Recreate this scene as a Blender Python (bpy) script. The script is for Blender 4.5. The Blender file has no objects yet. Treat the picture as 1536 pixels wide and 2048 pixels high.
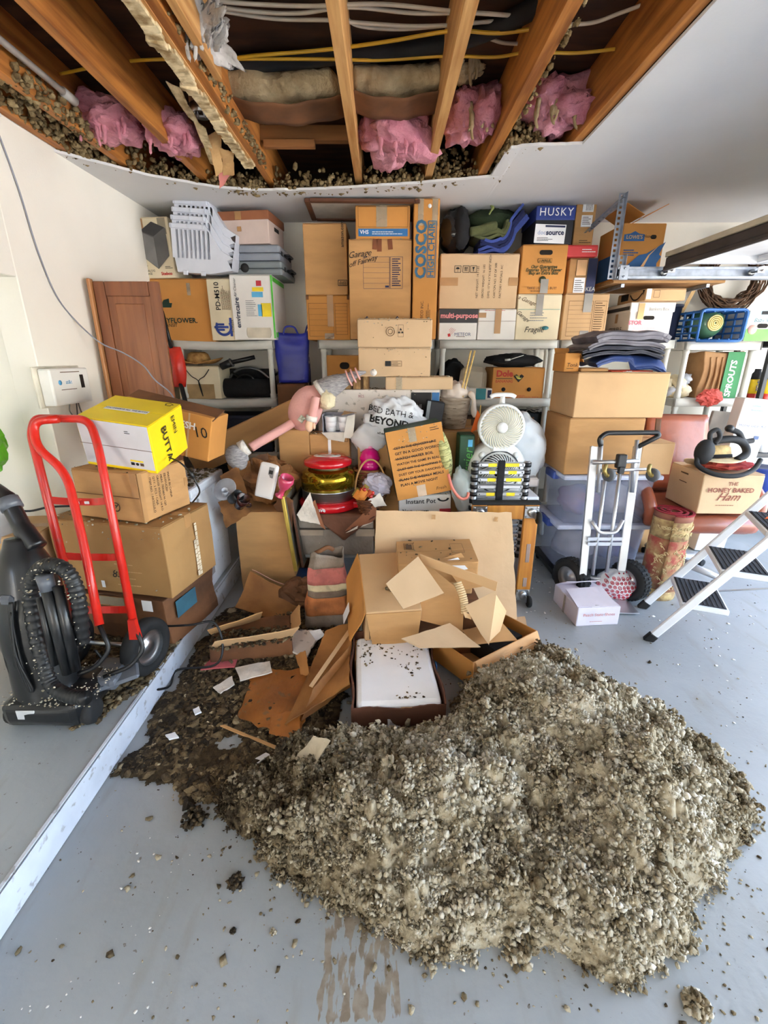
import bpy, bmesh, math, random
import numpy as np
from mathutils import Vector, Matrix, Euler, noise as mnoise
PI = math.pi
SC = bpy.context.scene
COL = SC.collection
# ------------------------------------------------------------------ camera, sky, sun, exposure
CAM_H, PITCH, FPX = 1.45, math.radians(18.8), 909.0
cd = bpy.data.cameras.new('camera'); cd.sensor_fit = 'HORIZONTAL'; cd.sensor_width = 36.0
cd.lens = FPX / 1536 * 36.0; cd.clip_start = 0.02
cam = bpy.data.objects.new('camera', cd); COL.objects.link(cam)
cam.location = (0, 0, CAM_H); cam.rotation_euler = (PI/2 - PITCH, 0, 0)
SC.camera = cam
world = bpy.data.worlds.new('sky'); SC.world = world; world.use_nodes = True
wn = world.node_tree.nodes; wl = world.node_tree.links
sky = wn.new('ShaderNodeTexSky'); sky.sky_type = 'NISHITA'; sky.sun_disc = False
sky.sun_elevation = math.radians(48); sky.sun_rotation = math.radians(20); sky.air_density = 1.0; sky.dust_density = 2.5
bgn = wn['Background']; bgn.inputs['Strength'].default_value = 1.0
wl.new(sky.outputs[0], bgn.inputs['Color'])
sd = bpy.data.lights.new('sun', 'SUN'); sd.energy = 11.0; sd.angle = math.radians(0.6); sd.color = (1.0, .97, .91)
sun = bpy.data.objects.new('sun', sd); COL.objects.link(sun); sun.location = (8, 10, 12)
sun.rotation_euler = Vector((-0.05, -0.62, -0.78)).to_track_quat('-Z', 'Y').to_euler()
pd = bpy.data.lights.new('door_portal', 'AREA'); pd.shape = 'RECTANGLE'; pd.size = 4.9; pd.size_y = 2.1; pd.cycles.is_portal = True
portal = bpy.data.objects.new('door_portal', pd); COL.objects.link(portal); portal.location = (4.32, 1.05, 1.05)
portal.rotation_euler = Vector((-1, 0, 0)).to_track_quat('-Z', 'Z').to_euler()
pd2 = pd.copy(); pd2.size = 2.9; portal2 = bpy.data.objects.new('added_opening_portal', pd2); COL.objects.link(portal2); portal2.location = (4.32, -3.15, 1.05); portal2.rotation_euler = portal.rotation_euler  # portal of an unseen second opening, added to brighten the front faces
SC.view_settings.view_transform = 'Standard'; SC.view_settings.look = 'None'
SC.view_settings.exposure = 1.6; SC.view_settings.gamma = 1.0; SC.view_settings.use_curve_mapping = False
SC.cycles.use_denoising = True
SC.cycles.max_bounces = 10; SC.cycles.diffuse_bounces = 6; SC.cycles.sample_clamp_indirect = 12
# ------------------------------------------------------------------ helpers
CP, SP = math.cos(PITCH), math.sin(PITCH)
def ray(px, py):
    a = (px-768)/FPX; b = (1024-py)/FPX
    return Vector((a, CP+b*SP, -SP+b*CP))
def aY(px, py, Y):
    r = ray(px, py); return Vector((0, 0, CAM_H)) + r*(Y/r.y)
def aZ(px, py, Z=0.0):
    r = ray(px, py); return Vector((0, 0, CAM_H)) + r*((Z-CAM_H)/r.z)
def aX(px, py, X):
    r = ray(px, py); return Vector((0, 0, CAM_H)) + r*(X/r.x)
def lin(c):
    return tuple(((v/255)/12.92 if v/255 <= .04045 else (((v/255)+.055)/1.055)**2.4) for v in c[:3]) + (1.0,)
MATS = {}
def mat(name, col, rough=.6, metal=0, var=.12, scale=6, bump=0.0, bscale=60, col2=None, coat=0, trans=0, alpha=1, stretch=None, emit=0, dirt=0):
    """procedural material: a base colour varied by noise, with optional fine relief and dirt specks"""
    if name in MATS: return MATS[name]
    m = bpy.data.materials.new(name); m.use_nodes = True; MATS[name] = m
    nt = m.node_tree; N = nt.nodes; L = nt.links; b = N['Principled BSDF']
    tc = N.new('ShaderNodeTexCoord'); mp = N.new('ShaderNodeMapping'); L.new(tc.outputs['Object'], mp.inputs[0])
    if stretch: mp.inputs['Scale'].default_value = stretch
    nz = N.new('ShaderNodeTexNoise'); nz.inputs['Scale'].default_value = scale; nz.inputs['Detail'].default_value = 5
    L.new(mp.outputs[0], nz.inputs['Vector'])
    rp = N.new('ShaderNodeValToRGB'); c = lin(col)
    c2 = lin(col2) if col2 else tuple(max(0, v*(1-var*2)) for v in c[:3]) + (1,)
    c1 = c if col2 else tuple(min(1, v*(1+var)) for v in c[:3]) + (1,)
    rp.color_ramp.elements[0].position = .32; rp.color_ramp.elements[0].color = c2
    rp.color_ramp.elements[1].position = .62; rp.color_ramp.elements[1].color = c1
    L.new(nz.outputs[0], rp.inputs[0]); out = rp.outputs[0]
    if dirt:
        n2 = N.new('ShaderNodeTexNoise'); n2.inputs['Scale'].default_value = 28; n2.inputs['Detail'].default_value = 6; L.new(mp.outputs[0], n2.inputs['Vector'])
        r2 = N.new('ShaderNodeValToRGB'); r2.color_ramp.elements[0].position = .60; r2.color_ramp.elements[1].position = .68
        L.new(n2.outputs[0], r2.inputs[0]); mx = N.new('ShaderNodeMix'); mx.data_type = 'RGBA'
        mu = N.new('ShaderNodeMath'); mu.operation = 'MULTIPLY'; mu.inputs[1].default_value = dirt; L.new(r2.outputs[0], mu.inputs[0])
        L.new(mu.outputs[0], mx.inputs['Factor']); L.new(out, mx.inputs[6]); mx.inputs[7].default_value = lin((105, 92, 70)); out = mx.outputs[2]
    L.new(out, b.inputs['Base Color'])
    b.inputs['Roughness'].default_value = rough; b.inputs['Metallic'].default_value = metal
    if coat: b.inputs['Coat Weight'].default_value = coat
    if trans: b.inputs['Transmission Weight'].default_value = trans
    if alpha < 1: b.inputs['Alpha'].default_value = alpha
    if emit: b.inputs['Emission Color'].default_value = c; b.inputs['Emission Strength'].default_value = emit
    if bump:
        n3 = N.new('ShaderNodeTexNoise'); n3.inputs['Scale'].default_value = bscale; n3.inputs['Detail'].default_value = 4; L.new(mp.outputs[0], n3.inputs['Vector'])
        bp = N.new('ShaderNodeBump'); bp.inputs['Strength'].default_value = bump; bp.inputs['Distance'].default_value = .01
        L.new(n3.outputs[0], bp.inputs['Height']); L.new(bp.outputs[0], b.inputs['Normal'])
    return m
def nvec(p, s=1.0, o=0.0):
    return mnoise.noise_vector(Vector((p[0]*s+o, p[1]*s+o*1.7, p[2]*s-o)))
def nval(p, s=1.0, o=0.0):
    return mnoise.noise(Vector((p[0]*s+o, p[1]*s+o*1.7, p[2]*s-o)))
class MB:
    """collects shapes and links them as ONE mesh object"""
    def __init__(self): self.v = []; self.f = []; self.s = []
    def add(self, vs, fs, smooth=False, M=None):
        k = len(self.v)
        self.v += [tuple(M @ Vector(v)) if M else tuple(v) for v in vs]
        self.f += [[i+k for i in f] for f in fs]; self.s += [smooth]*len(fs); return self
    def box(self, c, size, R=None, b=.002):
        hx, hy, hz = size[0]/2, size[1]/2, size[2]/2; b = min(b, hx*.9, hy*.9, hz*.9)
        ix = {}; vs = []
        for sx in (-1, 1):
            for sy in (-1, 1):
                for sz in (-1, 1):
                    for a in range(3):
                        p = [sx*(hx-b), sy*(hy-b), sz*(hz-b)]; p[a] = (sx*hx, sy*hy, sz*hz)[a]
                        ix[(sx, sy, sz, a)] = len(vs); vs.append(Vector(p))
        fs = []
        for a in range(3):
            o = [i for i in range(3) if i != a]
            for s in (-1, 1):
                q = []
                for (p, r) in ((-1, -1), (1, -1), (1, 1), (-1, 1)):
                    t = [0]*3; t[a] = s; t[o[0]] = p; t[o[1]] = r; q.append(ix[(*t, a)])
                fs.append(q if (s > 0) == (a != 1) else q[::-1])
        for a in range(3):
            o = [i for i in range(3) if i != a]
            for p in (-1, 1):
                for r in (-1, 1):
                    t0 = [0]*3; t1 = [0]*3; t0[a] = -1; t1[a] = 1
                    for t in (t0, t1): t[o[0]] = p; t[o[1]] = r
                    fs.append([ix[(*t0, o[0])], ix[(*t1, o[0])], ix[(*t1, o[1])], ix[(*t0, o[1])]])
        for sx in (-1, 1):
            for sy in (-1, 1):
                for sz in (-1, 1): fs.append([ix[(sx, sy, sz, a)] for a in range(3)])
        M = Matrix.Translation(Vector(c))
        if R is not None: M = M @ (R.to_matrix().to_4x4() if isinstance(R, Euler) else R.to_4x4())
        return self.add(vs, fs, False, M)
    def soft(self, w, d, h, n=6, amp=.003, bulge=0.0, seed=0, r=.006, c=(0, 0, 0)):
        """a carton body on z=0: subdivided, slightly dented, its edges rounded"""
        key = {}; vs = []; fs = []
        def vid(p):
            k = (round(p[0], 5), round(p[1], 5), round(p[2], 5))
            if k not in key: key[k] = len(vs); vs.append(p)
            return key[k]
        hs = (w/2, d/2, h/2)
        tt = [-1.0] + [-1 + 2*(i)/(n) for i in range(1, n)] + [1.0]
        for a in range(3):
            o = [i for i in range(3) if i != a]
            us = sorted(set([-1, 1] + tt + [-1+r/hs[o[0]], 1-r/hs[o[0]]])); vs_ = sorted(set([-1, 1] + tt + [-1+r/hs[o[1]], 1-r/hs[o[1]]]))
            for s in (-1, 1):
                for i in range(len(us)-1):
                    for j in range(len(vs_)-1):
                        q = []
                        for (u, v) in ((us[i], vs_[j]), (us[i+1], vs_[j]), (us[i+1], vs_[j+1]), (us[i], vs_[j+1])):
                            p = [0]*3; p[a] = s*hs[a]; p[o[0]] = u*hs[o[0]]; p[o[1]] = v*hs[o[1]]; q.append(vid(p))
                        fs.append(q if (s > 0) == (a != 1) else q[::-1])
        out = []
        for p in vs:
            q = [max(-hs[i]+r, min(hs[i]-r, p[i])) for i in range(3)]
            dv = Vector([p[i]-q[i] for i in range(3)]); L = dv.length
            nn = dv.normalized() if L > 1e-9 else Vector((0, 0, 0))
            g = Vector(q) + nn*r
            if bulge:
                k = [math.cos(p[i]/hs[i]*PI/2) for i in range(3)]
                for i in range(3):
                    if abs(abs(p[i])-hs[i]) < 1e-6 and abs(nn[i]) > .9:
                        o = [j for j in range(3) if j != i]; g[i] += math.copysign(bulge*k[o[0]]*k[o[1]], p[i])
            if amp: g += nvec(g, 6, seed)*amp
            if p[2] < -hs[2]+1e-6: g.z = -hs[2]
            out.append((g.x+c[0], g.y+c[1], g.z+hs[2]+c[2]))
        return self.add(out, fs, False)
    def tube(self, pts, r, n=8, closed=False, smooth=True, caps=True):
        pts = [Vector(p) for p in pts]; m = len(pts)
        rad = r if isinstance(r, (list, tuple)) else [r]*m
        vs = []; fs = []; up = None
        for i, p in enumerate(pts):
            t = (pts[(i+1) % m]-pts[i-1]) if closed else (pts[min(i+1, m-1)]-pts[max(i-1, 0)])
            t = t.normalized() if t.length > 1e-9 else Vector((0, 0, 1))
            if up is None: up = Vector((0, 0, 1)) if abs(t.z) < .9 else Vector((1, 0, 0))
            up = (up - t*up.dot(t)); up = up.normalized() if up.length > 1e-6 else t.orthogonal().normalized()
            sd_ = t.cross(up)
            for k in range(n):
                a = 2*PI*k/n; vs.append(p + (up*math.cos(a) + sd_*math.sin(a))*rad[i])
        for i in range(m if closed else m-1):
            j = (i+1) % m
            for k in range(n): fs.append([i*n+k, i*n+(k+1) % n, j*n+(k+1) % n, j*n+k])
        if caps and not closed: fs += [list(range(n))[::-1], [(m-1)*n+k for k in range(n)]]
        return self.add(vs, fs, smooth)
    def lathe(self, prof, n=24, M=None, smooth=True, closed=False):
        vs = []; fs = []; m = len(prof)
        for (r, z) in prof:
            for k in range(n): a = 2*PI*k/n; vs.append((r*math.cos(a), r*math.sin(a), z))
        for i in range(m if closed else m-1):
            j = (i+1) % m
            for k in range(n): fs.append([i*n+k, i*n+(k+1) % n, j*n+(k+1) % n, j*n+k])
        if not closed:
            if prof[0][0] > 1e-4: fs.append(list(range(n))[::-1])
            if prof[-1][0] > 1e-4: fs.append([(m-1)*n+k for k in range(n)])
        return self.add(vs, fs, smooth, M)
    def blob(self, c, rad, nu=16, nv=10, R=None, amp=0, ns=5, seed=0, fold=0, smooth=True):
        vs = []; fs = []
        for j in range(nv+1):
            th = PI*j/nv
            for i in range(nu):
                ph = 2*PI*i/nu
                p = Vector((math.sin(th)*math.cos(ph), math.sin(th)*math.sin(ph), math.cos(th)))
                k = 1.0
                if amp: k += amp*nval(p, ns, seed)
                if fold: k -= fold*abs(nval(p, ns*1.6, seed+7))
                vs.append(Vector((p.x*rad[0], p.y*rad[1], p.z*rad[2]))*k)
        for j in range(nv):
            for i in range(nu): fs.append([j*nu+i, (j+1)*nu+i, (j+1)*nu+(i+1) % nu, j*nu+(i+1) % nu])
        M = Matrix.Translation(Vector(c))
        if R is not None: M = M @ R.to_matrix().to_4x4()
        return self.add(vs, fs, smooth, M)
    def prism(self, poly, t, M=None, smooth=False):
        n = len(poly); vs = [(p[0], p[1], -t/2) for p in poly] + [(p[0], p[1], t/2) for p in poly]
        fs = [list(range(n))[::-1], list(range(n, 2*n))] + [[i, (i+1) % n, n+(i+1) % n, n+i] for i in range(n)]
        return self.add(vs, fs, smooth, M)
    def sheet(self, fn, nu, nv, t=.003, smooth=True):
        """surface fn(u,v) given a thickness"""
        P = [[Vector(fn(i/nu, j/nv)) for i in range(nu+1)] for j in range(nv+1)]
        vs = []; fs = []; W = nu+1; K = (nu+1)*(nv+1)
        nr = []
        for j in range(nv+1):
            for i in range(nu+1):
                du = P[j][min(i+1, nu)]-P[j][max(i-1, 0)]; dv = P[min(j+1, nv)][i]-P[max(j-1, 0)][i]
                n_ = du.cross(dv); nr.append(n_.normalized() if n_.length > 1e-12 else Vector((0, 0, 1)))
        flat = [P[j][i] for j in range(nv+1) for i in range(nu+1)]
        vs = [p+n_*t/2 for p, n_ in zip(flat, nr)] + [p-n_*t/2 for p, n_ in zip(flat, nr)]
        sm = []
        for j in range(nv):
            for i in range(nu):
                q = [j*W+i, j*W+i+1, (j+1)*W+i+1, (j+1)*W+i]; fs.append(q); fs.append([x+K for x in q[::-1]])
        k0 = len(fs)
        ring = [i for i in range(nu)] + [j*W+nu for j in range(nv)] + [nv*W+i for i in range(nu, 0, -1)] + [j*W for j in range(nv, 0, -1)]
        for a, b in zip(ring, ring[1:]+ring[:1]): fs.append([b, a, a+K, b+K])
        k = len(self.v)
        self.v += [tuple(v) for v in vs]; self.f += [[i+k for i in f] for f in fs]; self.s += [smooth]*k0 + [False]*(len(fs)-k0); return self
    def build(self, name, m, parent=None, loc=(0, 0, 0), rot=None):
        me = bpy.data.meshes.new(name); me.from_pydata(self.v, [], self.f)
        me.polygons.foreach_set('use_smooth', self.s)
        bm = bmesh.new(); bm.from_mesh(me); bmesh.ops.recalc_face_normals(bm, faces=bm.faces); bm.to_mesh(me); bm.free()
        if m is not None: me.materials.append(m)
        o = bpy.data.objects.new(name, me); COL.objects.link(o); o.location = loc
        if rot is not None: o.rotation_euler = rot
        if parent is not None: o.parent = parent
        return o
def tag(o, label=None, cat=None, group=None, kind=None):
    if label: o['label'] = label
    if cat: o['category'] = cat
    if group: o['group'] = group
    if kind: o['kind'] = kind
    return o
def thing(name, label, cat, loc=(0, 0, 0), rot=0, group=None):
    o = bpy.data.objects.new(name, None); COL.objects.link(o); o.empty_display_size = .05
    o.location = loc; o.rotation_euler = rot if isinstance(rot, (tuple, Euler)) else (0, 0, rot)
    return tag(o, label, cat, group)
def struct(name, mb, m, parent=None):
    o = mb.build(name, m, parent)
    if parent is None: o['kind'] = 'structure'
    return o
def dup(src, loc=None, rot=None, label=None, parent=None):
    c = src.copy(); COL.objects.link(c)
    if parent is not None: c.parent = parent
    if loc is not None: c.location = loc
    if rot is not None: c.rotation_euler = rot if isinstance(rot, (tuple, Euler)) else (0, 0, rot)
    if label: c['label'] = label
    for ch in list(src.children): dup(ch, parent=c)
    return c
def text_mesh(s, size, bold=0.0, shear=0.0, align='CENTER', spacing=1.0):
    cu = bpy.data.curves.new('lettering', 'FONT'); cu.body = s; cu.size = size; cu.align_x = align; cu.align_y = 'CENTER'
    cu.offset = bold*size; cu.shear = shear; cu.space_character = spacing; cu.resolution_u = 2
    ob = bpy.data.objects.new('lettering', cu); me = bpy.data.meshes.new_from_object(ob)
    bpy.data.objects.remove(ob); bpy.data.curves.remove(cu); return me
def basis(o, u, v):
    u = Vector(u).normalized(); n = u.cross(Vector(v)).normalized(); v = n.cross(u)
    M = Matrix((u, v, n)).transposed().to_4x4(); M.translation = Vector(o); return M
def put_text(parent, M, s, size, m, rot=0, name='lettering', **k):
    me = text_mesh(s, size, **k); me.materials.append(m); o = bpy.data.objects.new(name, me); COL.objects.link(o)
    o.parent = parent; o.matrix_local = M @ Matrix.Rotation(rot, 4, 'Z'); return o
# ---- colours
KRAFT = mat('kraft_card', (190, 144, 92), .82, var=.07, scale=3, bump=.12, bscale=25, stretch=(1, 1, 4))
KRAFT_L = mat('light_kraft_card', (204, 166, 121), .82, var=.06, scale=3, bump=.12, bscale=25)
KRAFT_O = mat('orange_kraft_card', (202, 140, 70), .82, var=.07, scale=3, bump=.1, bscale=25)
KRAFT_T = mat('tan_card', (204, 173, 136), .85, var=.05, scale=3, bump=.12, bscale=25)
KRAFT_D = mat('damp_or_shaded_card', (112, 72, 42), .75, var=.25, scale=5, bump=.25, bscale=20)  # real damp card; also painted shade on the low buried carton
KRAFT_W = mat('wet_stained_card', (176, 122, 66), .7, scale=4, col2=(120, 74, 34), bump=.2, bscale=20)
WCARD = mat('white_card', (228, 224, 218), .6, var=.04, scale=4)
CREAM = mat('cream_card', (226, 212, 180), .7, var=.05, scale=4)
INK = mat('black_ink', (28, 26, 26), .7, var=.02)
INKG = mat('faded_brown_ink', (96, 70, 46), .8, var=.05)
NAVY = mat('navy_ink', (34, 44, 82), .7, var=.03)
WHITE_P = mat('white_paper', (236, 236, 238), .6, var=.03)
TAPE = mat('tan_tape', (176, 132, 84), .35, var=.08, coat=.2)
TAPE_C = mat('clear_tape', (190, 176, 150), .25, var=.1, alpha=.45)
TAPE_G = mat('grey_tape', (150, 145, 138), .35, var=.1)
BLACKP = mat('black_plastic', (22, 22, 24), .42, var=.15)
BLACKF = mat('black_fabric', (20, 20, 23), .9, var=.25, bump=.3, bscale=40)
RUBBER = mat('black_rubber', (24, 24, 25), .8, var=.15, bump=.1)
STEEL = mat('brushed_steel', (190, 192, 194), .32, 1, var=.06, stretch=(1, 1, 20))
ALU = mat('aluminium', (205, 207, 212), .38, .9, var=.05)
RESIN = mat('grey_resin', (205, 204, 196), .55, var=.04)
WHITEPL = mat('white_plastic', (232, 231, 226), .4, var=.03)
DIRTY_W = mat('dirty_white_board', (226, 216, 206), .7, var=.05, dirt=.55)
HOLE = mat('hole_dark', (26, 19, 14), .9, var=.1)
# ---- cartons
class Carton:
    """a carton: dented body, closing flaps on top, tape; then labels and lettering on its faces"""
    def __init__(self, name, label, size, loc, rot=0, m=None, cat='box', group=None, tape='top', seed=None, amp=.0022, flaps=True, tapem=None, bulge=0.0):
        w, d, h = size; self.w, self.d, self.h = size; self.m = m or KRAFT
        Carton.n = getattr(Carton, 'n', 0) + 1; seed = Carton.n*1.37 if seed is None else seed
        b = MB(); b.soft(w, d, h - (.004 if flaps else 0), 5, amp, bulge, seed)
        o = b.build(name, self.m, None, loc, rot if isinstance(rot, (tuple, Euler)) else (0, 0, rot)); self.o = o
        tag(o, label, cat, group)
        if flaps:
            for s in (-1, 1):
                f = MB(); f.box((0, s*(d/4), h-.0015), (w-.004, d/2-.004, .003), b=.001); f.build('flap', self.m, o)
        if tape:
            f = MB(); f.box((0, 0, h+.0006), (w+.001, .05, .0008), b=.0002)
            for s in (-1, 1): f.box((s*(w/2+.0028), 0, h-.032), (.0008, .05, .066), b=.0002)
            f.build('tape', tapem or TAPE, o)
    def frame(self, face):
        w, d, h = self.w, self.d, self.h
        return {'front': ((0, -d/2, h/2), (1, 0, 0), (0, 0, 1), w, h), 'right': ((w/2, 0, h/2), (0, 1, 0), (0, 0, 1), d, h),
                'left': ((-w/2, 0, h/2), (0, -1, 0), (0, 0, 1), d, h), 'top': ((0, 0, h), (1, 0, 0), (0, 1, 0), w, d),
                'back': ((0, d/2, h/2), (-1, 0, 0), (0, 0, 1), w, h)}[face]
    def at(self, face, u, v, off=.0035):
        o, U, V, a, b = self.frame(face); U = Vector(U); V = Vector(V); n = U.cross(V)
        return basis(Vector(o) + U*((u-.5)*a) + V*((v-.5)*b) + n*off, U, V)
    def plate(self, face, u0, v0, u1, v1, m, name='label', t=.0012, off=.003, rot=0):
        _, _, _, a, b = self.frame(face); M = self.at(face, (u0+u1)/2, (v0+v1)/2, off)
        f = MB(); f.box((0, 0, 0), ((u1-u0)*a, (v1-v0)*b, t), b=.0003)
        o = f.build(name, m, self.o); o.matrix_local = M @ Matrix.Rotation(rot, 4, 'Z'); return o
    def text(self, face, u, v, s, size, m=None, rot=0, **k):
        return put_text(self.o, self.at(face, u, v, k.pop('off', .0046)), s, size*.64, m or INK, rot, **k)
    def lines(self, face, u0, v0, u1, v1, n, m=None, frac=.35, seed=1, name='printed_lines', vertical=False, off=.0042):
        """rows of small print as one flat mesh of word-length dashes"""
        rnd = random.Random(seed); _, _, _, a, b = self.frame(face); f = MB(); W = (u1-u0)*a; H = (v1-v0)*b
        A, B = (H, W) if vertical else (W, H)
        for i in range(n):
            y = B/2 - (i+.5)*B/n; x = -A/2; end = A/2*(rnd.uniform(.2, 1))
            while x < end:
                L = min(rnd.uniform(.03, .12)*A, end-x); q = (x+L/2, y)
                f.box((q[0], q[1], 0) if not vertical else (-q[1], q[0], 0), (L*.85, B/n*frac, .0006) if not vertical else (B/n*frac, L*.85, .0006), b=.0001); x += L
        o = f.build(name, m or INK, self.o); o.matrix_local = self.at(face, (u0+u1)/2, (v0+v1)/2, off); return o
    def frame_print(self, face, u0, v0, u1, v1, m=None, t=.002, rows=0, name='printed_frame', colx=None):
        _, _, _, a, b = self.frame(face); W = (u1-u0)*a; H = (v1-v0)*b; f = MB()
        for s in (-1, 1): f.box((0, s*H/2, 0), (W, t, .0006), b=.0001); f.box((s*W/2, 0, 0), (t, H, .0006), b=.0001)
        for i in range(rows): f.box((0, H/2-H*(i+1)/(rows+1), 0), (W, t*.6, .0006), b=.0001)
        if colx: f.box(((colx-.5)*W, 0, 0), (t, H, .0006), b=.0001)
        o = f.build(name, m or INK, self.o); o.matrix_local = self.at(face, (u0+u1)/2, (v0+v1)/2, .0042); return o
    def hole(self, face, u, v, w=.09, h=.03, m=None):
        """hand hole: a rounded dark recess with its cut rim"""
        pts = [(w/2-h/2 + h/2*math.cos(a), h/2*math.sin(a)) for a in [(-PI/2)+PI*i/8 for i in range(9)]] + [(-w/2+h/2 + h/2*math.cos(a), h/2*math.sin(a)) for a in [(PI/2)+PI*i/8 for i in range(9)]]
        f = MB(); f.prism(pts, .001); o = f.build('hand_hole', m or HOLE, self.o); o.matrix_local = self.at(face, u, v, .0032); return o
    def bar_tape(self, face, u, v0, v1, w=.05, m=None, vertical=True):
        _, _, _, a, b = self.frame(face)
        return self.plate(face, u-w/2/a, v0, u+w/2/a, v1, m or TAPE, 'tape', .0006, .0045) if vertical else self.plate(face, v0, u-w/2/b, v1, u+w/2/b, m or TAPE, 'tape', .0006, .0045)
def fbox(name, label, x0, y0, x1, y1, Y, d, z=None, roll=0, rz=0, **k):
    """a carton whose front face fills the pixel rectangle when it stands at depth Y"""
    ym = (y0+y1)/2; A = aY(x0, ym, Y); B = aY(x1, ym, Y); z1 = aY(0, y0, Y).z; z0 = aY(0, y1, Y).z if z is None else z
    w = B.x-A.x; h = z1-z0; xc = (A.x+B.x)/2
    off = Vector((0, d/2, 0)); off.rotate(Euler((0, 0, rz)))
    return Carton(name, label, (w, d, h), (xc+off.x, Y+off.y, z0), (0, roll, rz) if roll else rz, **k)
def bil(c):
    c = [Vector(p) for p in c]
    return lambda u, v: (c[0]*(1-u)+c[1]*u)*(1-v) + (c[3]*(1-u)+c[2]*u)*v
def sheet4(mb, c, n=10, t=.004, amp=.006, ns=7, seed=0, torn=0.0, bend=0.0, m=None):
    """a piece of card or paper through four corners: wavy, bent, its border torn"""
    f = bil(c); c = [Vector(p) for p in c]; nrm = (c[1]-c[0]).cross(c[3]-c[0]).normalized(); ctr = sum(c, Vector())/4
    def g(u, v):
        p = f(u, v); p = p + nrm*(nval(p, ns, seed)*amp) + nrm*bend*(math.sin(u*PI)*math.sin(v*PI))
        if torn:
            e = min(u, v, 1-u, 1-v)
            if e < 1e-6:
                q = (p-ctr).normalized(); p = p - q*torn*(.5+.9*nval(p, 22, seed+3)+.5*nval(p, 60, seed))
        return p
    return mb.sheet(g, n, m or n, t, smooth=False)
def arc(c, r, a0, a1, n, plane='xz'):
    out = []
    for i in range(n+1):
        a = a0+(a1-a0)*i/n; p = [c[0], c[1], c[2]]; ax = {'xz': (0, 2), 'xy': (0, 1), 'yz': (1, 2)}[plane]
        p[ax[0]] += r*math.cos(a); p[ax[1]] += r*math.sin(a); out.append(Vector(p))
    return out
def fillet(pts, r, n=5):
    """round the corners of a polyline"""
    P = [Vector(p) for p in pts]; out = [P[0]]
    for i in range(1, len(P)-1):
        a = (P[i-1]-P[i]); b = (P[i+1]-P[i]); k = min(r, a.length*.45, b.length*.45)
        A = P[i]+a.normalized()*k; B = P[i]+b.normalized()*k
        for j in range(n+1):
            t = j/n; out.append(A*(1-t)**2 + P[i]*2*t*(1-t) + B*t*t)
    return out+[P[-1]]
def smoothp(pts, n=6):
    P = [Vector(p) for p in pts]; out = []
    for i in range(len(P)-1):
        p0 = P[max(i-1, 0)]; p1 = P[i]; p2 = P[i+1]; p3 = P[min(i+2, len(P)-1)]
        for j in range(n):
            t = j/n; out.append(.5*((2*p1)+(-p0+p2)*t+(2*p0-5*p1+4*p2-p3)*t*t+(-p0+3*p1-3*p2+p3)*t**3))
    return out+[P[-1]]
def ico(sub=1):
    bm = bmesh.new(); bmesh.ops.create_icosphere(bm, subdivisions=sub, radius=1); bm.verts.ensure_lookup_table()
    V = np.array([v.co[:] for v in bm.verts], dtype=np.float32); F = np.array([[v.index for v in f.verts] for f in bm.faces], dtype=np.int32); bm.free(); return V, F
ICO = {1: ico(1), 2: ico(2), 3: ico(3)}
def lumps(name, pts, sizes, tint, m, parent=None, sub=1, rough=.35, flat=1.0, seed=0, smooth=True, ax0=.65, ax1=1.35):
    """many fibrous clods joined into one mesh; a point attribute holds each clod's own shade"""
    rs = np.random.RandomState(seed); V, F = ICO[sub]; n = len(pts); k = len(V)
    pts = np.asarray(pts, np.float32); sizes = np.asarray(sizes, np.float32)
    rad = 1 + rs.uniform(-rough, rough, (n, k, 1)).astype(np.float32)
    ax = rs.uniform(ax0, ax1, (n, 1, 3)).astype(np.float32); ax[:, :, 2] *= flat
    th = rs.uniform(0, 2*PI, n); c_, s_ = np.cos(th), np.sin(th); R = np.zeros((n, 3, 3), np.float32)
    R[:, 0, 0] = c_; R[:, 0, 1] = -s_; R[:, 1, 0] = s_; R[:, 1, 1] = c_; R[:, 2, 2] = 1
    X = (V[None]*rad)*ax; X = np.einsum('nij,nkj->nki', R, X)*sizes[:, None, None] + pts[:, None, :]
    Fa = (F[None] + (np.arange(n)*k)[:, None, None]).reshape(-1, 3)
    return np_mesh(name, X.reshape(-1, 3), Fa, np.repeat(np.asarray(tint, np.float32), k), m, parent, smooth)
def np_mesh(name, X, Fa, tint, m, parent=None, smooth=True):
    me = bpy.data.meshes.new(name); me.vertices.add(len(X)); me.vertices.foreach_set('co', np.ascontiguousarray(X, np.float32).ravel())
    nf = len(Fa); c = Fa.shape[1]; me.loops.add(nf*c); me.loops.foreach_set('vertex_index', np.ascontiguousarray(Fa, np.int32).ravel())
    me.polygons.add(nf); me.polygons.foreach_set('loop_start', np.arange(0, nf*c, c, dtype=np.int32))
    me.polygons.foreach_set('use_smooth', np.full(nf, smooth, dtype=bool)); me.update(calc_edges=True)
    if tint is not None:
        at = me.attributes.new('tint', 'FLOAT', 'POINT'); at.data.foreach_set('value', np.ascontiguousarray(tint, np.float32))
    me.materials.append(m); o = bpy.data.objects.new(name, me); COL.objects.link(o)
    if parent is not None: o.parent = parent
    return o
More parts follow.
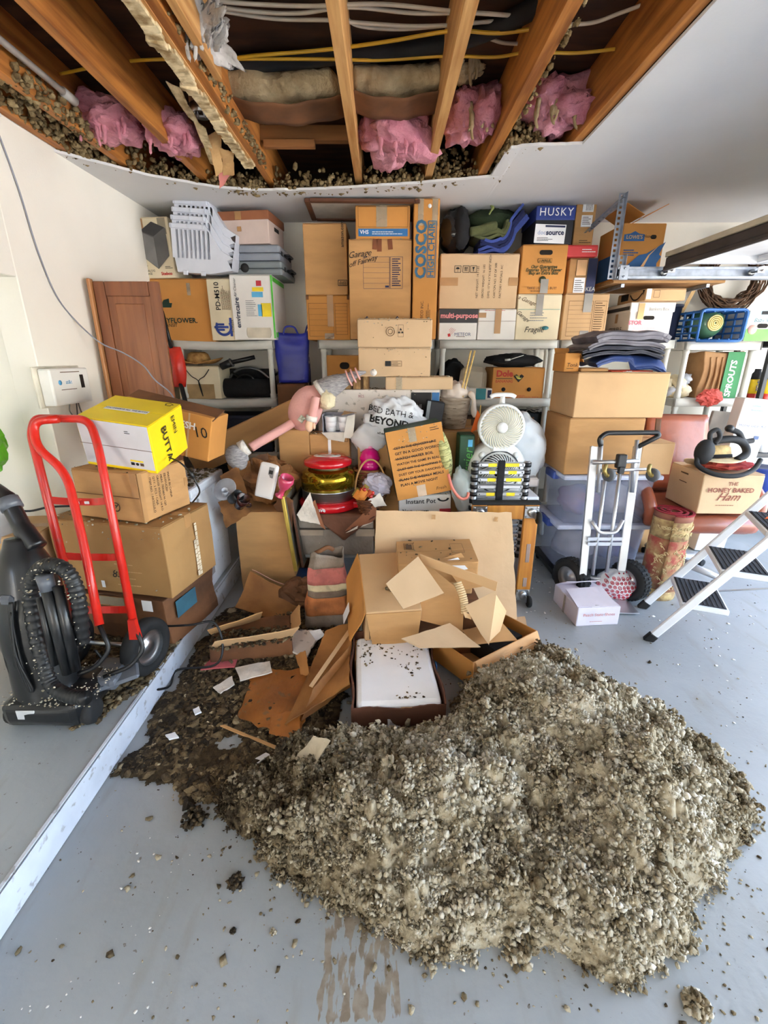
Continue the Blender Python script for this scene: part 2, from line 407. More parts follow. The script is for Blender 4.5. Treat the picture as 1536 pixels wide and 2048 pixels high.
def fibre(name, stops, rough=.95, bump=.6, bscale=160, spec=.2):
    """loose-fill colour: the tint attribute plus fine noise runs along a ramp"""
    m = bpy.data.materials.new(name); m.use_nodes = True; nt = m.node_tree; N = nt.nodes; L = nt.links; b = N['Principled BSDF']
    at = N.new('ShaderNodeAttribute'); at.attribute_name = 'tint'; tc = N.new('ShaderNodeTexCoord')
    nz = N.new('ShaderNodeTexNoise'); nz.inputs['Scale'].default_value = 55; nz.inputs['Detail'].default_value = 6; L.new(tc.outputs['Object'], nz.inputs['Vector'])
    ad = N.new('ShaderNodeMath'); ad.operation = 'MULTIPLY_ADD'; L.new(nz.outputs[0], ad.inputs[0]); ad.inputs[1].default_value = .8; L.new(at.outputs['Fac'], ad.inputs[2])
    su = N.new('ShaderNodeMath'); su.operation = 'SUBTRACT'; L.new(ad.outputs[0], su.inputs[0]); su.inputs[1].default_value = .4
    rp = N.new('ShaderNodeValToRGB'); L.new(su.outputs[0], rp.inputs[0])
    while len(rp.color_ramp.elements) < len(stops): rp.color_ramp.elements.new(.5)
    for e, (p, c) in zip(rp.color_ramp.elements, stops): e.position = p; e.color = lin(c)
    L.new(rp.outputs[0], b.inputs['Base Color']); b.inputs['Roughness'].default_value = rough; b.inputs['Specular IOR Level'].default_value = spec
    n3 = N.new('ShaderNodeTexNoise'); n3.inputs['Scale'].default_value = bscale; n3.inputs['Detail'].default_value = 3; L.new(tc.outputs['Object'], n3.inputs['Vector'])
    bp = N.new('ShaderNodeBump'); bp.inputs['Strength'].default_value = bump; bp.inputs['Distance'].default_value = .006; L.new(n3.outputs[0], bp.inputs['Height']); L.new(bp.outputs[0], b.inputs['Normal'])
    return m
WOOL = fibre('cellulose_wool', [(0, (60, 48, 33)), (.3, (120, 105, 80)), (.62, (172, 160, 136)), (1, (206, 198, 182))])
WETWOOL = fibre('wet_cellulose', [(0, (42, 33, 22)), (.4, (86, 70, 48)), (.75, (126, 108, 78)), (1, (176, 160, 130))], rough=.7)
# ------------------------------------------------------------------ the setting
XL, XR, YB, YF, ZC = -1.69, 4.3, 4.1, -4.8, 2.45
WALLM = mat('cream_wall_paint', (240, 236, 225), .7, var=.02, scale=2, bump=.06, bscale=90)
CEILM = mat('white_ceiling_paint', (222, 222, 222), .8, var=.02, scale=2, bump=.05, bscale=90)
def floor_mat():
    m = bpy.data.materials.new('painted_concrete'); m.use_nodes = True; nt = m.node_tree; N = nt.nodes; L = nt.links; b = N['Principled BSDF']
    tc = N.new('ShaderNodeTexCoord')
    def nz(sc, det=6, stretch=None):
        n = N.new('ShaderNodeTexNoise'); n.inputs['Scale'].default_value = sc; n.inputs['Detail'].default_value = det
        if stretch:
            mp = N.new('ShaderNodeMapping'); mp.inputs['Scale'].default_value = stretch; mp.inputs['Rotation'].default_value = (0, 0, -.5); L.new(tc.outputs['Object'], mp.inputs[0]); L.new(mp.outputs[0], n.inputs['Vector'])
        else: L.new(tc.outputs['Object'], n.inputs['Vector'])
        return n
    def ramp(src, p0, c0, p1, c1):
        r = N.new('ShaderNodeValToRGB'); r.color_ramp.elements[0].position = p0; r.color_ramp.elements[0].color = c0; r.color_ramp.elements[1].position = p1; r.color_ramp.elements[1].color = c1
        L.new(src, r.inputs[0]); return r.outputs[0]
    def mix(f, a, c):
        x = N.new('ShaderNodeMix'); x.data_type = 'RGBA'; L.new(f, x.inputs['Factor']); L.new(a, x.inputs[6])
        if isinstance(c, tuple): x.inputs[7].default_value = c
        else: L.new(c, x.inputs[7])
        return x.outputs[2]
    K0, K1 = (0, 0, 0, 1), (1, 1, 1, 1)
    base = ramp(nz(1.6).outputs[0], .3, lin((147, 151, 152)), .7, lin((164, 169, 172)))
    c = mix(ramp(nz(5, 8, (3, .8, 1)).outputs[0], .56, K0, .74, (.55, .55, .55, 1)), base, lin((140, 138, 128)))
    c = mix(ramp(nz(60, 3).outputs[0], .70, K0, .73, (.7, .7, .7, 1)), c, lin((96, 84, 64)))
    # worn patch where the paint has peeled to bare concrete, under the front edge of the pile
    sx = N.new('ShaderNodeSeparateXYZ'); L.new(tc.outputs['Object'], sx.inputs[0])
    def window(o, c0, hw):
        a = N.new('ShaderNodeMath'); a.operation = 'SUBTRACT'; L.new(o, a.inputs[0]); a.inputs[1].default_value = c0
        d = N.new('ShaderNodeMath'); d.operation = 'ABSOLUTE'; L.new(a.outputs[0], d.inputs[0])
        s = N.new('ShaderNodeMapRange'); s.inputs['From Min'].default_value = hw; s.inputs['From Max'].default_value = hw*.7; L.new(d.outputs[0], s.inputs['Value']); return s.outputs[0]
    w1 = window(sx.outputs['X'], -.06, .13); w2 = window(sx.outputs['Y'], .74, .17)
    mm = N.new('ShaderNodeMath'); mm.operation = 'MULTIPLY'; L.new(w1, mm.inputs[0]); L.new(w2, mm.inputs[1])
    pn = nz(22, 5, (2.2, .6, 1)); ad = N.new('ShaderNodeMath'); ad.operation = 'MULTIPLY'; L.new(pn.outputs[0], ad.inputs[0]); L.new(mm.outputs[0], ad.inputs[1])
    c = mix(ramp(ad.outputs[0], .47, K0, .50, K1), c, ramp(nz(30).outputs[0], .4, lin((128, 116, 100)), .6, lin((150, 140, 126))))
    L.new(c, b.inputs['Base Color']); b.inputs['Roughness'].default_value = .42
    L.new(ramp(nz(7).outputs[0], .3, (.3, .3, .3, 1), .7, (.55, .55, .55, 1)), b.inputs['Roughness'])
    bp = N.new('ShaderNodeBump'); bp.inputs['Strength'].default_value = .12; bp.inputs['Distance'].default_value = .01; L.new(nz(40).outputs[0], bp.inputs['Height']); L.new(bp.outputs[0], b.inputs['Normal'])
    return m
FLOORM = floor_mat()
f = MB(); f.box(((XL+XR)/2-.6, (YF+YB)/2, -.05), (XR-XL+1.8, YB-YF+.4, .1), b=.001); struct('floor', f, FLOORM)
STEPX = -1.012
f = MB(); f.box(((STEPX-2.9)/2, (YF+YB)/2, .06), (2.9+STEPX, YB-YF, .12), b=.008)
stp = struct('floor_step', f, FLOORM); stp['kind'] = 'structure'
f = MB(); f.box((STEPX+.003, (YF+YB)/2, .058), (.006, YB-YF, .112), b=.002); f.box((STEPX-.004, (YF+YB)/2, .1212), (.012, YB-YF, .0025), b=.001)
struct('step_edging', f, mat('pale_step_paint', (206, 212, 222), .45, var=.05, scale=9, dirt=.5), stp)
f = MB(); f.box(((-2.9+XR)/2, YB+.06, 1.25), (XR+2.9, .12, 2.5), b=.001); struct('wall_back', f, WALLM)
f = MB(); f.box((XL-.07, (2.33+YB)/2, 1.3), (.14, YB-2.33, 2.6), b=.004)
f.box((XL-.07, (2.33+YF)/2, 2.2), (.14, 2.33-YF, .8), b=.004); struct('wall_left', f, WALLM)
f = MB(); f.box((-2.30, 2.42, 1.25), (1.2, .14, 2.5), b=.004); f.box((-2.86, (YF+2.35)/2, 1.25), (.1, 2.35-YF, 2.5), b=.004)
struct('wall_recess', f, WALLM)
f = MB(); f.box((-2.25, 2.34, .165), (1.15, .016, .09), b=.003); struct('baseboard_recess', f, mat('white_trim', (226, 222, 212), .5, var=.03))
f = MB(); f.box((XR+.06, (3.5+YB)/2, 1.25), (.12, YB-3.5, 2.5), b=.002); f.box((XR+.06, -1.55, 1.25), (.12, .3, 2.5), b=.002); f.box((XR+.06, YF+.1, 1.25), (.12, .2, 2.5), b=.002)
f.box((XR+.06, 1.05, 2.31), (.12, 4.9, .38), b=.002); f.box((XR+.06, -3.15, 2.31), (.12, 2.9, .38), b=.002); struct('wall_right', f, WALLM)  # the opening behind the camera is added for its light
f = MB(); f.box(((-2.9+XR)/2, YF-.06, 1.25), (XR+2.9, .12, 2.5), b=.001); struct('wall_front', f, WALLM)
f = MB(); f.box((19.3, 1, -.06), (30, 60, .1), b=.001); struct('ground', f, mat('driveway_concrete', (196, 190, 178), .9, var=.06, scale=3))
# ceiling drywall: three sheets round the torn opening
EDGE = [(-1.69, 2.80), (-1.59, 2.88), (-1.34, 3.08), (-1.02, 3.235), (-.76, 3.27), (-.45, 3.25), (-.2, 3.22), (.24, 3.175), (.45, 3.15), (.69, 3.13), (.694, 2.98), (.62, 2.82), (.64, 2.76), (.80, 2.735), (.9855, 2.725)]
JX1 = .985
ceil = MB(); ceil.box(((JX1+XR)/2, (YF+YB)/2, ZC+.0065), (XR-JX1, YB-YF, .013), b=.001)
ceil.box(((XL+JX1)/2, (YF+.2)/2, ZC+.0065), (JX1-XL, .2-YF, .013), b=.001)
ceil.box((-2.28, .1, ZC+.0065), (1.2, 4.7, .013), b=.001)
rows = []
rnd = random.Random(4)
pts = []
for i in range(len(EDGE)-1):
    (x0, y0), (x1, y1) = EDGE[i], EDGE[i+1]; n = max(2, int(math.hypot(x1-x0, y1-y0)/.025))
    for k in range(n): t = k/n; pts.append((x0+(x1-x0)*t, y0+(y1-y0)*t))
pts.append(EDGE[-1])
NV = 10
top = []; 
for (x, y) in pts:
    j = nval((x*9, y*9, 0), 1.3)*.012 + nval((x*40, y*40, 0), 1)*.006
    y0 = y + j; sag = .036*max(0, 1-((x+.5)/1.25)**2) if x < .69 else 0
    row = []
    for v in range(NV+1):
        t = v/NV; yy = y0 + (YB-y0)*t; s = sag*(1-t)**1.6
        row.append((x + (0 if y > 3.1 or v == 0 else 0), yy, ZC-s))
    rows.append(row)
vs = []; fs = []
W = NV+1
for row in rows: vs += row
K = len(vs); vs += [(x, y, z+.013) for (x, y, z) in vs]
for i in range(len(rows)-1):
    for v in range(NV):
        q = [i*W+v, i*W+v+1, (i+1)*W+v+1, (i+1)*W+v]; fs.append(q); fs.append([a+K for a in q[::-1]])
    fs.append([i*W, (i+1)*W, (i+1)*W+K, i*W+K])
ceil.add(vs, fs, False)
CEIL = struct('ceiling', ceil, CEILM)
# attic above: joists, floor sheathing, header, blocking
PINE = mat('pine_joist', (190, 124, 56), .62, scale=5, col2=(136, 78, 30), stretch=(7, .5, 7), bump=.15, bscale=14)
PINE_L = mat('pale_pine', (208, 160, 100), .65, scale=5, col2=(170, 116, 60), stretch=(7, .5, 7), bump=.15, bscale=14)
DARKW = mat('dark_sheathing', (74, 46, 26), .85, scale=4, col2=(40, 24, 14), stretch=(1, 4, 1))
JH = .235
def joist(x, y0, y1, w=.04, m=PINE, z=ZC+.013, h=JH, s=0):
    f = MB(); n = 14
    for a in range(1):
        f.soft(w, y1-y0, h, 3, .0025, 0, s+x, r=.004, c=(x, (y0+y1)/2, z))
    return f.build('joist', m, CEIL)
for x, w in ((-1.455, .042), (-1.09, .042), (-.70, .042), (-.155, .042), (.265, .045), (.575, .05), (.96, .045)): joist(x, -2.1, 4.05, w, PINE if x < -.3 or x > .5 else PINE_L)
joist(-1.66, -2.1, 4.05, .05, PINE)
joist(1.45, 0, 4.0); joist(-.64, -2.1, 2.2, .03, PINE_L)
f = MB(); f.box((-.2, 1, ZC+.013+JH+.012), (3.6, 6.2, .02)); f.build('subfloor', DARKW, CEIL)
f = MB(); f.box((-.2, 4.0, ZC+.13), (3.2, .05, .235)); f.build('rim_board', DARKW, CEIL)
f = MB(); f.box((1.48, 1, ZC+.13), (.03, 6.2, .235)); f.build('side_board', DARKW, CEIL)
f = MB(); f.box((-.43, 3.05, ZC+.165), (.50, .05, .07)); f.box((-.52, 3.02, ZC+.11), (.28, .04, .035)); f.build('blocking', mat('blocking_wood', (150, 98, 52), .7, scale=4, stretch=(.6, 6, 6)), CEIL)
f = MB(); f.tube([(-.70, 2.93, ZC+.225), (-.16, 2.93, ZC+.222), (.28, 2.92, ZC+.222)], .009, 8); o = f.build('copper_pipe', mat('copper', (190, 104, 52), .4, .8, var=.1), CEIL)
# pale strip of drywall and furring hanging along the third joist
f = MB()
for k in range(60):
    y = 1.0 + k*.034; w = .05+.02*nval((0, y, 0), 5); q = nval((3, y, 0), 11)
    f.box((-.752-.02*q, y, ZC+.004-.01*abs(q)), (w+.025*abs(q), .035, .012+.008*abs(q)), Euler((.2*q, .3*q, .2*q)), b=.002)
f.build('torn_drywall_strip', mat('torn_drywall_paper', (226, 206, 164), .9, col2=(150, 122, 80), scale=26, bump=.7, bscale=30), CEIL)
f = MB(); f.soft(.04, 1.75, .04, 4, .004, 0, 3, c=(-.735, 2.05, ZC+.01)); f.build('furring_strip', PINE_L, CEIL)
# ------------------------------------------------------------------ plastic shelving along the back wall
LV = (1.572, 1.147, .722, .297)
def shelf_unit(x0, x1, label, y0=3.63, d=.43, levels=LV, sag=0.0):
    t = thing('plastic_shelving_unit', label, 'shelf', ((x0+x1)/2, y0+d/2, 0), 0, 'plastic shelving units along the back wall'); w = x1-x0
    for z in levels:
        f = MB()
        f.sheet(lambda u, v: (-w/2+.005+u*(w-.01), -d/2+.005+v*(d-.01), z-.008-sag*math.sin(u*PI)), 12, 2, .014)
        for s in (-1, 1):
            f.sheet(lambda u, v: (-w/2+u*w, s*(d/2-.006), z-.06*v-sag*math.sin(u*PI)), 12, 1, .012)
            f.box((s*(w/2-.006), 0, z-.03), (.012, d, .06), b=.003)
        f.build('shelf_board', RESIN, t)
    zz = sorted(levels)
    lo = [0]+zz[:-1]
    for sx in (-1, 1):
        for sy in (-1, 1):
            for a, b in zip(lo, zz):
                f = MB(); f.lathe([(.019, a), (.024, a+.002), (.024, a+.03), (.02, a+.04), (.02, b-.09), (.024, b-.08), (.024, b-.055)], 12, Matrix.Translation((sx*(w/2-.038), sy*(d/2-.038), 0))); f.build('post', RESIN, t)
    return t
U1 = shelf_unit(-1.585, -.828, 'grey plastic shelving unit behind the leaning wooden door', sag=.012)
U2 = shelf_unit(-.497, .375, 'grey plastic shelving unit carrying the tall narrow high chair box')
U3 = shelf_unit(.408, 1.31, 'grey plastic shelving unit with the banana box on its second shelf')
U4 = shelf_unit(1.32, 2.19, 'grey plastic shelving unit with folded tarps under its top shelf')
U5 = shelf_unit(2.23, 2.80, 'white plastic shelving unit carrying the blue crate beside the black rack', y0=3.58, levels=(1.56, 1.15, .70, .27))
TOP = 1.573
G1 = 'cartons on top of the shelving units'
# -- first unit, top
b = fbox('moving_carton', 'brown moving carton with dark green lettering behind the leaning wooden door', 304, 557, 424, 677, 3.64, .42, z=TOP-.012, m=KRAFT_O, tape=None)
b.text('front', .40, .34, 'MAYFLOWER.', .075, mat('green_ink', (24, 52, 40), .7), bold=.02); b.text('front', .25, .265, 'TRANSIT', .05, mat('green_ink', (24, 52, 40), .7))
b.plate('front', .62, .74, .68, .93, TAPE_C, 'tape')
f = MB(); f.prism([(-.03, 0), (.03, 0), (.04, .03), (.02, .03), (.02, .06), (-.02, .05), (-.04, .02)], .001); o = f.build('ship_emblem', mat('green_ink', (24, 52, 40), .7), b.o); o.matrix_local = b.at('front', .26, .55)
MAY = b
b = fbox('electronics_carton', 'tall narrow cream carton with a blue audio emblem and model number', 418, 557, 470, 676, 3.60, .34, z=TOP-.004, m=CREAM, tape=None)
b.text('front', .38, .72, 'PD-M510', .075, INK, PI/2, bold=.015); b.lines('front', .5, .5, .85, .93, 9, INKG, vertical=True, seed=3)
f = MB(); f.tube([(math.cos(a)*.046, math.sin(a)*.046, 0) for a in [-PI*.32 - (PI*1.36)*i/20 for i in range(21)]], .009, 6); f.tube([(0, -.03, 0), (0, .06, 0)], .008, 6)
for s in (-1, 1): f.box((s*.038, -.046, 0), (.034, .016, .004)); f.box((s*.016, .02, 0), (.012, .05, .004))
o = f.build('audio_emblem', mat('blue_print', (38, 62, 140), .6), b.o); o.matrix_local = b.at('front', .5, .22) @ Matrix.Diagonal((1.15, 1.15, .12, 1)) @ Matrix.Rotation(PI/2, 4, 'Z')
b.text('front', .86, .24, 'PIONEER', .034, INK, PI/2)
b = fbox('air_cleaner_carton', 'white and green air cleaner carton with blue and yellow stickers at the shelf end', 463, 549, 548, 674, 3.58, .42, z=TOP, m=WCARD, tape=None)
b.text('front', .14, .42, 'enviracaire', .072, mat('dark_blue_print', (26, 40, 70), .6), PI/2, bold=.02)
b.text('front', .12, .80, 'Air Cleaner', .04, INK, PI/2, shear=.3)
b.plate('front', .955, .02, .998, .99, mat('green_print', (84, 190, 60), .5), 'green_band')
b.plate('right', .0, .9, .9, .97, mat('green_print', (84, 190, 60), .5), 'green_band'); b.plate('right', .02, .04, .98, .12, mat('green_print', (84, 190, 60), .5), 'green_band')
b.plate('front', .62, .83, .74, .91, mat('red_sticker', (196, 50, 62), .6), 'sticker'); b.plate('front', .52, .75, .78, .81, mat('yellow_sticker', (244, 214, 40), .6), 'sticker')
b.plate('front', .5, .66, .76, .74, mat('blue_sticker', (90, 176, 220), .6), 'sticker'); b.plate('front', .7, .36, .93, .57, mat('yellow_sticker', (244, 214, 40), .6), 'sticker'); b.plate('front', .62, .37, .72, .55, mat('blue_sticker', (90, 176, 220), .6), 'sticker')
b.lines('front', .34, .36, .62, .62, 9, mat('grey_print', (150, 150, 150), .7), seed=8)
f = MB(); f.lathe([(.02, 0), (.085, 0), (.09, .02), (.09, .05), (.08, .07), (.0, .07)], 20); o = f.build('printed_cleaner', mat('beige_print', (206, 196, 176), .6), b.o); o.matrix_local = b.at('front', .6, .12, .0032) @ Matrix.Diagonal((1, 1, .01, 1)) @ Matrix.Rotation(PI/2, 4, 'X') @ Matrix.Translation((0, 0, -.03))
ENV = b
b = fbox('catalog_case_carton', 'cream carton printed with a grey catalog case in the corner by the left wall', 271, 434, 345, 554, 3.64, .30, z=MAY.o.location.z+MAY.h+.002, m=CREAM, tape=None, roll=-.03)
f = MB(); f.prism([(-.09, .10), (0, .155), (.09, .115), (.09, -.06), (0, -.14), (-.085, -.07)], .001); o = f.build('printed_case', mat('case_print', (96, 94, 92), .6), b.o); o.matrix_local = b.at('front', .56, .52)
f = MB(); f.prism([(-.088, .095), (0, .148), (.085, .112), (.0, .06)], .001); o = f.build('printed_case_opening', mat('case_print_dark', (58, 56, 56), .6), b.o); o.matrix_local = b.at('front', .56, .53, .0048)
f = MB(); f.prism([(-.088, .095), (0, .055), (0, -.135), (-.083, -.07)], .001); o = f.build('printed_case_side', mat('case_print_lit', (126, 124, 122), .6), b.o); o.matrix_local = b.at('front', .56, .52, .0046)
b.text('front', .28, .10, 'CATALOG\nCASE', .03, INK, bold=.01); b.text('front', .76, .07, 'Stebco', .045, mat('red_print', (190, 34, 36), .6), bold=.03)
b.plate('front', .15, .74, .33, .98, TAPE, 'tape'); b.plate('front', .72, .72, .93, .98, TAPE_C, 'tape'); b.lines('front', .74, .15, .96, .2, 2, INK)
b.lines('front', .06, .2, .4, .22, 1, INKG)
CAT = b
# four nested bins standing on end
BINM = mat('pale_grey_bin', (208, 212, 222), .45, var=.03)
def make_bin():
    t = thing('stacking_bin', 'x', 'bin')
    f = MB(); W, H = .30, .34
    ol = [(-.17, .155), (.075, .155), (.185, 0.0), (.27, -.045), (.26, -.12), (.10, -.15), (-.14, -.15)]
    # face with eight slots
    xs = [-.135+.032*i for i in range(8)]
    f.prism([(-.17, .155), (.075, .155), (.10, .12), (-.168, .12)], .006)
    f.prism([(-.155, -.06), (.23, -.06), (.26, -.12), (.10, -.15), (-.14, -.15)], .006)
    f.prism([(.108, .12), (.185, 0), (.27, -.045), (.23, -.06), (.108, -.06)], .006)
    prev = -.168
    for x in xs: f.prism([(prev, .12), (x, .12), (x, -.06), (prev+.013*0, -.06)], .006); prev = x+.017
    f.prism([(prev, .12), (.108, .12), (.108, -.06), (prev, -.06)], .006)
    f.build('slotted_face', BINM, t, rot=(PI/2, 0, 0))
    g = MB()
    for (p, q) in zip(ol, ol[1:]+ol[:1]):
        p3 = [Vector((p[0], 0, p[1])), Vector((q[0], 0, q[1])), Vector((q[0]*1.0, .27, q[1]+.02)), Vector((p[0], .27, p[1]+.02))]
        if p == ol[0]: continue
        sheet4(g, p3, 2, .005, 0)
    g.build('side_walls', BINM, t)
    r = MB(); r.box((-.05, -.006, .14), (.25, .012, .03), b=.003)
    for x in (-.16, -.04, .065): r.box((x, -.011, .14), (.008, .012, .03), b=.002)
    r.build('ribbed_rim', BINM, t)
    for x in (-.08, .05): r = MB(); r.box((x, -.008, -.155), (.035, .014, .03), b=.004); r.build('foot_tab', BINM, t)
    return t
b0 = make_bin(); sc_ = .92
zb = MAY.o.location.z+MAY.h+.145
bl = ['frontmost pale grey plastic bin with eight slots, nested in three others', 'second pale grey plastic bin of the nested set from the front', 'third pale grey plastic bin of the nested set from the front', 'rearmost and highest pale grey plastic bin of the nested set']
P0 = aY(392, 508, 3.50)
for i in range(4):
    o = b0 if i == 0 else dup(b0)
    o['label'] = bl[i]; o['group'] = 'nested grey plastic bins'
    o.location = (P0.x+.006*i, P0.y+.022*i, zb + .052*i + .012); o.rotation_euler = (0, .06, 0); o.scale = (.93, .93, .95)
# two grey cases and a file box
GREYC = mat('grey_hard_case', (134, 140, 150), .5, var=.05); GREYD = mat('grey_green_case', (120, 128, 132), .5, var=.06)
def hard_case(name, label, w, d, h, loc, m, rz=0):
    t = thing(name, label, 'case', loc, rz)
    f = MB(); f.soft(w, d, h*.5, 4, .001, 0, 1, r=.018); f.build('lower_shell', m, t)
    f = MB(); f.soft(w, d, h*.49, 4, .001, 0, 2, r=.018, c=(0, 0, h*.505)); f.build('upper_shell', m, t)
    f = MB(); f.tube(fillet([(w/2+.002, -.06, h*.5), (w/2+.035, -.06, h*.5), (w/2+.035, .06, h*.5), (w/2+.002, .06, h*.5)], .02), .008, 8); f.build('handle', BLACKP, t)
    for s in (-1, 1): f = MB(); f.box((w/2+.001, s*.12, h*.5), (.006, .03, .03)); f.build('latch', BLACKP, t)
    return t
e0 = ENV.o.location
p = aY(506, 540, 3.62); zt = TOP+ENV.h+.004
c1 = hard_case('flat_carton', 'flat grey green case with a round dark emblem under the grey hard case', .40, .40, .092, (p.x+.02, 3.62+.21, zt), GREYD, -.05)
f = MB(); f.lathe([(.03, 0), (.03, .002), (.0, .002)], 20); f.build('round_emblem', INK, c1, (-.07, -.203, .046), (PI/2, 0, 0))
c2 = hard_case('hard_case', 'grey plastic hard case lying flat under the brown lidded file box', .405, .36, .10, (p.x+.005, 3.62+.19, zt+.094), GREYC, -.05)
p = aY(487, 465, 3.62)
t = thing('file_box', 'dusty pink file box with a brown lid, highest box by the left corner', 'box', (p.x, 3.62+.17, zt+.197), -.12)
PINKC = mat('faded_pink_card', (206, 186, 176), .8, var=.05)
f = MB(); f.soft(.40, .32, .17, 4, .002, 0, 4); f.build('body', PINKC, t)
f = MB(); f.soft(.415, .335, .055, 4, .002, 0, 5, c=(0, 0, .145)); f.build('lid', mat('brown_lid', (150, 92, 60), .75, var=.08), t)
f = MB(); f.box((-.01, -.1705, .17), (.045, .003, .05)); f.box((-.01, -.166, .09), (.03, .003, .03)); f.build('tape', TAPE, t)
f = MB(); f.box((.2025, .0, .11), (.003, .09, .025), b=.001); f.build('hand_hole', HOLE, t)
# -- first unit, second shelf
z2 = LV[1]-.005
b = fbox('stained_cream_box', 'stained cream box under the straw hat on the left shelving unit', 356, 732, 440, 795, 3.66, .3, z=z2, m=CREAM, tape=None); b.plate('front', .15, .0, .85, .45, mat('brown_stain_card', (168, 140, 98), .8, scale=8), 'stain_patch')
f = MB()
for s in (-1, 1): f.tube(smoothp([(s*.09, -.154, .22), (s*.05, -.156, .17), (0, -.156, .13), (.02, -.156, .02)]), .003, 6)
f.build('chin_cord', BLACKF, b.o)
STRAW = mat('straw', (206, 160, 96), .8, scale=30, col2=(160, 112, 58), bump=.5, bscale=70)
t = thing('straw_hat', 'straw hat with curled brim resting on the stained cream box', 'hat', (b.o.location.x-.03, 3.79, z2+b.h+.004), .2)
f = MB(); f.sheet(lambda u, v: ((.085+v*.10)*math.cos(u*2*PI), (.07+v*.09)*math.sin(u*2*PI), .012+.045*v*v*abs(math.cos(u*2*PI))), 32, 5, .004); f.build('brim', STRAW, t)
f = MB(); f.lathe([(.092, .01), (.088, .05), (.075, .085), (.05, .10), (.02, .088), (0, .08)], 24, Matrix.Diagonal((1, .85, 1, 1))); f.build('crown', STRAW, t)
p = aY(487, 775, 3.68)
t = thing('black_roll_bag', 'black cylindrical fabric bag on the second shelf of the left unit', 'bag', (p.x, 3.78, z2))
f = MB(); f.tube([(-.235, 0, .075), (-.22, 0, .075), (0, 0, .078), (.22, 0, .075), (.235, 0, .075)], [.05, .072, .074, .072, .05], 14); f.build('body', BLACKF, t)
f = MB(); f.tube(arc((0, -.02, .1), .08, .3, 2.8, 10), .007, 6); f.build('strap', BLACKP, t)
t = thing('folding_chair_frame', 'grey bent tube frame of a folding chair above the black roll bag', 'chair', (p.x, 3.9, z2+.02))
f = MB(); f.tube(fillet([(-.25, 0, 0), (-.12, 0, .20), (.06, 0, .21), (.24, 0, .05)], .1), .011, 8); f.build('bent_tube', mat('grey_tube', (120, 122, 122), .4, .5), t)
f = MB(); f.tube(fillet([(-.14, -.02, .17), (-.02, -.02, .085), (.10, -.02, .085), (.24, -.02, .17)], .05), .009, 8); f.build('cross_tube', mat('dark_tube', (60, 62, 62), .4, .5), t)
f = MB(); f.soft(.40, .03, .15, 4, .004, 0, 3, c=(0, .03, .05)); f.build('fabric_back', BLACKF, t)
t = thing('vacuum_wand', 'black vacuum wand lying across the left unit near the straw hat', 'vacuum attachment', tuple(aY(455, 728, 3.66)), 0)
f = MB(); f.tube([(-.05, 0, -.02), (0, 0, 0), (.03, 0, .01)], [.026, .028, .03], 12); f.tube([(.03, 0, .01), (.20, .05, .05)], .016, 10); f.build('wand', BLACKP, t)
f = MB(); f.tube([(.028, 0, .009), (.036, 0, .013)], .033, 12); f.build('collar', mat('dark_grey_plastic', (70, 70, 72), .4), t)
# -- between first and second unit
p0, p1 = aY(553, 768, 3.60), aY(609, 768, 3.60)
bt = Carton('tall_carton', 'plain tall brown carton holding up the shiny blue shopping bag', (p1.x-p0.x+.0, .35, p0.z), ((p0.x+p1.x)/2, 3.78, 0), 0, KRAFT_D)
t = thing('blue_shopping_bag', 'shiny dark blue shopping bag standing between two shelving units', 'bag', ((p0.x+p1.x)/2+.01, 3.74, p0.z+.006))
BLUEB = mat('blue_nonwoven', (34, 44, 150), .4, var=.12, scale=8, bump=.35, bscale=9)
def bagwall(u, v):
    a = u*2*PI; w = .118+.012*v; d = .085; e = .35
    x = math.copysign(abs(math.cos(a))**e, math.cos(a))*w; y = math.copysign(abs(math.sin(a))**e, math.sin(a))*d
    n_ = nvec((x, y, v*.4), 9, 2)*.016*(.3+v); return (x+n_.x, y+n_.y, v*.375 + (.02*math.sin(a*2+1)*v))
f = MB(); f.sheet(bagwall, 40, 14, .002); f.box((0, 0, .004), (.22, .15, .006)); f.build('body', BLUEB, t)
f = MB(); f.tube(smoothp([(-.05, -.088, .35), (-.03, -.09, .40), (.03, -.08, .40), (.06, -.088, .35)]), .007, 6); f.build('handle', BLUEB, t); f = MB(); f.tube(smoothp([(.09, .05, .36), (.11, .05, .42), (.115, .02, .40)]), .006, 6); f.build('handle', BLUEB, t)
f = MB()
for k in range(4): f.box((.121, -.02+.002*k, .10+.05*k), (.002, .03, .02))
f.build('white_print', WHITE_P, t)
# -- second unit and the tower of cartons
b = fbox('file_carton', 'small brown storage carton under the tall plain carton, bottom of the left tower', 614, 590, 700, 681, 3.62, .40, z=TOP, m=KRAFT_O, tape=None)
b.frame_print('front', .05, .08, .62, .82, INKG, rows=5); b.frame_print('front', .66, .12, .94, .82, INKG, rows=8); f_ = b.bar_tape('front', .55, .3, 1, .045, TAPE); b.plate('front', .4, .02, .62, .15, TAPE_C, 'tape')
b.plate('front', -.005, .9, .06, 1.0, KRAFT_D, 'corner_tab'); b.plate('front', .94, .9, 1.005, 1.0, KRAFT_D, 'corner_tab')
a2 = fbox('tall_plain_carton', 'tall plain brown carton with black lettering down its upper right edge', 608, 446, 694, 590, 3.62, .40, z=TOP+b.h+.002, m=KRAFT, tape=None)
a2.text('front', .90, .85, 'amazon.com', .05, INK, PI/2, bold=.012); a2.frame_print('front', .78, .13, .99, .21, INK, t=.004); a2.lines('front', .8, .14, .97, .2, 6, INK, vertical=True, frac=.5)
big = fbox('attic_storage_carton', 'large brown carton with handwritten marker notes and a printed form, centre of the shelf', 699, 478, 822, 690, 3.46, .42, z=TOP, m=KRAFT, tape=None, amp=.0035)
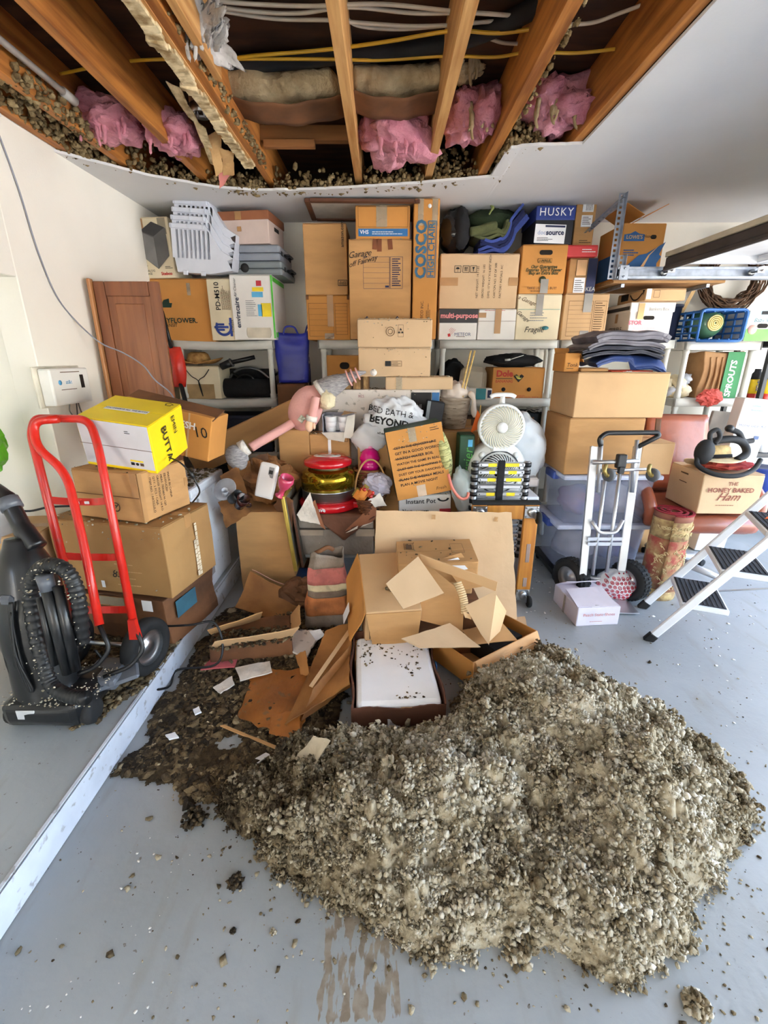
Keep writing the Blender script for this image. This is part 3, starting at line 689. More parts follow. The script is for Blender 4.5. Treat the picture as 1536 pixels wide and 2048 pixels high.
big.text('front', .17, .855, 'Garage', .085, INK, .12, shear=.4); big.text('front', .22, .785, 'off Fairway', .07, INK, .25, shear=.4)
big.frame_print('front', .23, .52, .65, .83, NAVY, rows=5); big.frame_print('front', .66, .52, .86, .83, NAVY, rows=0); big.lines('front', .69, .54, .84, .82, 13, NAVY, seed=5, frac=.5); big.plate('front', .58, .53, .64, .55, NAVY, 'printed_block')
for k, x in enumerate((.38, .45, .62)): big.plate('front', x, .90 - .02*(k % 2), x+.075, 1.0, mat('brown_tape', (120, 66, 34), .4), 'torn_tape', rot=.1*(k-1))
for x in (.28, .78):
    f = MB(); f.prism([(-.014, -.05), (.014, -.05), (.014, .005), (.036, .005), (0, .045), (-.036, .005), (-.014, .005)], .001); o = f.build('printed_arrow', NAVY, big.o); o.matrix_local = big.at('front', x, .17)
vhs = fbox('video_carton', 'orange brown carton with a blue band and clear tape, topmost box near the ceiling', 711, 411, 820, 477, 3.47, .33, z=TOP+big.h+.002, m=KRAFT_O, tape=None)
vhs.plate('front', .05, .08, .96, .31, mat('blue_band_print', (42, 112, 172), .5), 'blue_band'); vhs.text('front', .16, .2, 'VHS', .05, WHITE_P, bold=.02, off=.0056); vhs.plate('front', .38, .35, .58, 1.0, TAPE_C, 'tape'); vhs.frame_print('front', .05, .36, .96, .96, INKG)
vhs.lines('front', .3, .12, .9, .24, 2, WHITE_P, off=.0056)
cos = fbox('high_chair_carton', 'tall narrow orange carton with big blue vertical lettering', 826, 397, 876, 684, 3.44, .30, z=TOP, m=KRAFT_O, tape=None)
BLUEI = mat('teal_blue_ink', (48, 98, 128), .6)
cos.text('front', .32, .655, 'COSCO', .155, BLUEI, PI/2, bold=.04); cos.text('front', .72, .65, 'HIGH CHAIR', .088, BLUEI, PI/2, bold=.02)
cos.frame_print('front', .56, .46, .88, .85, BLUEI, t=.005); cos.text('front', .40, .20, 'COSCO INC.', .042, INK, PI/2); cos.lines('front', .55, .1, .75, .28, 3, INKG, vertical=True)
f = MB(); f.lathe([(.012, 0), (.012, .002), (0, .002)], 14); o = f.build('round_sticker', WHITE_P, cos.o); o.matrix_local = cos.at('front', .6, .95)
for k in (.15, .7): cos.plate('front', k, .82, k+.22, 1.0, TAPE_C, 'tape')
# framed picture lying on the top boxes
t = thing('picture_frame', 'brown framed picture lying on top of the boxes against the ceiling', 'picture frame', (-.145, 3.61, TOP+big.h+vhs.h+.010), (-.02, 0, .03))
FR = mat('dark_frame_wood', (92, 54, 34), .5, scale=6, stretch=(.5, 8, 8))
for s in (-1, 1): f = MB(); f.box((s*.355, 0, .0), (.035, .40, .022), b=.004); f.build('frame_side', FR, t); f = MB(); f.box((0, s*.19, 0), (.675, .035, .022), b=.004); f.build('frame_side', FR, t)
f = MB(); f.box((0, 0, .002), (.68, .36, .006)); f.build('backing_board', mat('grey_backing', (176, 170, 158), .8), t)
# two cartons stacked in front of the tower
flatb = fbox('flat_carton', 'long flat brown carton under the two stacked cartons, lying on the television box', 771, 754, 906, 779, 3.06, .26, m=KRAFT_T, tape=None); flatb.bar_tape('front', .2, .0, 1.0, .04, TAPE_C)
zt = flatb.o.location.z + flatb.h + .002
lowb = fbox('stacked_carton', 'brown carton with a black label, lower of the two before the storage tower', 717, 695, 861, 752, 3.08, .30, z=zt, m=KRAFT_T, tape=None)
lowb.plate('front', .37, .36, .45, .54, INK, 'black_label'); lowb.frame_print('front', .46, .36, .60, .54, INKG); lowb.lines('front', .47, .38, .59, .52, 3, INKG)
upb = fbox('stacked_carton', 'brown carton with a recycling print, upper of the two before the storage tower', 715, 637, 864, 695, 3.08, .30, z=zt+lowb.h+.002, m=KRAFT_T, tape=None)
f = MB(); f.lathe([(.025, 0), (.028, .001), (.028, 0)], 18, closed=True); f.lathe([(.013, 0), (.016, .001), (.016, 0)], 14, closed=True); o = f.build('printed_seal', INKG, upb.o); o.matrix_local = upb.at('front', .44, .55)
f = MB()
for k in range(3):
    a = PI/2+k*2*PI/3; f.prism([(.012*math.cos(a)+.009*math.cos(a+q), .012*math.sin(a)+.009*math.sin(a+q)) for q in (0, 2.1, 4.2)], .001)
o = f.build('recycling_mark', INK, upb.o); o.matrix_local = upb.at('front', .58, .55); upb.frame_print('front', .545, .36, .615, .78, INK, t=.0015)
G_BK = 'old books in a row under the stacked cartons'
BK = mat('worn_book_pages', (176, 140, 92), .85, col2=(110, 78, 44), scale=40, stretch=(1, 8, .5), bump=.4, bscale=40)
pbk = aY(662, 776, 3.10)
for i, w in enumerate((.055, .05, .06, .045)):
    t = thing('old_book', ['worn tan book standing first of the row by the gnome hat', 'worn tan book standing second of the row by the gnome hat', 'worn tan book standing third of the row, beside the thin last one', 'thin worn tan book standing against the long flat carton'][i], 'book', (pbk.x+.03+sum((.055, .05, .06, .045)[:i])+w/2+.004*i, 3.16, flatb.o.location.z), 0, G_BK)
    f = MB(); f.soft(w-.012, .14, .088-.004*(i % 2), 3, .002, 0, i, r=.004); f.build('page_block', BK, t)
    f = MB()
    for s in (-1, 1): f.box((s*(w/2-.003), 0, .047-.002*(i % 2)), (.004, .15, .094-.004*(i % 2)), b=.001)
    f.build('cover', mat('book_cover', (112, 80, 50), .7), t)
b = fbox('storage_carton', 'brown storage carton with a hand hole on the middle unit behind the gnome', 650, 710, 722, 795, 3.68, .32, z=z2, m=KRAFT_D if 0 else KRAFT_O, tape=None)
b.hole('front', .55, .76, .075, .05); b.text('front', .55, .38, 'U-HAUL', .04, INK, bold=.02); b.text('front', .5, .12, 'The Best', .032, INK, shear=.2)
# television carton on end
tv = fbox('television_carton', 'large white speckled television carton standing on end behind the plastic bag', 636, 779, 878, 900, 3.10, .16, z=0, m=DIRTY_W, tape=None, flaps=False)
hh = tv.h; tv.plate('front', .765, .52, .93, .985, INK, 'black_panel'); tv.plate('front', .935, .86, .995, .985, mat('blue_band_print', (42, 112, 172), .5), 'blue_panel')
tv.text('front', .835, .80, '55"', .105, WHITE_P, PI/2, off=.0056); tv.text('front', .845, .90, 'CLASS', .034, WHITE_P, PI/2, off=.0056); tv.text('front', .90, .87, '4K Ultra', .035, WHITE_P, PI/2, off=.0056)
tv.text('front', .36, .965, 'RES', .04, mat('pink_print', (180, 120, 130), .7))
# ------------------------------------------------------------------ third unit, top
mp = fbox('paper_carton', 'white and charcoal copy paper carton with pink lettering at the left end of its shelf', 878, 618, 954, 682, 3.58, .40, z=TOP, m=WCARD, tape=None)
mp.plate('front', .0, .55, 1.0, .995, mat('charcoal_print', (52, 50, 52), .6), 'charcoal_band'); mp.text('front', .52, .78, 'multi-purpose', .075, mat('pink_letter', (240, 150, 150), .6), bold=.03, off=.0056)
mp.plate('front', .24, .1, .31, .2, mat('red_print', (190, 34, 36), .6), 'red_square', rot=.2); mp.text('front', .63, .17, 'METEOR', .05, mat('slate_print', (70, 90, 130), .6)); mp.lines('front', .46, .07, .82, .12, 1, INKG)
f = MB()
for k in range(4): f.box((0, .01*k, 0), (.05-.008*k, .002, .0006), b=.0001)
o = f.build('streak_print', mat('red_print', (190, 34, 36), .6), mp.o); o.matrix_local = mp.at('front', .38, .25) @ Matrix.Rotation(.8, 4, 'Z')
wb = fbox('paper_carton', 'plain white paper carton sealed with a strip of tan tape, between charcoal and cream boxes', 956, 618, 1031, 682, 3.58, .40, z=TOP, m=WCARD, tape=None)
wb.bar_tape('front', .52, .2, 1.0, .045); wb.plate('front', .0, .72, .2, .88, TAPE, 'tape'); wb.lines('front', .15, .93, .98, .97, 1, mat('red_print', (190, 34, 36), .6)); wb.plate('front', 0, .60, 1, .61, INKG, 'lid_seam')
cr = fbox('marked_carton', 'cream carton with scrawled marker words under the storage carton with a hand hole', 1033, 588, 1120, 682, 3.58, .40, z=TOP, m=CREAM, tape=None)
cr.text('front', .2, .86, 'a Garage', .06, INKG, -.35, shear=.4); cr.text('front', .14, .52, 'Garage', .06, INK, -.6, shear=.4); cr.text('front', .42, .22, 'Fragile', .085, INK, 0, shear=.3); cr.lines('front', .3, .4, .75, .62, 4, mat('grey_print', (150, 150, 150), .7), seed=4)
cr.plate('front', .02, .66, .98, .675, mat('faint_green_print', (160, 180, 160), .7), 'printed_line'); f = MB(); f.lathe([(.022, 0), (.022, .001), (0, .001)], 16, Matrix.Diagonal((1.2, .6, 1, 1))); o = f.build('teal_emblem', mat('teal_print', (50, 120, 130), .6), cr.o); o.matrix_local = cr.at('front', .68, .26)
cr.bar_tape('front', .5, .55, 1.0, .05, TAPE_G)
ht = mp.h+.002
gc = fbox('shipping_carton', 'wide tan shipping carton with care symbols and sideways print below the black bag', 880, 507, 1036, 618, 3.56, .42, z=TOP+ht, m=KRAFT_T, tape=None, amp=.004)
for k, x in enumerate((.22, .325, .42)):
    gc.frame_print('front', x-.04, .66, x+.04, .78, INK, t=.003); f = MB()
    if k == 0: f.prism([(-.014, 0), (.014, 0), (.008, .012), (-.008, .012)], .001); f.box((0, -.008, 0), (.002, .018, .0006))
    elif k == 1:
        for s in (-1, 1): f.prism([(s*.006-.002, -.012), (s*.006+.002, -.012), (s*.006+.002, .006), (s*.006+.006, .006), (s*.006, .015), (s*.006-.006, .006), (s*.006-.002, .006)], .001)
    else: f.prism([(-.009, .014), (.009, .014), (.002, -.002), (.002, -.012), (.007, -.013), (-.007, -.013), (-.002, -.012), (-.002, -.002)], .001)
    o = f.build('care_symbol', INK, gc.o); o.matrix_local = gc.at('front', x, .72)
for k, s in enumerate(('NET WEIGHT: 14.3 LBS', 'GROSS WEIGHT: 16 LBS', 'DIMS: 15"X14.5"X16.875" INCH', 'CARTON NO. 57 OF 500', 'FACTORY INITIALS: AC')): gc.text('front', .48+.075*k, .19, s, .032, INK, PI/2, align='LEFT')
gc.plate('front', .0, .42, .23, .57, TAPE, 'tape'); gc.plate('front', .88, .42, 1.0, .57, TAPE, 'tape')
uh = fbox('storage_carton', 'brown storage carton with a hand hole and green print, right of the folded blankets', 1042, 489, 1132, 588, 3.57, .40, z=TOP+cr.h+.002, m=KRAFT_O, tape=None)
DG = mat('olive_ink', (64, 68, 36), .8)
uh.hole('front', .52, .84, .09, .03); uh.text('front', .5, .67, 'U-HAUL', .042, DG, bold=.02); uh.frame_print('front', .36, .63, .66, .72, DG)
for k, s in enumerate(('Our Guarantee', "Ensures You'll Never", 'Buy an Extra Box')): uh.text('front', .5, .55-.065*k, s, .046, DG, shear=.25, bold=.03)
uh.text('front', .5, .11, 'TAKE US BACK BUY!', .036, INKG, bold=.01); uh.lines('front', .25, .03, .8, .07, 1, INKG); uh.bar_tape('front', .55, .0, .3, .055, TAPE_G)
f = MB(); f.lathe([(.025, 0), (.025, .001), (0, .001)], 18); o = f.build('round_emblem', DG, uh.o); o.matrix_local = uh.at('front', .5, .28)
zt = TOP+ht+gc.h
# black bag, blankets
p = aY(913, 455, 3.66); t = thing('black_plastic_bag', 'shiny black plastic bag of bedding between the tall narrow box and green blankets', 'bag', (p.x, 3.74, zt+.003))
GLOSSB = mat('glossy_black_film', (14, 14, 16), .22, var=.2, coat=.3)
f = MB(); f.blob((0, 0, .155), (.115, .15, .155), 26, 18, amp=.16, ns=3, seed=2, fold=.22); f.build('body', GLOSSB, t)
f = MB(); f.blob((.03, -.05, .17), (.07, .12, .14), 20, 14, amp=.15, ns=4, seed=5, fold=.12); f.build('dark_bedding', BLACKF, t)
OLIVE = mat('olive_fabric', (86, 90, 56), .95, var=.2, scale=5, bump=.4, bscale=60); OLIVE_D = mat('dark_green_fabric', (44, 58, 36), .95, var=.2, bump=.4, bscale=60)
BLUEF = mat('blue_fabric', (66, 84, 158), .95, var=.2, bump=.4, bscale=70); NAVYF = mat('navy_fabric', (30, 38, 84), .95, var=.2, bump=.4, bscale=70)
pb = aY(975, 503, 3.60)
def blanket(name, label, m, k0, n, x0, x1, up, cat='blanket'):
    t = thing(name, label, cat, (pb.x, 3.62, zt+.004), 0, 'folded blankets beside the black bag')
    for i in range(n):
        k = k0+i; z = .02+.019*k
        def fn(u, v, k=k, z=z, i=i):
            L = x0+(x1-x0)*u; b0 = .10
            if L < b0: x, zz = L, z+.012*math.sin(L*30+k)
            else: a = min(1.05, (L-b0)/.12); x = b0+(L-b0)*math.cos(a*.75)-.02*k*.4*a; zz = z+(L-b0)*math.sin(a)*up
            w = nvec((x*4, v*2, k), 2, 3)*.008
            return (x+w.x, v*.27+w.y+.004*(k % 2), zz+w.z)
        f = MB(); f.sheet(fn, 22, 6, .0175, True); f.build('fold', m, t)
    return t
blanket('folded_blanket', 'light blue blanket at the bottom of the folded pile beside the shipping carton', BLUEF, 0, 2, -.06, .34, 1.0)
blanket('folded_blanket', 'navy blanket lying between the light blue blanket and the olive one', NAVYF, 2, 2, -.05, .33, 1.0)
blanket('folded_blanket', 'blue quilted blanket second highest in the curled pile', BLUEF, 4, 1, -.02, .33, 1.05)
bl = blanket('folded_blanket', 'olive green blanket folded over on top of the blue blankets', OLIVE, 5, 3, -.09, .20, .9)
f = MB(); f.tube(smoothp([(-.13, .0, .14), (-.06, .0, .15), (.02, .01, .175), (.05, .02, .18)]), [.022]+[.03]*17+[.03], 12); f.build('rolled_edge', OLIVE, bl)
t = thing('green_bundle', 'dark green cloth bundle on top of the olive blanket near the ceiling', 'bundle', (pb.x+.06, 3.80, zt+.175))
f = MB(); f.blob((0, 0, .07), (.19, .12, .09), 24, 14, amp=.2, ns=3, seed=9, fold=.2); f.build('body', OLIVE_D, t)
f = MB(); f.tube(smoothp([(-.05, -.12, .09), (-.035, -.135, .12), (-.04, -.11, .15), (-.02, -.12, .13), (-.045, -.13, .105)]), .006, 6); f.build('knotted_cord', mat('pale_green_cord', (150, 160, 96), .8), t)
hk = fbox('boot_box', 'dark carton with a blue lid and white capital lettering, right of the blue blankets', 1072, 412, 1147, 486, 3.58, .34, z=TOP+cr.h+uh.h+.006, m=mat('black_card', (30, 30, 36), .6), tape=None)
f = MB(); f.soft(hk.w+.012, hk.d+.012, .085, 4, .001, 0, 3, c=(0, 0, hk.h-.083)); f.build('lid', mat('royal_blue_card', (36, 58, 132), .5, var=.05), hk.o)
hk.text('front', .5, .83, 'HUSKY', .105, WHITE_P, spacing=1.15, off=.0105); hk.plate('front', -.02, .02, .80, .52, WHITE_P, 'shipping_label', rot=-.03, off=.006)
hk.text('front', .52, .3, 'source', .07, NAVY, bold=.03, off=.0085); hk.text('front', .2, .3, 'docu', .06, mat('pale_blue_print', (150, 170, 210), .6), off=.0085); hk.plate('front', .25, .44, .78, .49, NAVY, 'blue_strip', rot=-.03, off=.008); hk.lines('front', .05, .07, .5, .18, 3, INK, off=.0085)
# fourth unit, top
ca = fbox('storage_carton', 'brown storage carton with printed panel and grey tape, left end of fourth shelf unit', 1126, 587, 1214, 681, 3.60, .38, z=TOP, m=KRAFT_L, tape=None)
ca.frame_print('front', .1, .08, .64, .84, INKG, rows=7); ca.frame_print('front', .68, .1, .95, .84, INKG, rows=0); ca.lines('front', .7, .12, .93, .82, 14, INKG); ca.bar_tape('front', .52, .6, 1, .06, TAPE_G); ca.plate('front', .42, .0, .62, .2, TAPE_G, 'tape')
zc = TOP+ca.h+.002
ik = fbox('furniture_part_carton', 'brown carton with white labels and a navy side panel under the red flat box', 1137, 516, 1192, 588, 3.62, .34, z=zc, m=KRAFT, tape=None)
ik.plate('front', .22, .02, .62, .45, WHITE_P, 'label'); ik.lines('front', .25, .05, .6, .4, 6, INK); ik.plate('front', .26, .5, .62, .95, mat('pale_peach_print', (226, 180, 130), .7), 'peach_panel'); ik.frame_print('front', .25, .5, .63, .95, INK); ik.plate('front', .66, .0, .998, .99, mat('navy_card', (26, 34, 72), .6), 'navy_panel'); ik.text('front', .82, .12, 'IKEA', .06, mat('pale_grey_print', (190, 186, 180), .6), off=.0056)
rd = fbox('red_flat_box', 'flat red box lying between two brown cartons by the perforated steel post', 1131, 490, 1196, 515, 3.58, .36, z=zc+ik.h+.002, m=mat('red_card', (206, 62, 64), .6, var=.06), tape=None)
rd.lines('front', .5, .3, .95, .7, 2, WHITE_P)
tb = fbox('tall_narrow_carton', 'tall narrow brown carton with two white labels, top of its stack by the steel post', 1152, 364, 1192, 490, 3.66, .30, z=zc+ik.h+rd.h+.004, m=KRAFT, tape=None)
tb.plate('front', .3, .55, .85, .82, WHITE_P, 'label'); tb.lines('front', .45, .57, .8, .8, 5, INK, vertical=True); tb.plate('front', .3, .32, .85, .5, WHITE_P, 'label'); tb.lines('front', .35, .35, .8, .48, 5, INK); tb.lines('front', .4, .9, .85, .97, 2, INK); tb.lines('front', .3, .06, .95, .12, 2, INK)
bb = fbox('file_box', 'bright white file box with a hand hole below the smile print carton', 1258, 606, 1343, 680, 3.59, .38, z=TOP, m=WCARD, tape=None)
f = MB(); f.soft(bb.w+.014, bb.d+.014, .065, 3, .001, 0, 2, c=(0, 0, bb.h-.06)); f.build('lid', WCARD, bb.o)
bb.hole('front', .45, .60, .08, .026); bb.plate('front', .16, .56, .30, .99, mat('peach_tape', (226, 178, 120), .5), 'tape', off=.0105); bb.text('front', .64, .83, 'Bankers Box', .045, mat('grey_print', (150, 150, 150), .7), off=.0115)
bb.text('front', .14, .46, 'STOR', .06, mat('pink_print2', (226, 120, 140), .7), bold=.03); bb.lines('front', .1, .1, .9, .35, 4, mat('pale_pink_print', (226, 200, 200), .7)); bb.plate('left', .0, .82, 1, .92, mat('charcoal_print', (52, 50, 52), .6), 'dark_band', off=.0105); bb.plate('left', .0, .0, 1, .09, mat('charcoal_print', (52, 50, 52), .6), 'dark_band'); bb.text('left', .5, .3, 'STOR/FILE', .07, INK, bold=.01); bb.bar_tape('left', .5, .5, 1.0, .04, TAPE)
am = fbox('flat_carton', 'flat brown carton with a curved arrow print on its side, on the white file box', 1290, 577, 1371, 612, 3.50, .40, z=TOP+bb.h+.008, m=KRAFT_L, tape=None)
am.plate('front', .02, .1, .14, .98, WHITE_P, 'label'); am.frame_print('front', .2, .25, .34, .85, INKG); am.plate('left', .15, .3, .42, .9, INK, 'black_panel')
f = MB(); f.tube(smoothp([(-.07, .015, 0), (-.02, -.02, 0), (.04, -.022, 0), (.10, .012, 0)]), .006, 6); f.prism([(.10, .03), (.125, .03), (.112, -.006)], .002); o = f.build('arrow_print', INK, am.o); o.matrix_local = am.at('left', .66, .52) @ Matrix.Diagonal((1, 1, .1, 1))
p = aY(1351, 678, 3.66); t = thing('navy_bin', 'dark navy plastic bin squeezed between the white file box and blue crate', 'bin', (p.x+.01, 3.80, TOP))
f = MB(); NB = mat('dark_slate_plastic', (48, 56, 84), .5)
f.lathe([(.055, 0), (.072, .25), (.078, .25), (.078, .235), (.074, .235)], 24); f.build('body', NB, t); f = MB(); f.tube(arc((0, 0, .25), .076, 0, 2*PI, 24, 'xy')[:-1], .006, 6, True); f.build('rim', NB, t)
t = thing('paint_stirrer', 'flat wooden paint stirrer sticking up out of the navy bin', 'stick', (p.x+.025, 3.80, TOP+.02), (0, .36, 0))
f = MB(); f.prism([(-.013, 0), (.013, 0), (.013, .42), (.006, .44), (-.006, .44), (-.013, .42)], .004, Matrix.Rotation(PI/2, 4, 'X')); f.build('blade', mat('pale_stick_wood', (214, 178, 124), .7, scale=5, stretch=(8, 8, .6)), t)
f = MB(); f.lathe([(.004, 0), (.004, .005), (0, .005)], 10, Matrix.Translation((0, -.0025, .42)) @ Matrix.Rotation(PI/2, 4, 'X')); f.build('hole', HOLE, t)
# garage door on its tracks, hanger, plywood shelf with the box
DOORM = mat('garage_door_steel', (222, 224, 226), .5, .0, var=.03); RUB = mat('door_seal', (70, 62, 58), .7)
X0, X1, Y0, Y1, ZD = 1.86, 4.22, -1.38, 3.36, 2.04
door = thing('door_1', 'open sectional garage door lying overhead on its tracks', 'door', ((X0+X1)/2, (Y0+Y1)/2, ZD)); door['kind'] = 'structure'
xc, yc, n = (X0+X1)/2, (Y0+Y1)/2, 4; w = (X1-X0)/n
for i in range(n):
    f = MB(); x = X0-xc+w*(i+.5); f.box((x, 0, .03), (w-.006, Y1-Y0, .01), b=.002)
    for s in (-1, 1): f.box((x+s*(w/2-.025), 0, .01), (.045, Y1-Y0, .045), b=.004)
    for k in range(9): f.box((x, Y0-yc+.04+k*(Y1-Y0-.08)/8, .008), (w-.06, .06, .04), b=.004)
    f.build('door_panel', DOORM, door)
f = MB(); f.box((X0-xc-.004, 0, .0), (.012, Y1-Y0, .055), b=.004); f.box((X0-xc-.006, 0, -.035), (.03, Y1-Y0, .03), b=.008); f.build('bottom_seal', RUB, door)
f = MB(); f.box((X0-xc-.004, 0, .045), (.03, Y1-Y0, .03), b=.003); f.build('bottom_rail', mat('cream_rail', (206, 196, 172), .6), door)
for i in range(5):
    f = MB(); x = X0-xc+.03+i*w; f.box((x, Y1-yc-.03, -.03), (.06, .05, .004)); f.box((x, Y1-yc-.02, -.045), (.05, .004, .04)); f.tube([(x, Y1-yc-.04, -.05), (x, Y1-yc+.06, -.05)], .006, 8); f.lathe([(.0, -.006), (.022, -.006), (.022, .006), (0, .006)], 14, Matrix.Translation((x, Y1-yc+.065, -.05)) @ Matrix.Rotation(PI/2, 4, 'X')); f.build('roller_bracket', STEEL, door)
GALV = mat('galvanised_steel', (176, 184, 196), .4, .85, var=.12, scale=18)
trk = thing('trim_1', 'galvanised horizontal track of the garage door', 'track', (0, 3.42, 0)); trk['kind'] = 'structure'
f = MB()
for (dy, dz, sy, sz) in ((.03, 0, .003, .07), (0, .035, .06, .003), (0, -.035, .06, .003), (-.03, .028, .003, .016), (-.03, -.028, .003, .016)): f.box(((1.56+XR)/2, dy, 1.985+dz), (XR-1.56, sy, sz), b=.001)
f.build('track_channel', GALV, trk)
def slotted(name, A, B, parent, n):
    """slotted angle iron: two flanges, the face flange pierced by a row of holes"""
    A = Vector(A); B = Vector(B); L = (B-A).length; f = MB(); hw = .019; st = L/n
    for i in range(n):
        z0 = i*st; hs = st*.5
        f.box((0, 0, z0+st*.125), (hw*2, .003, st*.25), b=.0003); f.box((0, 0, z0+st*.875), (hw*2, .003, st*.25), b=.0003)
        for s in (-1, 1): f.box((s*hw*.72, 0, z0+st/2), (hw*.56, .003, hs), b=.0003)
    f.box((-hw, .019, L/2), (.003, .038, L), b=.0004)
    o = f.build(name, GALV, parent); q = (B-A).to_track_quat('Z', 'Y'); o.rotation_euler = q.to_euler(); o.location = A; return o
slotted('hanger', (1.53, 3.0-3.0, 1.95), (1.53, 0, 2.447), trk, 16); slotted('brace', (1.545, -.02, 2.42), (1.40, .30, 2.25), trk, 12); slotted('hanger', (1.60, .03, 1.95), (1.60, .03, 2.10), trk, 5)
f = MB(); f.box((1.60, -.036, 1.985), (.06, .006, .09), b=.002)
for s in (-1, 1): f.tube([(1.60, -.045, 1.985+s*.025), (1.60, -.036, 1.985+s*.025)], .007, 8)
f.build('bolt_plate', GALV, trk)
t = thing('plywood_shelf', 'plywood shelf on the back wall under the blue road carton', 'shelf', (1.98, 3.79, 1.94))
f = MB(); f.soft(.78, .58, .02, 3, .001, 0, 1); f.build('board', mat('raw_plywood', (172, 128, 78), .8, scale=4, stretch=(1, 6, 6)), t)
for s in (-1, 1): f = MB(); f.box((s*.3, .24, -.10), (.025, .03, .2)); f.box((s*.3, .0, -.012), (.025, .5, .024)); f.build('bracket', GALV, t)
lw = fbox('moving_carton', 'brown carton printed with a blue winding road, high beside the garage door track', 1241, 446, 1326, 547, 3.54, .36, z=1.963, m=KRAFT_O, tape=None, flaps=False)
RB = mat('road_blue', (44, 96, 152), .6)
f = MB(); f.prism([(-.145, -.14), (.12, -.14), (.11, -.07), (.135, -.03), (.118, -.015), (.15, .06), (.10, .03), (.03, -.01), (-.02, -.02), (-.09, -.08)], .001); o = f.build('road_print', RB, lw.o); o.matrix_local = lw.at('front', .52, .5)
f = MB(); f.prism([(-.02, -.14), (.01, -.14), (.06, -.02), (.13, .055), (.05, -.02)], .001); o = f.build('road_line', mat('pale_peach_print', (226, 180, 130), .7), lw.o); o.matrix_local = lw.at('front', .5, .5, .005)
f = MB(); f.prism([(-.07, -.025), (.07, -.025), (.07, .015), (.03, .02), (0, .035), (-.03, .02), (-.07, .015)], .001); o = f.build('gabled_emblem', RB, lw.o); o.matrix_local = lw.at('front', .28, .76)
lw.text('front', .28, .755, "LOWE'S", .05, KRAFT_L, bold=.02, off=.0056); lw.text('front', .6, .77, 'Heavy', .04, INK); lw.hole('front', .73, .76, .04, .025); lw.lines('front', .07, .42, .45, .55, 3, RB, frac=.5)
lw.plate('left', .1, .05, .9, .5, RB, 'blue_print')
for s, a in ((-1, .55), (1, -.5)):
    f = MB(); f.box((s*lw.w/4, 0, 0), (lw.w/2, lw.d-.01, .004)); f.build('open_flap', lw.m, lw.o, (s*lw.w/4*(1-math.cos(a))*1.0, 0, lw.h+.05), (0, a*.9*1, 0))
f = MB(); f.box((-.01, -.10, .055), (.05, .03, .002), Euler((0, .5, .2))); f.build('loose_tape', WHITE_P, lw.o, (0, 0, lw.h))
# wreath of twigs on the wall
t = thing('twig_wreath', 'round brown twig wreath hanging on the back wall above the blue crate', 'wreath', (2.76, 4.03, 2.05))
TW = mat('brown_twig', (104, 76, 54), .85, col2=(64, 44, 30), scale=20)
rw = random.Random(5)
for k in range(26):
    f = MB(); r0 = .225+rw.uniform(-.045, .045); ph = rw.uniform(0, 6.28); n = 34; wv = rw.uniform(.01, .03); fr = rw.choice((3, 4, 5, 6))
    pts = [((r0+wv*math.sin(fr*a+ph))*math.cos(a), -.02+.03*math.sin((fr-1)*a+ph*2)+rw.uniform(-.004, .004), (r0+wv*math.sin(fr*a+ph))*math.sin(a)) for a in [2*PI*i/n for i in range(n)]]
    f.tube(pts, rw.uniform(.004, .008), 5, True); f.build('twig', TW, t)
# ------------------------------------------------------------------ fourth unit below: tarps, small boxes, big cartons, clear tubs
TUBM = mat('clear_tub_plastic', (198, 206, 232), .22, trans=.3, var=.03, alpha=.26); LIDB = mat('blue_tub_lid', (60, 84, 160), .4); LIDC = mat('pale_tub_lid', (206, 212, 232), .35, alpha=.9)
DIM = mat('folded_laundry', (190, 178, 172), .9, scale=3, col2=(120, 112, 116)); DIM2 = mat('blue_laundry', (64, 84, 150), .9, scale=4, col2=(150, 90, 100))
def tub(label, z, content):
    t = thing('clear_tub', label, 'storage tub', (1.445, 2.99, z), .0, 'clear tubs stacked on the wheeled base'); w, d, h = .60, .42, .30
    f = MB()
    def wall(u, v):
        a = u*2*PI; e = .28; k = .90+.10*v
        return (math.copysign(abs(math.cos(a))**e, math.cos(a))*w/2*k, math.copysign(abs(math.sin(a))**e, math.sin(a))*d/2*k, v*h)
    f.sheet(wall, 48, 4, .004); f.box((0, 0, .004), (w*.9, d*.9, .006)); f.build('tub_body', TUBM, t)
    f = MB(); f.soft(w+.03, d+.03, .028, 3, .0, 0, 1, r=.012, c=(0, 0, h)); f.build('lid', LIDC, t)
    for s in (-1, 1): f = MB(); f.soft(.05, .16, .05, 2, 0, 0, 1, r=.01, c=(s*(w/2+.005), 0, h-.03)); f.build('latch', LIDB, t)
    f = MB(); f.blob((-.1, 0, .11), (.15, .15, .10), 16, 10, amp=.3, ns=3, seed=z, fold=.2); f.build('folded_contents', content[0], t)
    f = MB(); f.blob((.12, 0, .12), (.13, .15, .11), 16, 10, amp=.3, ns=3, seed=z+4, fold=.2); f.build('folded_contents', content[1], t)
    return t
base = thing('wheeled_base', 'low black wheeled base carrying the two clear tubs', 'dolly', (1.445, 2.99, 0))
f = MB(); f.soft(.62, .44, .03, 3, 0, 0, 1, r=.008, c=(0, 0, .055)); f.build('platform', BLACKP, base)
for sx in (-1, 1):
    for sy in (-1, 1):
        f = MB(); f.lathe([(.012, -.012), (.028, -.012), (.03, 0), (.028, .012), (.012, .012)], 14, Matrix.Translation((sx*.27, sy*.18, .03)) @ Matrix.Rotation(PI/2, 4, 'Y')); f.box((sx*.27, sy*.18, .05), (.035, .03, .02)); f.build('caster', RUBBER, base)
tub('lower clear storage tub of clothes on the wheeled base', .087, (DIM, DIM2)); tub('upper clear storage tub of clothes under the big plain carton', .087+.332, (DIM2, DIM))
zt2 = .087+.332*2
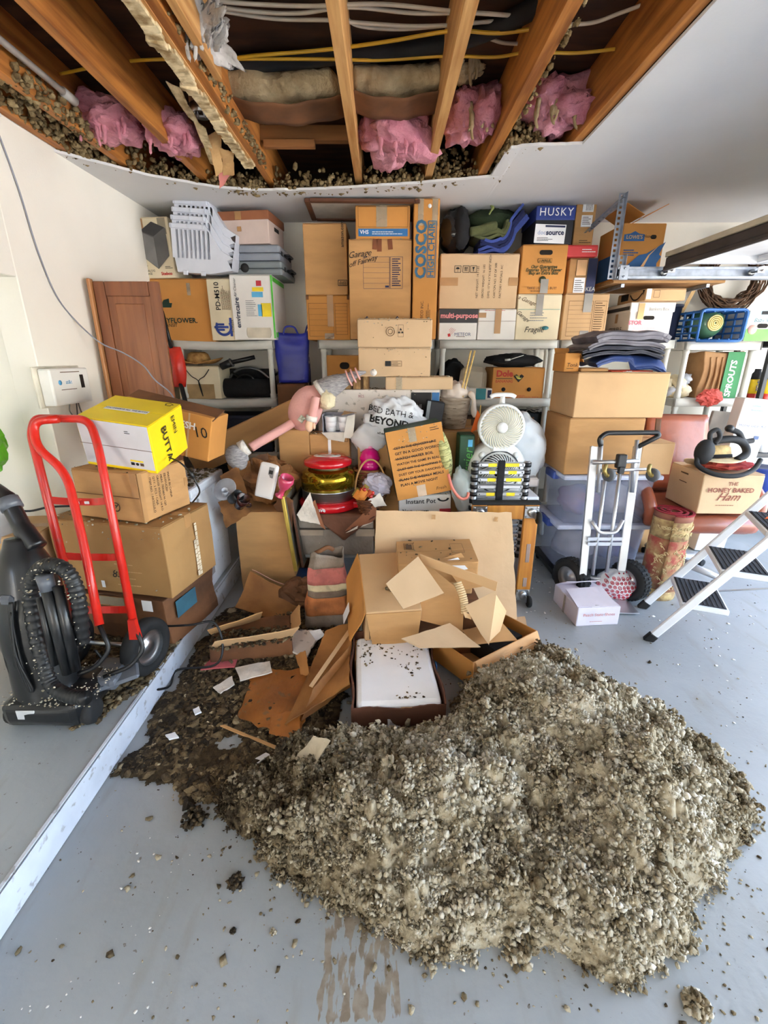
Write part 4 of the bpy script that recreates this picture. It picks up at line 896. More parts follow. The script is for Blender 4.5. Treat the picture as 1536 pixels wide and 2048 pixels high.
c1 = Carton('large_carton', 'large plain carton with a small white sticker, lower of two on the clear tubs', (.46, .42, .35), (1.36, 3.0, zt2), .0, KRAFT, tape=None)
c1.plate('front', .32, .40, .45, .50, WHITE_P, 'sticker', rot=-.3)
c3 = Carton('small_carton', 'small light carton beside the big carton on the clear tubs', (.20, .40, .20), (1.70, 2.99, zt2), 0, KRAFT_L, tape='top')
f = MB(); f.sheet(lambda u, v: (.035*(u-.5)+.0*v, -.16+.02*v, .22+.12*v), 4, 4, .004); f.build('raised_flap', KRAFT_D, c3.o)
c2 = Carton('large_carton', 'large plain corrugated carton, upper of two, right below the tarps', (.545, .42, .262), (1.415, 3.0, zt2+.353), .0, KRAFT_L, tape=None)
zt3 = zt2+.353+.264
s1 = fbox('open_small_box', 'small open brown box with a handwritten word beside the folded tarps', 1128, 706, 1158, 766, 2.90, .2, z=zt3, m=KRAFT_O, tape=None, flaps=False); s1.text('front', .5, .35, 'Tonk', .05, INK, shear=.2); s1.lines('front', .15, .12, .85, .2, 1, INK)
f = MB(); sheet4(f, [(s1.w/2, -.1, s1.h), (s1.w/2+.03, -.09, s1.h-.05), (s1.w/2+.03, .08, s1.h-.05), (s1.w/2, .1, s1.h)], 4, .004, .004); sheet4(f, [(-s1.w/2, .08, s1.h), (s1.w/2, .08, s1.h), (s1.w/2, .10, s1.h+.03), (-s1.w/2, .1, s1.h+.03)], 4, .004, .004); f.build('open_flap', KRAFT_O, s1.o)
s2 = fbox('small_carton', 'small plain brown carton directly under the front of the folded tarps', 1160, 736, 1216, 766, 2.88, .22, z=zt3, m=KRAFT, tape=None)
s3 = fbox('red_orange_box', 'red orange box with white print under the blue tarp', 1220, 748, 1304, 768, 2.86, .26, z=zt3, m=mat('red_orange_card', (222, 84, 56), .5, var=.05), tape=None, flaps=False); s3.plate('front', .28, .0, .95, .28, WHITE_P, 'white_panel'); s3.text('front', .4, .62, 'CT', .05, WHITE_P); s3.lines('top', .3, .1, .9, .3, 2, WHITE_P)
GREYT = mat('grey_tarp', (104, 100, 108), .45, var=.15, scale=7, bump=.3, bscale=12); BLUET = mat('blue_tarp', (52, 74, 132), .4, var=.15, scale=7, bump=.3, bscale=12); DKT = mat('dark_tarp', (44, 46, 58), .5, var=.15, bump=.3, bscale=12)
tp = aY(1228, 740, 2.95)
GT = 'folded tarps on the right shelving unit'
for i, (m, lab, w, dz, th, rx) in enumerate([(BLUET, 'crumpled blue tarp folded at the bottom of the tarp pile, hanging over its edge', .40, .085, .035, .06), (DKT, 'dark folded tarp lying on the blue tarp', .46, .125, .022, 0), (DKT, 'thin dark folded tarp in the middle of the tarp pile', .48, .150, .022, -.01), (GREYT, 'grey folded tarp second from the top of the tarp pile', .45, .175, .03, 0), (GREYT, 'grey quilted tarp folded on top of the tarp pile', .44, .210, .05, .02)]):
    t = thing('folded_tarp', lab, 'tarp', (tp.x+rx, 3.0, zt3+dz-.022), .04*(i-2), GT); f = MB()
    def fn(u, v, i=i, w=w, th=th, top=1):
        x = (u-.5)*w; y = (v-.5)*.32; e = min(1, min(u, 1-u)*6, min(v, 1-v)*6+.25); q = nvec((x, y, i), 9, i)*.011
        return (x+q.x, y+q.y, th*.5*e**.5 + q.z - (.05*max(0, abs(u-.5)-.28)*2*(1 if i < 4 else .4)) - (.07*max(0, .25-v)*(1 if i == 0 and u > .5 else 0)*3))
    f.sheet(fn, 20, 14, th*.8); f.build('folds', m, t)
    f = MB(); f.tube(smoothp([fn(k/10, 0) for k in range(11)]), .004, 5); f.build('hem', m, t)
# ------------------------------------------------------------------ middle heap, from back to front
from mathutils.bvhtree import BVHTree
def wrap_text(target, s, size, c, rot, m, off=.003, **k):
    """lettering laid on a curved front: every point pushed back (+y) onto the surface of target"""
    bpy.context.view_layer.update()
    me = text_mesh(s, size, **k); bm = bmesh.new(); bm.from_mesh(me); bmesh.ops.triangulate(bm, faces=bm.faces)
    for _ in range(1): bmesh.ops.subdivide_edges(bm, edges=[e for e in bm.edges if e.calc_length() > .012], cuts=2, use_grid_fill=True)
    mw = target.matrix_world; T = BVHTree.FromPolygons([mw @ v.co for v in target.data.vertices], [p.vertices[:] for p in target.data.polygons])
    M = basis(c, (math.cos(rot), 0, math.sin(rot)), (-math.sin(rot), 0, math.cos(rot)))
    last = c[1]
    for v in bm.verts:
        p = M @ v.co; h = T.ray_cast(Vector((p.x, c[1]-.6, p.z)), Vector((0, 1, 0)))[0]
        if h: last = h.y
        v.co = Vector((p.x, last-off, p.z))
    bm.to_mesh(me); bm.free(); me.materials.append(m); o = bpy.data.objects.new('lettering', me); COL.objects.link(o)
    root = target
    while root.parent: root = root.parent
    o.parent = root; o.matrix_parent_inverse = root.matrix_world.inverted(); return o
# second shelf of the third unit
dl = fbox('banana_carton', 'brown banana carton with red lettering and round vent holes on the third unit', 985, 735, 1088, 795, 3.67, .30, z=z2, m=KRAFT_O, tape=None)
dl.text('front', .22, .80, 'Dole', .10, mat('red_ink', (186, 62, 48), .7), bold=.04); dl.text('front', .22, .56, 'BANANAS', .046, mat('red_ink', (186, 62, 48), .7), bold=.01); dl.plate('front', .06, .64, .38, .66, mat('green_ink', (24, 52, 40), .7), 'green_line')
f = MB(); f.prism([(-.04, .01), (-.02, .025), (0, .012), (.02, .025), (.04, .01), (.0, -.035)], .001); o = f.build('banana_print', INK, dl.o); o.matrix_local = dl.at('front', .50, .68)
f = MB(); 
for k in range(3): f.tube(smoothp([(-.025+.012*k, .012, 0), (-.01+.008*k, -.008, 0), (.012+.004*k, -.012+.004*k, 0)]), .003, 5)
o = f.build('banana_print_yellow', mat('banana_yellow', (206, 200, 96), .6), dl.o); o.matrix_local = dl.at('front', .50, .69, .005) @ Matrix.Diagonal((1, 1, .2, 1))
for x in (.22, .72): f = MB(); f.lathe([(.016, 0), (.016, .001), (0, .001)], 16); o = f.build('vent_hole', HOLE, dl.o); o.matrix_local = dl.at('front', x, .30)
dl.lines('front', .02, .03, .98, .12, 2, mat('red_ink', (186, 62, 48), .7))
p = aY(1022, 720, 3.72); t = thing('black_shoulder_bag', 'black fabric bag slumped on top of the banana carton', 'bag', (p.x, 3.80, z2+dl.h+.004))
f = MB(); f.blob((.03, 0, .045), (.23, .12, .055), 24, 12, amp=.25, ns=2.5, seed=3, fold=.15); f.build('body', BLACKF, t)
f = MB(); f.tube(smoothp([(-.14, -.10, .05), (-.06, -.13, .03), (.02, -.12, .09), (.10, -.125, .085)]), .008, 6); f.build('strap', BLACKF, t); f = MB(); f.tube([(-.02, -.14, .055), (.08, -.13, .085)], .003, 6); f.tube([(-.06, -.13, .05), (-.02, -.14, .055)], .008, 6); f.build('white_handle', WHITEPL, t)
p = aY(948, 750, 3.66); t = thing('chair_back_pad', 'beige padded chair back standing behind the two bamboo sticks', 'chair back', (p.x, 3.72, z2), (-.1, .06, 0))
f = MB(); f.soft(.20, .05, .235, 5, .002, .01, 2, r=.035); f.build('pad', mat('beige_vinyl', (176, 166, 146), .6, var=.06), t); f = MB(); f.box((0, .035, .10), (.06, .02, .2)); f.build('support', BLACKP, t)
p = aY(912, 740, 3.70); t = thing('black_backpack', 'dark slumped backpack between the beige chair back and the post', 'bag', (p.x+.0, 3.90, z2)); f = MB(); f.blob((0, 0, .14), (.13, .10, .15), 20, 12, amp=.2, ns=2.5, seed=8, fold=.1); f.build('body', BLACKF, t); f = MB(); f.tube(smoothp([(-.06, -.09, .22), (-.02, -.12, .27), (.05, -.10, .24), (.07, -.11, .1)]), .01, 6); f.build('strap', BLACKF, t)
p = aY(893, 750, 3.66); t = thing('white_pouch', 'white crumpled pouch at the left end of the third unit second shelf', 'pouch', (p.x, 3.70, z2)); f = MB(); f.blob((0, 0, .075), (.055, .06, .08), 18, 12, amp=.15, ns=4, seed=4, fold=.2); f.build('body', WHITEPL, t); f = MB(); f.tube([(.03, -.05, .11), (.13, -.06, .10)], .004, 6); f.build('drawstring', WHITE_P, t)
te = fbox('teal_white_box', 'small white and teal box at the edge of the shelf under the chair back', 934, 777, 984, 797, 3.60, .1, z=z2, m=WCARD, tape=None, flaps=False); te.plate('front', .35, 0, .75, 1, mat('teal_print2', (16, 130, 140), .5), 'teal_panel'); te.plate('front', .82, .15, .97, .85, NAVY, 'badge')
z3 = LV[2]-.005
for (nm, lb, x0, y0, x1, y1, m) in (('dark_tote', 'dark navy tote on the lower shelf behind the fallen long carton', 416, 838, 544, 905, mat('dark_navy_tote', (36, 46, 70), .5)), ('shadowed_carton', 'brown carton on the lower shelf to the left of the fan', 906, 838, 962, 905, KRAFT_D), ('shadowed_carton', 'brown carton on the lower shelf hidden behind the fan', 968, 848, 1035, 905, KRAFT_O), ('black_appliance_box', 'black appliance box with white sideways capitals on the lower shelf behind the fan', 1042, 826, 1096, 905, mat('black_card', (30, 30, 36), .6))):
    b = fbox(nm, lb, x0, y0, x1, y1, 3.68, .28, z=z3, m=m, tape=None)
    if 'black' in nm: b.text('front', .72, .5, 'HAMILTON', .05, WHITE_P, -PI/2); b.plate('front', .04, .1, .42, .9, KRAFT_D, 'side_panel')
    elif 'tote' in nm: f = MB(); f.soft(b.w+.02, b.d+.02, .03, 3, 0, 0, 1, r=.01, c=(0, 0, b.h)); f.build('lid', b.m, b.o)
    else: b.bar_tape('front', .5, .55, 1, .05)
t = thing('coiled_wire', 'coil of white wire on top of the black appliance box', 'wire', tuple(aY(1068, 826, 3.76)-Vector((0, 0, .0))))
f = MB(); f.tube([(.06*math.cos(a)*(1+.1*math.sin(3*a)), .04*math.sin(a), .012+.03*abs(math.sin(a*.7))) for a in [k*.35 for k in range(54)]], .0035, 5); f.build('loops', WHITEPL, t)
b = fbox('dark_tote', 'dark tote added to darken the bottom shelf of the left unit', 420, 930, 545, 1000, 3.68, .28, z=LV[3]-.005, m=mat('black_card', (30, 30, 36), .6), tape=None)  # dark tote put in to fill the darkness below the shelves
# buried cartons which carry the things on top
def buried(label, x0, x1, y0, y1, h, z=0.0, m=None): return Carton('buried_carton', label, (x1-x0, y1-y0, h), ((x0+x1)/2, (y0+y1)/2, z), 0, m or KRAFT)
buried('brown carton underneath the lettered white plastic bag', -.17, .36, 2.90, 3.085, .93)
buried('brown carton underneath the bark planter', .375, .64, 3.02, 3.30, .985)
buried('brown carton underneath the green water carton', .44, .60, 2.84, 3.0, .62)
buried('low carton underneath the white cooker carton', .02, .42, 2.70, 2.89, .31)
# big plain carton with the doll, carton with cups
dx = fbox('tall_plain_carton', 'plain tan carton the pink doll sits on, left of the cup carton', 561, 858, 621, 1010, 2.93, .16, z=0, m=KRAFT)
cx = fbox('cup_carton', 'brown carton under the torn open pack of white cups', 622, 868, 700, 1000, 2.95, .14, z=0, m=KRAFT)
cx.bar_tape('front', .5, .86, 1.0, .02, WHITE_P); cx.frame_print('front', .72, .95, .96, .985, INK)
p = aY(676, 866, 2.95); t = thing('cup_pack', 'torn open grey pack of white paper cups beside the pink doll', 'cups', (p.x, 3.02, cx.h+.004))
LIL = mat('lilac_grey_card', (170, 166, 178), .7)
f = MB(); f.soft(.20, .13, .004, 2, 0, 0, 1, r=.001); f.box((-.098, 0, .06), (.004, .13, .12)); f.box((0, .063, .06), (.20, .004, .12)); f.build('tray', LIL, t)
cup = [(.0, 0), (.03, 0), (.036, .028), (.037, .03), (.034, .03), (.038, .06), (.039, .062), (.036, .062), (.041, .094), (.042, .098), (.038, .098), (.03, .02), (0, .02)]
for i, (x, y) in enumerate(((-.05, -.02), (.04, -.025), (-.01, .035))): f = MB(); f.lathe(cup, 20, Matrix.Translation((x, y, .006))); f.build('cup_stack', WHITE_P, t)
f = MB(); sheet4(f, [(.06, -.066, .11), (.115, -.06, .125), (.10, -.10, -.035), (.035, -.10, -.025)], 5, .003, .006, torn=.004); f.build('torn_flap', mat('grey_white_card', (214, 208, 198), .8), t)
f = MB(); sheet4(f, [(-.11, -.07, .005), (.06, -.07, .01), (.045, -.115, -.05), (-.06, -.11, -.035)], 6, .003, .006, torn=.006); f.build('torn_flap', mat('grey_white_card', (214, 208, 198), .8), t)
f = MB(); sheet4(f, [(-.10, .0, .125), (.0, -.05, .135), (.0, .05, .14), (-.09, .06, .13)], 4, .002, .01, torn=.005); f.build('black_film', GLOSSB, t)
f = MB(); sheet4(f, [(.02, -.03, .115), (.09, -.05, .13), (.12, .05, .12), (.03, .06, .13)], 4, .003, .008, torn=.006); f.build('torn_flap', KRAFT_L, t)
# doll: one plush toy with knitted hat
PINK = mat('pink_plush', (226, 168, 160), .95, var=.06, bump=.2, bscale=90); GREYK = mat('grey_knit', (176, 172, 172), .95, scale=40, col2=(128, 126, 130), bump=.7, bscale=50, stretch=(1, 1, 4)); FURW = mat('white_fleece', (236, 228, 218), 1, var=.08, bump=.9, bscale=60)
p = aY(607, 815, 2.90); t = thing('plush_gnome', 'pink plush doll with grey knitted hat slumped over the cartons', 'doll', (p.x, 2.93, dx.h+.004))
f = MB(); f.blob((.01, 0, .125), (.105, .09, .145), 22, 14, Euler((0, .42, 0)), .05, 3, 2); f.build('body', PINK, t)
hp = [aY(648, 782, 2.92), aY(668, 770, 2.91), aY(690, 760, 2.90), aY(712, 749, 2.90), aY(732, 744, 2.90)]; L0 = Vector(t.location)
f = MB(); f.tube(smoothp([q-L0 for q in hp], 4), [.075, .073, .07, .066, .062, .058, .052, .046, .04, .036, .032, .028, .022, .018, .013, .009, .006][:17], 16); f.build('knitted_hat', GREYK, t)
f = MB(); f.tube([hp[0]-L0+Vector((-.016, 0, -.012)), hp[0]-L0+Vector((.006, 0, .004))], [.082, .08], 16); f.build('fleece_brim', FURW, t)
for k in range(3):
    f = MB(); a = hp[3].lerp(hp[2], .4*k-.2)-L0; f.tube([a, a+Vector((-.007, 0, -.003))], [.0385+.006*k, .0392+.006*k], 14); f.build('pink_band', PINK, t)
f = MB(); f.blob(aY(747, 745, 2.90)-L0, (.021, .021, .021), 12, 8, amp=.1); f.build('pom_pom', FURW, t)
f = MB(); f.blob(aY(655, 800, 2.86)-L0, (.05, .04, .06), 16, 10, amp=.3, ns=6, fold=.2); f.build('beard', mat('cream_beard', (240, 226, 190), 1, var=.1, bump=.8), t)
ar = [aY(632, 795, 2.84), aY(628, 815, 2.82), aY(624, 832, 2.82)]
f = MB(); f.tube(smoothp([q-L0 for q in ar], 4), .026, 12); f.build('arm', PINK, t); f = MB(); f.tube([aY(624, 832, 2.82)-L0, aY(622, 842, 2.82)-L0], [.034, .036], 12); f.build('fleece_cuff', FURW, t)
f = MB(); f.blob(aY(619, 851, 2.82)-L0, (.028, .025, .04), 12, 8, Euler((0, .2, 0))); f.blob(aY(628, 852, 2.81)-L0, (.01, .01, .022), 8, 6); f.build('hand', mat('peach_plush', (232, 190, 160), .95), t)
lg = [aY(585, 846, 2.88), aY(562, 860, 2.84), aY(530, 878, 2.78), aY(502, 895, 2.72)]
f = MB(); f.tube(smoothp([q-L0 for q in lg], 5), .028, 12); f.build('leg', PINK, t)
f = MB(); f.tube([aY(494, 893, 2.71)-L0, aY(482, 900, 2.70)-L0], [.048, .05], 14); f.build('fleece_cuff', FURW, t)
f = MB(); f.blob(aY(474, 915, 2.68)-L0, (.065, .06, .078), 18, 12, Euler((0, -.4, 0)), .06, 3); f.build('boot', GREYK, t)
f = MB(); f.box(aY(603, 838, 2.79)-L0, (.035, .006, .04), Euler((0, .7, 0))); f.build('patch', mat('patterned_patch', (200, 192, 172), .9, scale=60, col2=(90, 90, 70)), t)
f = MB(); f.tube(smoothp([q-L0 for q in (aY(645, 780, 2.98), aY(636, 772, 2.98), aY(630, 776, 2.97), aY(634, 790, 2.96))], 4), .02, 10); f.build('ear_flap', PINK, t)
# plastic shopping bag
PLAS = mat('white_plastic_film', (232, 234, 238), .35, var=.05, alpha=.93)
p = aY(790, 850, 2.92); t = thing('plastic_shopping_bag', 'crumpled white plastic bag with bold black lettering in front of the television carton', 'bag', (p.x, 2.97, .935)); t.scale = (1.22, 1.0, 1.08)
f = MB(); f.blob((0, 0, .10), (.175, .11, .155), 52, 34, Euler((0, .12, 0)), .2, 3.2, 4, fold=.24); bo = f.build('body', PLAS, t)
f = MB(); f.blob((-.13, -.03, .02), (.10, .09, .09), 22, 14, amp=.2, ns=3, seed=6, fold=.2); f.build('folded_corner', PLAS, t)
wrap_text(bo, 'BED BATH &', .052, tuple(aY(782, 826, 2.86)), -.16, INK); wrap_text(bo, 'BEYOND', .062, tuple(aY(778, 846, 2.84)), -.16, INK, bold=.035); wrap_text(bo, 'where savings and style', .026, tuple(aY(792, 872, 2.84)), -.12, INK, bold=.01)
# dark folder box, planter, sticks
b = fbox('black_file_case', 'black file case standing between the television carton and the bark planter', 846, 803, 880, 870, 3.00, .10, z=.93, m=mat('black_card', (30, 30, 36), .6), tape=None, flaps=False, roll=.12); b.plate('front', -.02, .0, .18, 1.0, mat('clear_edge', (150, 156, 160), .2, alpha=.6), 'clear_edge', t=.004)
BARK = mat('birch_bark', (198, 182, 164), .8, scale=9, col2=(136, 116, 98), stretch=(1, 1, 5), bump=.5, bscale=24)
p = aY(913, 835, 3.06); t = thing('bark_planter', 'birch bark planter holding a crumpled bag and two bamboo sticks', 'planter', (p.x, 3.16, .99))
f = MB(); f.lathe([(0, 0), (.075, 0), (.108, .20), (.112, .205), (.104, .205), (.075, .02), (0, .02)], 28); f.build('pot', BARK, t)
rb = random.Random(8); f = MB()
for k in range(46):
    a = rb.uniform(0, 2*PI); z = rb.uniform(.01, .19); r = .076+.033*z/.2; L = rb.uniform(.012, .03)
    f.tube([((r)*math.cos(a+q*L/r), (r)*math.sin(a+q*L/r), z) for q in (-.5, -.25, 0, .25, .5)], .0016, 4)
f.build('bark_flecks', mat('bark_dark', (104, 82, 62), .9), t)
t2 = thing('crumpled_bag', 'crumpled clear plastic bag spilling from the bark planter', 'bag', (p.x, 3.16, 1.19)); f = MB(); f.blob((0, 0, .03), (.095, .09, .085), 24, 16, amp=.25, ns=3.5, seed=3, fold=.3); f.build('body', mat('cream_film', (222, 208, 196), .4, var=.1, alpha=.9), t2)
f = MB(); f.tube(smoothp([(.085, -.05, .04), (.11, -.08, 0), (.115, -.08, -.07), (.125, -.08, -.12)], 4), [.012, .02, .022, .018, .014, .014, .016, .018, .02, .02, .018, .014, .01], 8); f.build('twisted_end', mat('cream_film', (222, 208, 196), .4), t2)
BAM = mat('bamboo', (214, 180, 112), .5, scale=12, stretch=(1, 1, 6))
for i, (a, b_) in enumerate((((915, 818), (942, 701)), ((921, 812), (950, 701)))):
    A, B = aY(*a, 3.10), aY(*b_, 3.10); t = thing('bamboo_stick', ('left of the two bamboo sticks rising from the bark planter', 'right of the two bamboo sticks rising from the bark planter')[i], 'stick', tuple(A), 0, 'bamboo sticks in the planter'); d = B-A
    f = MB(); f.tube([d*q for q in (0, .3, .305, .31, .62, .625, .63, 1)], [.006, .006, .0075, .006, .006, .0075, .006, .0055], 8); f.build('cane', BAM, t)
gw = fbox('green_water_carton', 'green sparkling water carton with sideways pale lettering below the bark planter', 917, 870, 947, 985, 2.84, .14, z=.622, m=mat('bottle_green_card', (26, 70, 42), .5), tape=None); gw.text('front', .62, .45, 'Perrier', .13, mat('lime_print', (88, 168, 76), .6), PI/2, shear=.2); gw.plate('front', .55, .80, .85, .92, mat('blue_sticker', (90, 176, 220), .6), 'blue_badge')
# cooker carton, lettered meal carton
ip = fbox('cooker_carton', 'white pressure cooker carton with thin black script under the leaning meal carton', 801, 990, 904, 1075, 2.70, .19, z=.312, m=WCARD, tape=None, roll=-.04)
ip.text('front', .42, .88, 'Instant Pot', .066, INK, 0, bold=.008, align='CENTER'); ip.text('front', .16, .70, 'Nova', .045, INK, bold=.02); ip.lines('front', .32, .66, .7, .72, 1, INK); ip.plate('front', .78, .50, .995, .72, mat('red_sticker', (196, 50, 62), .6), 'red_panel')
f = MB(); f.tube(arc((0, 0, 0), .03, PI, 2*PI, 10, 'xy'), .008, 6); o = f.build('pot_print', INK, ip.o); o.matrix_local = ip.at('front', .85, .93) @ Matrix.Diagonal((1, .6, .1, 1))
R_ = Euler((0, -.19, .06)); p = aY(848, 996, 2.66); GREENC = mat('dark_green_card', (38, 70, 52), .6)
hf = Carton('meal_kit_carton', 'kraft and green carton with lines of slogans, leaning in the middle of the heap', (.335, .17, .425), (p.x, p.y+.10, p.z+.012), R_, GREENC, tape=None)
hf.plate('front', .0, .0, 1.0, 1.0, KRAFT_O, 'kraft_front', t=.002, off=.0025)
LT = ['GET IN THE GROCERY LINE', 'GET IN A GOOD WORKOUT', 'WATCH WATER BOIL', 'WATCH THE GAME IN REAL TIME', 'DUST OFF THE CHOPPING BOARD', 'DUST OFF YOUR DANCING SHOES', 'PLAN THE WEEKLY MEALS', 'PLAN A MOVIE NIGHT']
for i, s in enumerate(LT):
    v = .755-.077*i; hf.text('front', .10, v, s, .032 if len(s) > 22 else .036, INK, 0, align='LEFT', bold=.02)
    if i % 2 == 0: W_ = (.7, 0, .46, 0, .74, 0, .6, 0)[i]; hf.plate('front', .08, v-.004, .10+W_, v+.004, INK, 'strike_line', off=.0052)
hf.bar_tape('front', .46, .80, 1.0, .045, TAPE_C); hf.bar_tape('front', .46, .0, .17, .055, mat('pale_tape', (214, 190, 166), .4)); hf.text('front', .82, .07, 'Fresh', .045, INKG, shear=.2); hf.lines('front', .78, .90, .95, .96, 2, INK)
# plaid cushion, clear bag beside it
CUSH = mat('plaid_cloth', (196, 192, 130), .9, scale=26, col2=(140, 138, 84), stretch=(1, 1, 3), bump=.4)
p = aY(898, 905, 2.78); t = thing('plaid_cushion', 'pale green plaid cushion wedged upright against the meal carton', 'cushion', (p.x, 2.80, p.z-.17), (0, -.26, .1))
f = MB()
def cush(u, v):
    a = u*2*PI; k = math.sin(v*PI)**.5
    return (.06*math.cos(a)*k*(1 if math.cos(a) > 0 else .7)-.01, .13*math.copysign(abs(math.sin(a))**.7, math.sin(a))*(.35+.65*k), v*.36)
f.sheet(cush, 28, 16, .003); f.build('cover', CUSH, t)
f = MB()
for k in range(9): z = .03+k*.037; f.tube([cush(q, z/.36) for q in [(.5+.02*i) for i in range(26)]], .0025, 4)
f.build('woven_lines', mat('olive_thread', (110, 108, 66), .9), t)
p = aY(915, 950, 2.74); t = thing('clear_carrier_bag', 'translucent carrier bag with an orange rim hanging beside the plaid cushion', 'bag', (p.x, 2.66, .555)); CLR = mat('translucent_film', (214, 226, 226), .25, var=.06, alpha=.55, trans=.2)
f = MB(); f.blob((.03, 0, .12), (.075, .05, .155), 26, 18, Euler((0, -.22, 0)), .18, 2.5, 7, fold=.2); f.build('body', CLR, t)
f = MB(); f.tube(smoothp([(-.075, -.04, .24), (-.05, -.07, .16), (0, -.07, .10), (.04, -.06, .10), (.05, -.05, .13)], 5), .009, 8); f.build('orange_rim', mat('salmon_plastic', (226, 128, 110), .4), t)
# fan on the white cabinet
CABW = mat('white_enamel', (224, 228, 236), .35, var=.03, dirt=.3)
t = thing('white_cabinet', 'low white enamel cabinet behind the orange wheeled frame, carrying the fan', 'cabinet', (.72, 2.90, 0))
f = MB(); f.soft(.47, .46, .62, 3, 0, 0, 1, r=.01, c=(0, 0, .02)); f.build('body', CABW, t); f = MB(); f.box((0, -.235, .33), (.44, .012, .56), b=.004); f.build('door', CABW, t); f = MB(); f.box((.19, -.246, .5), (.015, .012, .12)); f.build('handle', STEEL, t)
FANW = mat('fan_plastic', (226, 227, 226), .35, var=.02); FCR = mat('yellowed_grille', (238, 232, 208), .4); DKG = mat('fan_inside', (56, 56, 58), .6)
p = aY(1000, 853, 2.84); p2 = aY(1000, 941, 2.84); t = thing('table_fan', 'white table fan with a round tilting head and swirled grilles on the white cabinet', 'fan', (p.x, 2.90, .642))
def ring(mb, c, r, r2, n=32, pl='xz'): mb.tube(arc(c, r, 0, 2*PI, n, pl)[:-1], r2, 8, True)
def swirl(mb, c, r0, r1, n, tw, r=.0032):
    for k in range(n):
        a0 = 2*PI*k/n; mb.tube([(c[0]+(r0+(r1-r0)*q)*math.cos(a0+tw*q), c[1]-.012*math.sin(q*PI), c[2]+(r0+(r1-r0)*q)*math.sin(a0+tw*q)) for q in (0, .2, .4, .6, .8, 1)], [r*k for k in (.45, .6, .8, .95, 1.05, 1.1)], 5)
cz, cz2, yy = p.z-.642, p2.z-.642, -.10
f = MB(); M = Matrix.Translation((0, yy, cz)) @ Matrix.Rotation(PI/2, 4, 'X'); f.lathe([(.132, 0), (.14, -.005), (.142, -.02), (.135, -.07), (.10, -.11), (.0, -.12)], 36, M); f.build('head_shell', FANW, t)
f = MB(); ring(f, (0, yy-.002, cz), .133, .011); f.build('head_rim', FANW, t)
f = MB(); f.lathe([(.125, 0), (.0, .0)], 32, Matrix.Translation((0, yy+.003, cz)) @ Matrix.Rotation(PI/2, 4, 'X')); f.build('dark_inside', DKG, t)
f = MB(); swirl(f, (0, yy-.012, cz), .03, .128, 36, .9, .0034); f.build('swirl_grille', FCR, t)
f = MB(); f.lathe([(.034, 0), (.033, .008), (.02, .014), (0, .016)], 24, Matrix.Translation((0, yy-.014, cz)) @ Matrix.Rotation(PI/2, 4, 'X')); f.build('hub_cap', FANW, t)
f = MB(); f.tube(fillet([(0, yy+.04, cz+.13), (0, yy+.03, cz+.185)], .01), [.018, .014], 10); f.tube(smoothp([(-.075, yy+.03, cz+.178), (-.05, yy+.03, cz+.19), (0, yy+.03, cz+.192), (.05, yy+.03, cz+.19), (.075, yy+.03, cz+.178)], 4), .013, 10); f.build('handle', FANW, t)
f = MB(); f.tube([(0, yy+.05, cz-.14), (0, yy+.05, cz2+.11)], [.045, .055], 14); f.box((0, yy+.01, cz2+.15), (.11, .05, .05), b=.012); f.build('neck', FANW, t)
f = MB(); f.lathe([(.116, 0), (.172, -.012), (.19, -.05), (.185, -.14), (.14, -.17), (0, -.17)], 36, Matrix.Translation((0, yy, cz2)) @ Matrix.Rotation(PI/2, 4, 'X')); f.build('lower_shell', FANW, t)
f = MB(); ring(f, (0, yy-.008, cz2), .134, .004); f.build('dark_ring', DKG, t)
f = MB(); f.lathe([(.116, 0), (.0, .0)], 32, Matrix.Translation((0, yy-.002, cz2)) @ Matrix.Rotation(PI/2, 4, 'X')); f.build('dark_inside', DKG, t)
f = MB(); swirl(f, (0, yy-.012, cz2), .03, .118, 34, .9, .0042); f.build('swirl_grille', FANW, t)
f = MB(); f.soft(.30, .22, .06, 3, 0, 0, 1, r=.02, c=(0, .0, 0)); f.soft(.20, .14, cz2-.10, 2, 0, 0, 1, r=.01, c=(0, 0, .04)); f.build('foot', FANW, t)
for s in (-1, 1): f = MB(); f.blob((s*.105, yy+.01, cz2+.105), (.022, .02, .022), 10, 8); f.build('side_knob', FANW, t)
p = aY(1058, 900, 2.95); t = thing('white_bag', 'big translucent white bag bulging to the right of the fan', 'bag', (p.x-.02, 2.98, .70)); f = MB(); f.blob((0, 0, .2), (.135, .11, .215), 30, 20, Euler((0, -.25, 0)), .18, 2.2, 3, fold=.15); f.build('body', mat('frosted_film', (222, 230, 238), .35, var=.05, alpha=.88), t)
f = MB(); f.box((0, 0, -.028), (.17, .2, .06), b=.01); f.build('contents', mat('pale_contents', (200, 190, 186), .8), t)
t = thing('orange_flag', 'small orange pennant behind the left edge of the fan head', 'flag', tuple(aY(948, 848, 3.0)), (0, 0, 0)); f = MB(); sheet4(f, [(-.02, 0, -.06), (.03, 0, -.03), (.035, 0, .06), (.02, .01, .09)], 4, .003, .006); f.build('cloth', mat('orange_cloth', (228, 106, 34), .8), t); f = MB(); f.tube([(.036, .004, -.36), (.036, .004, .12)], .004, 6); f.build('stick', BAM, t)
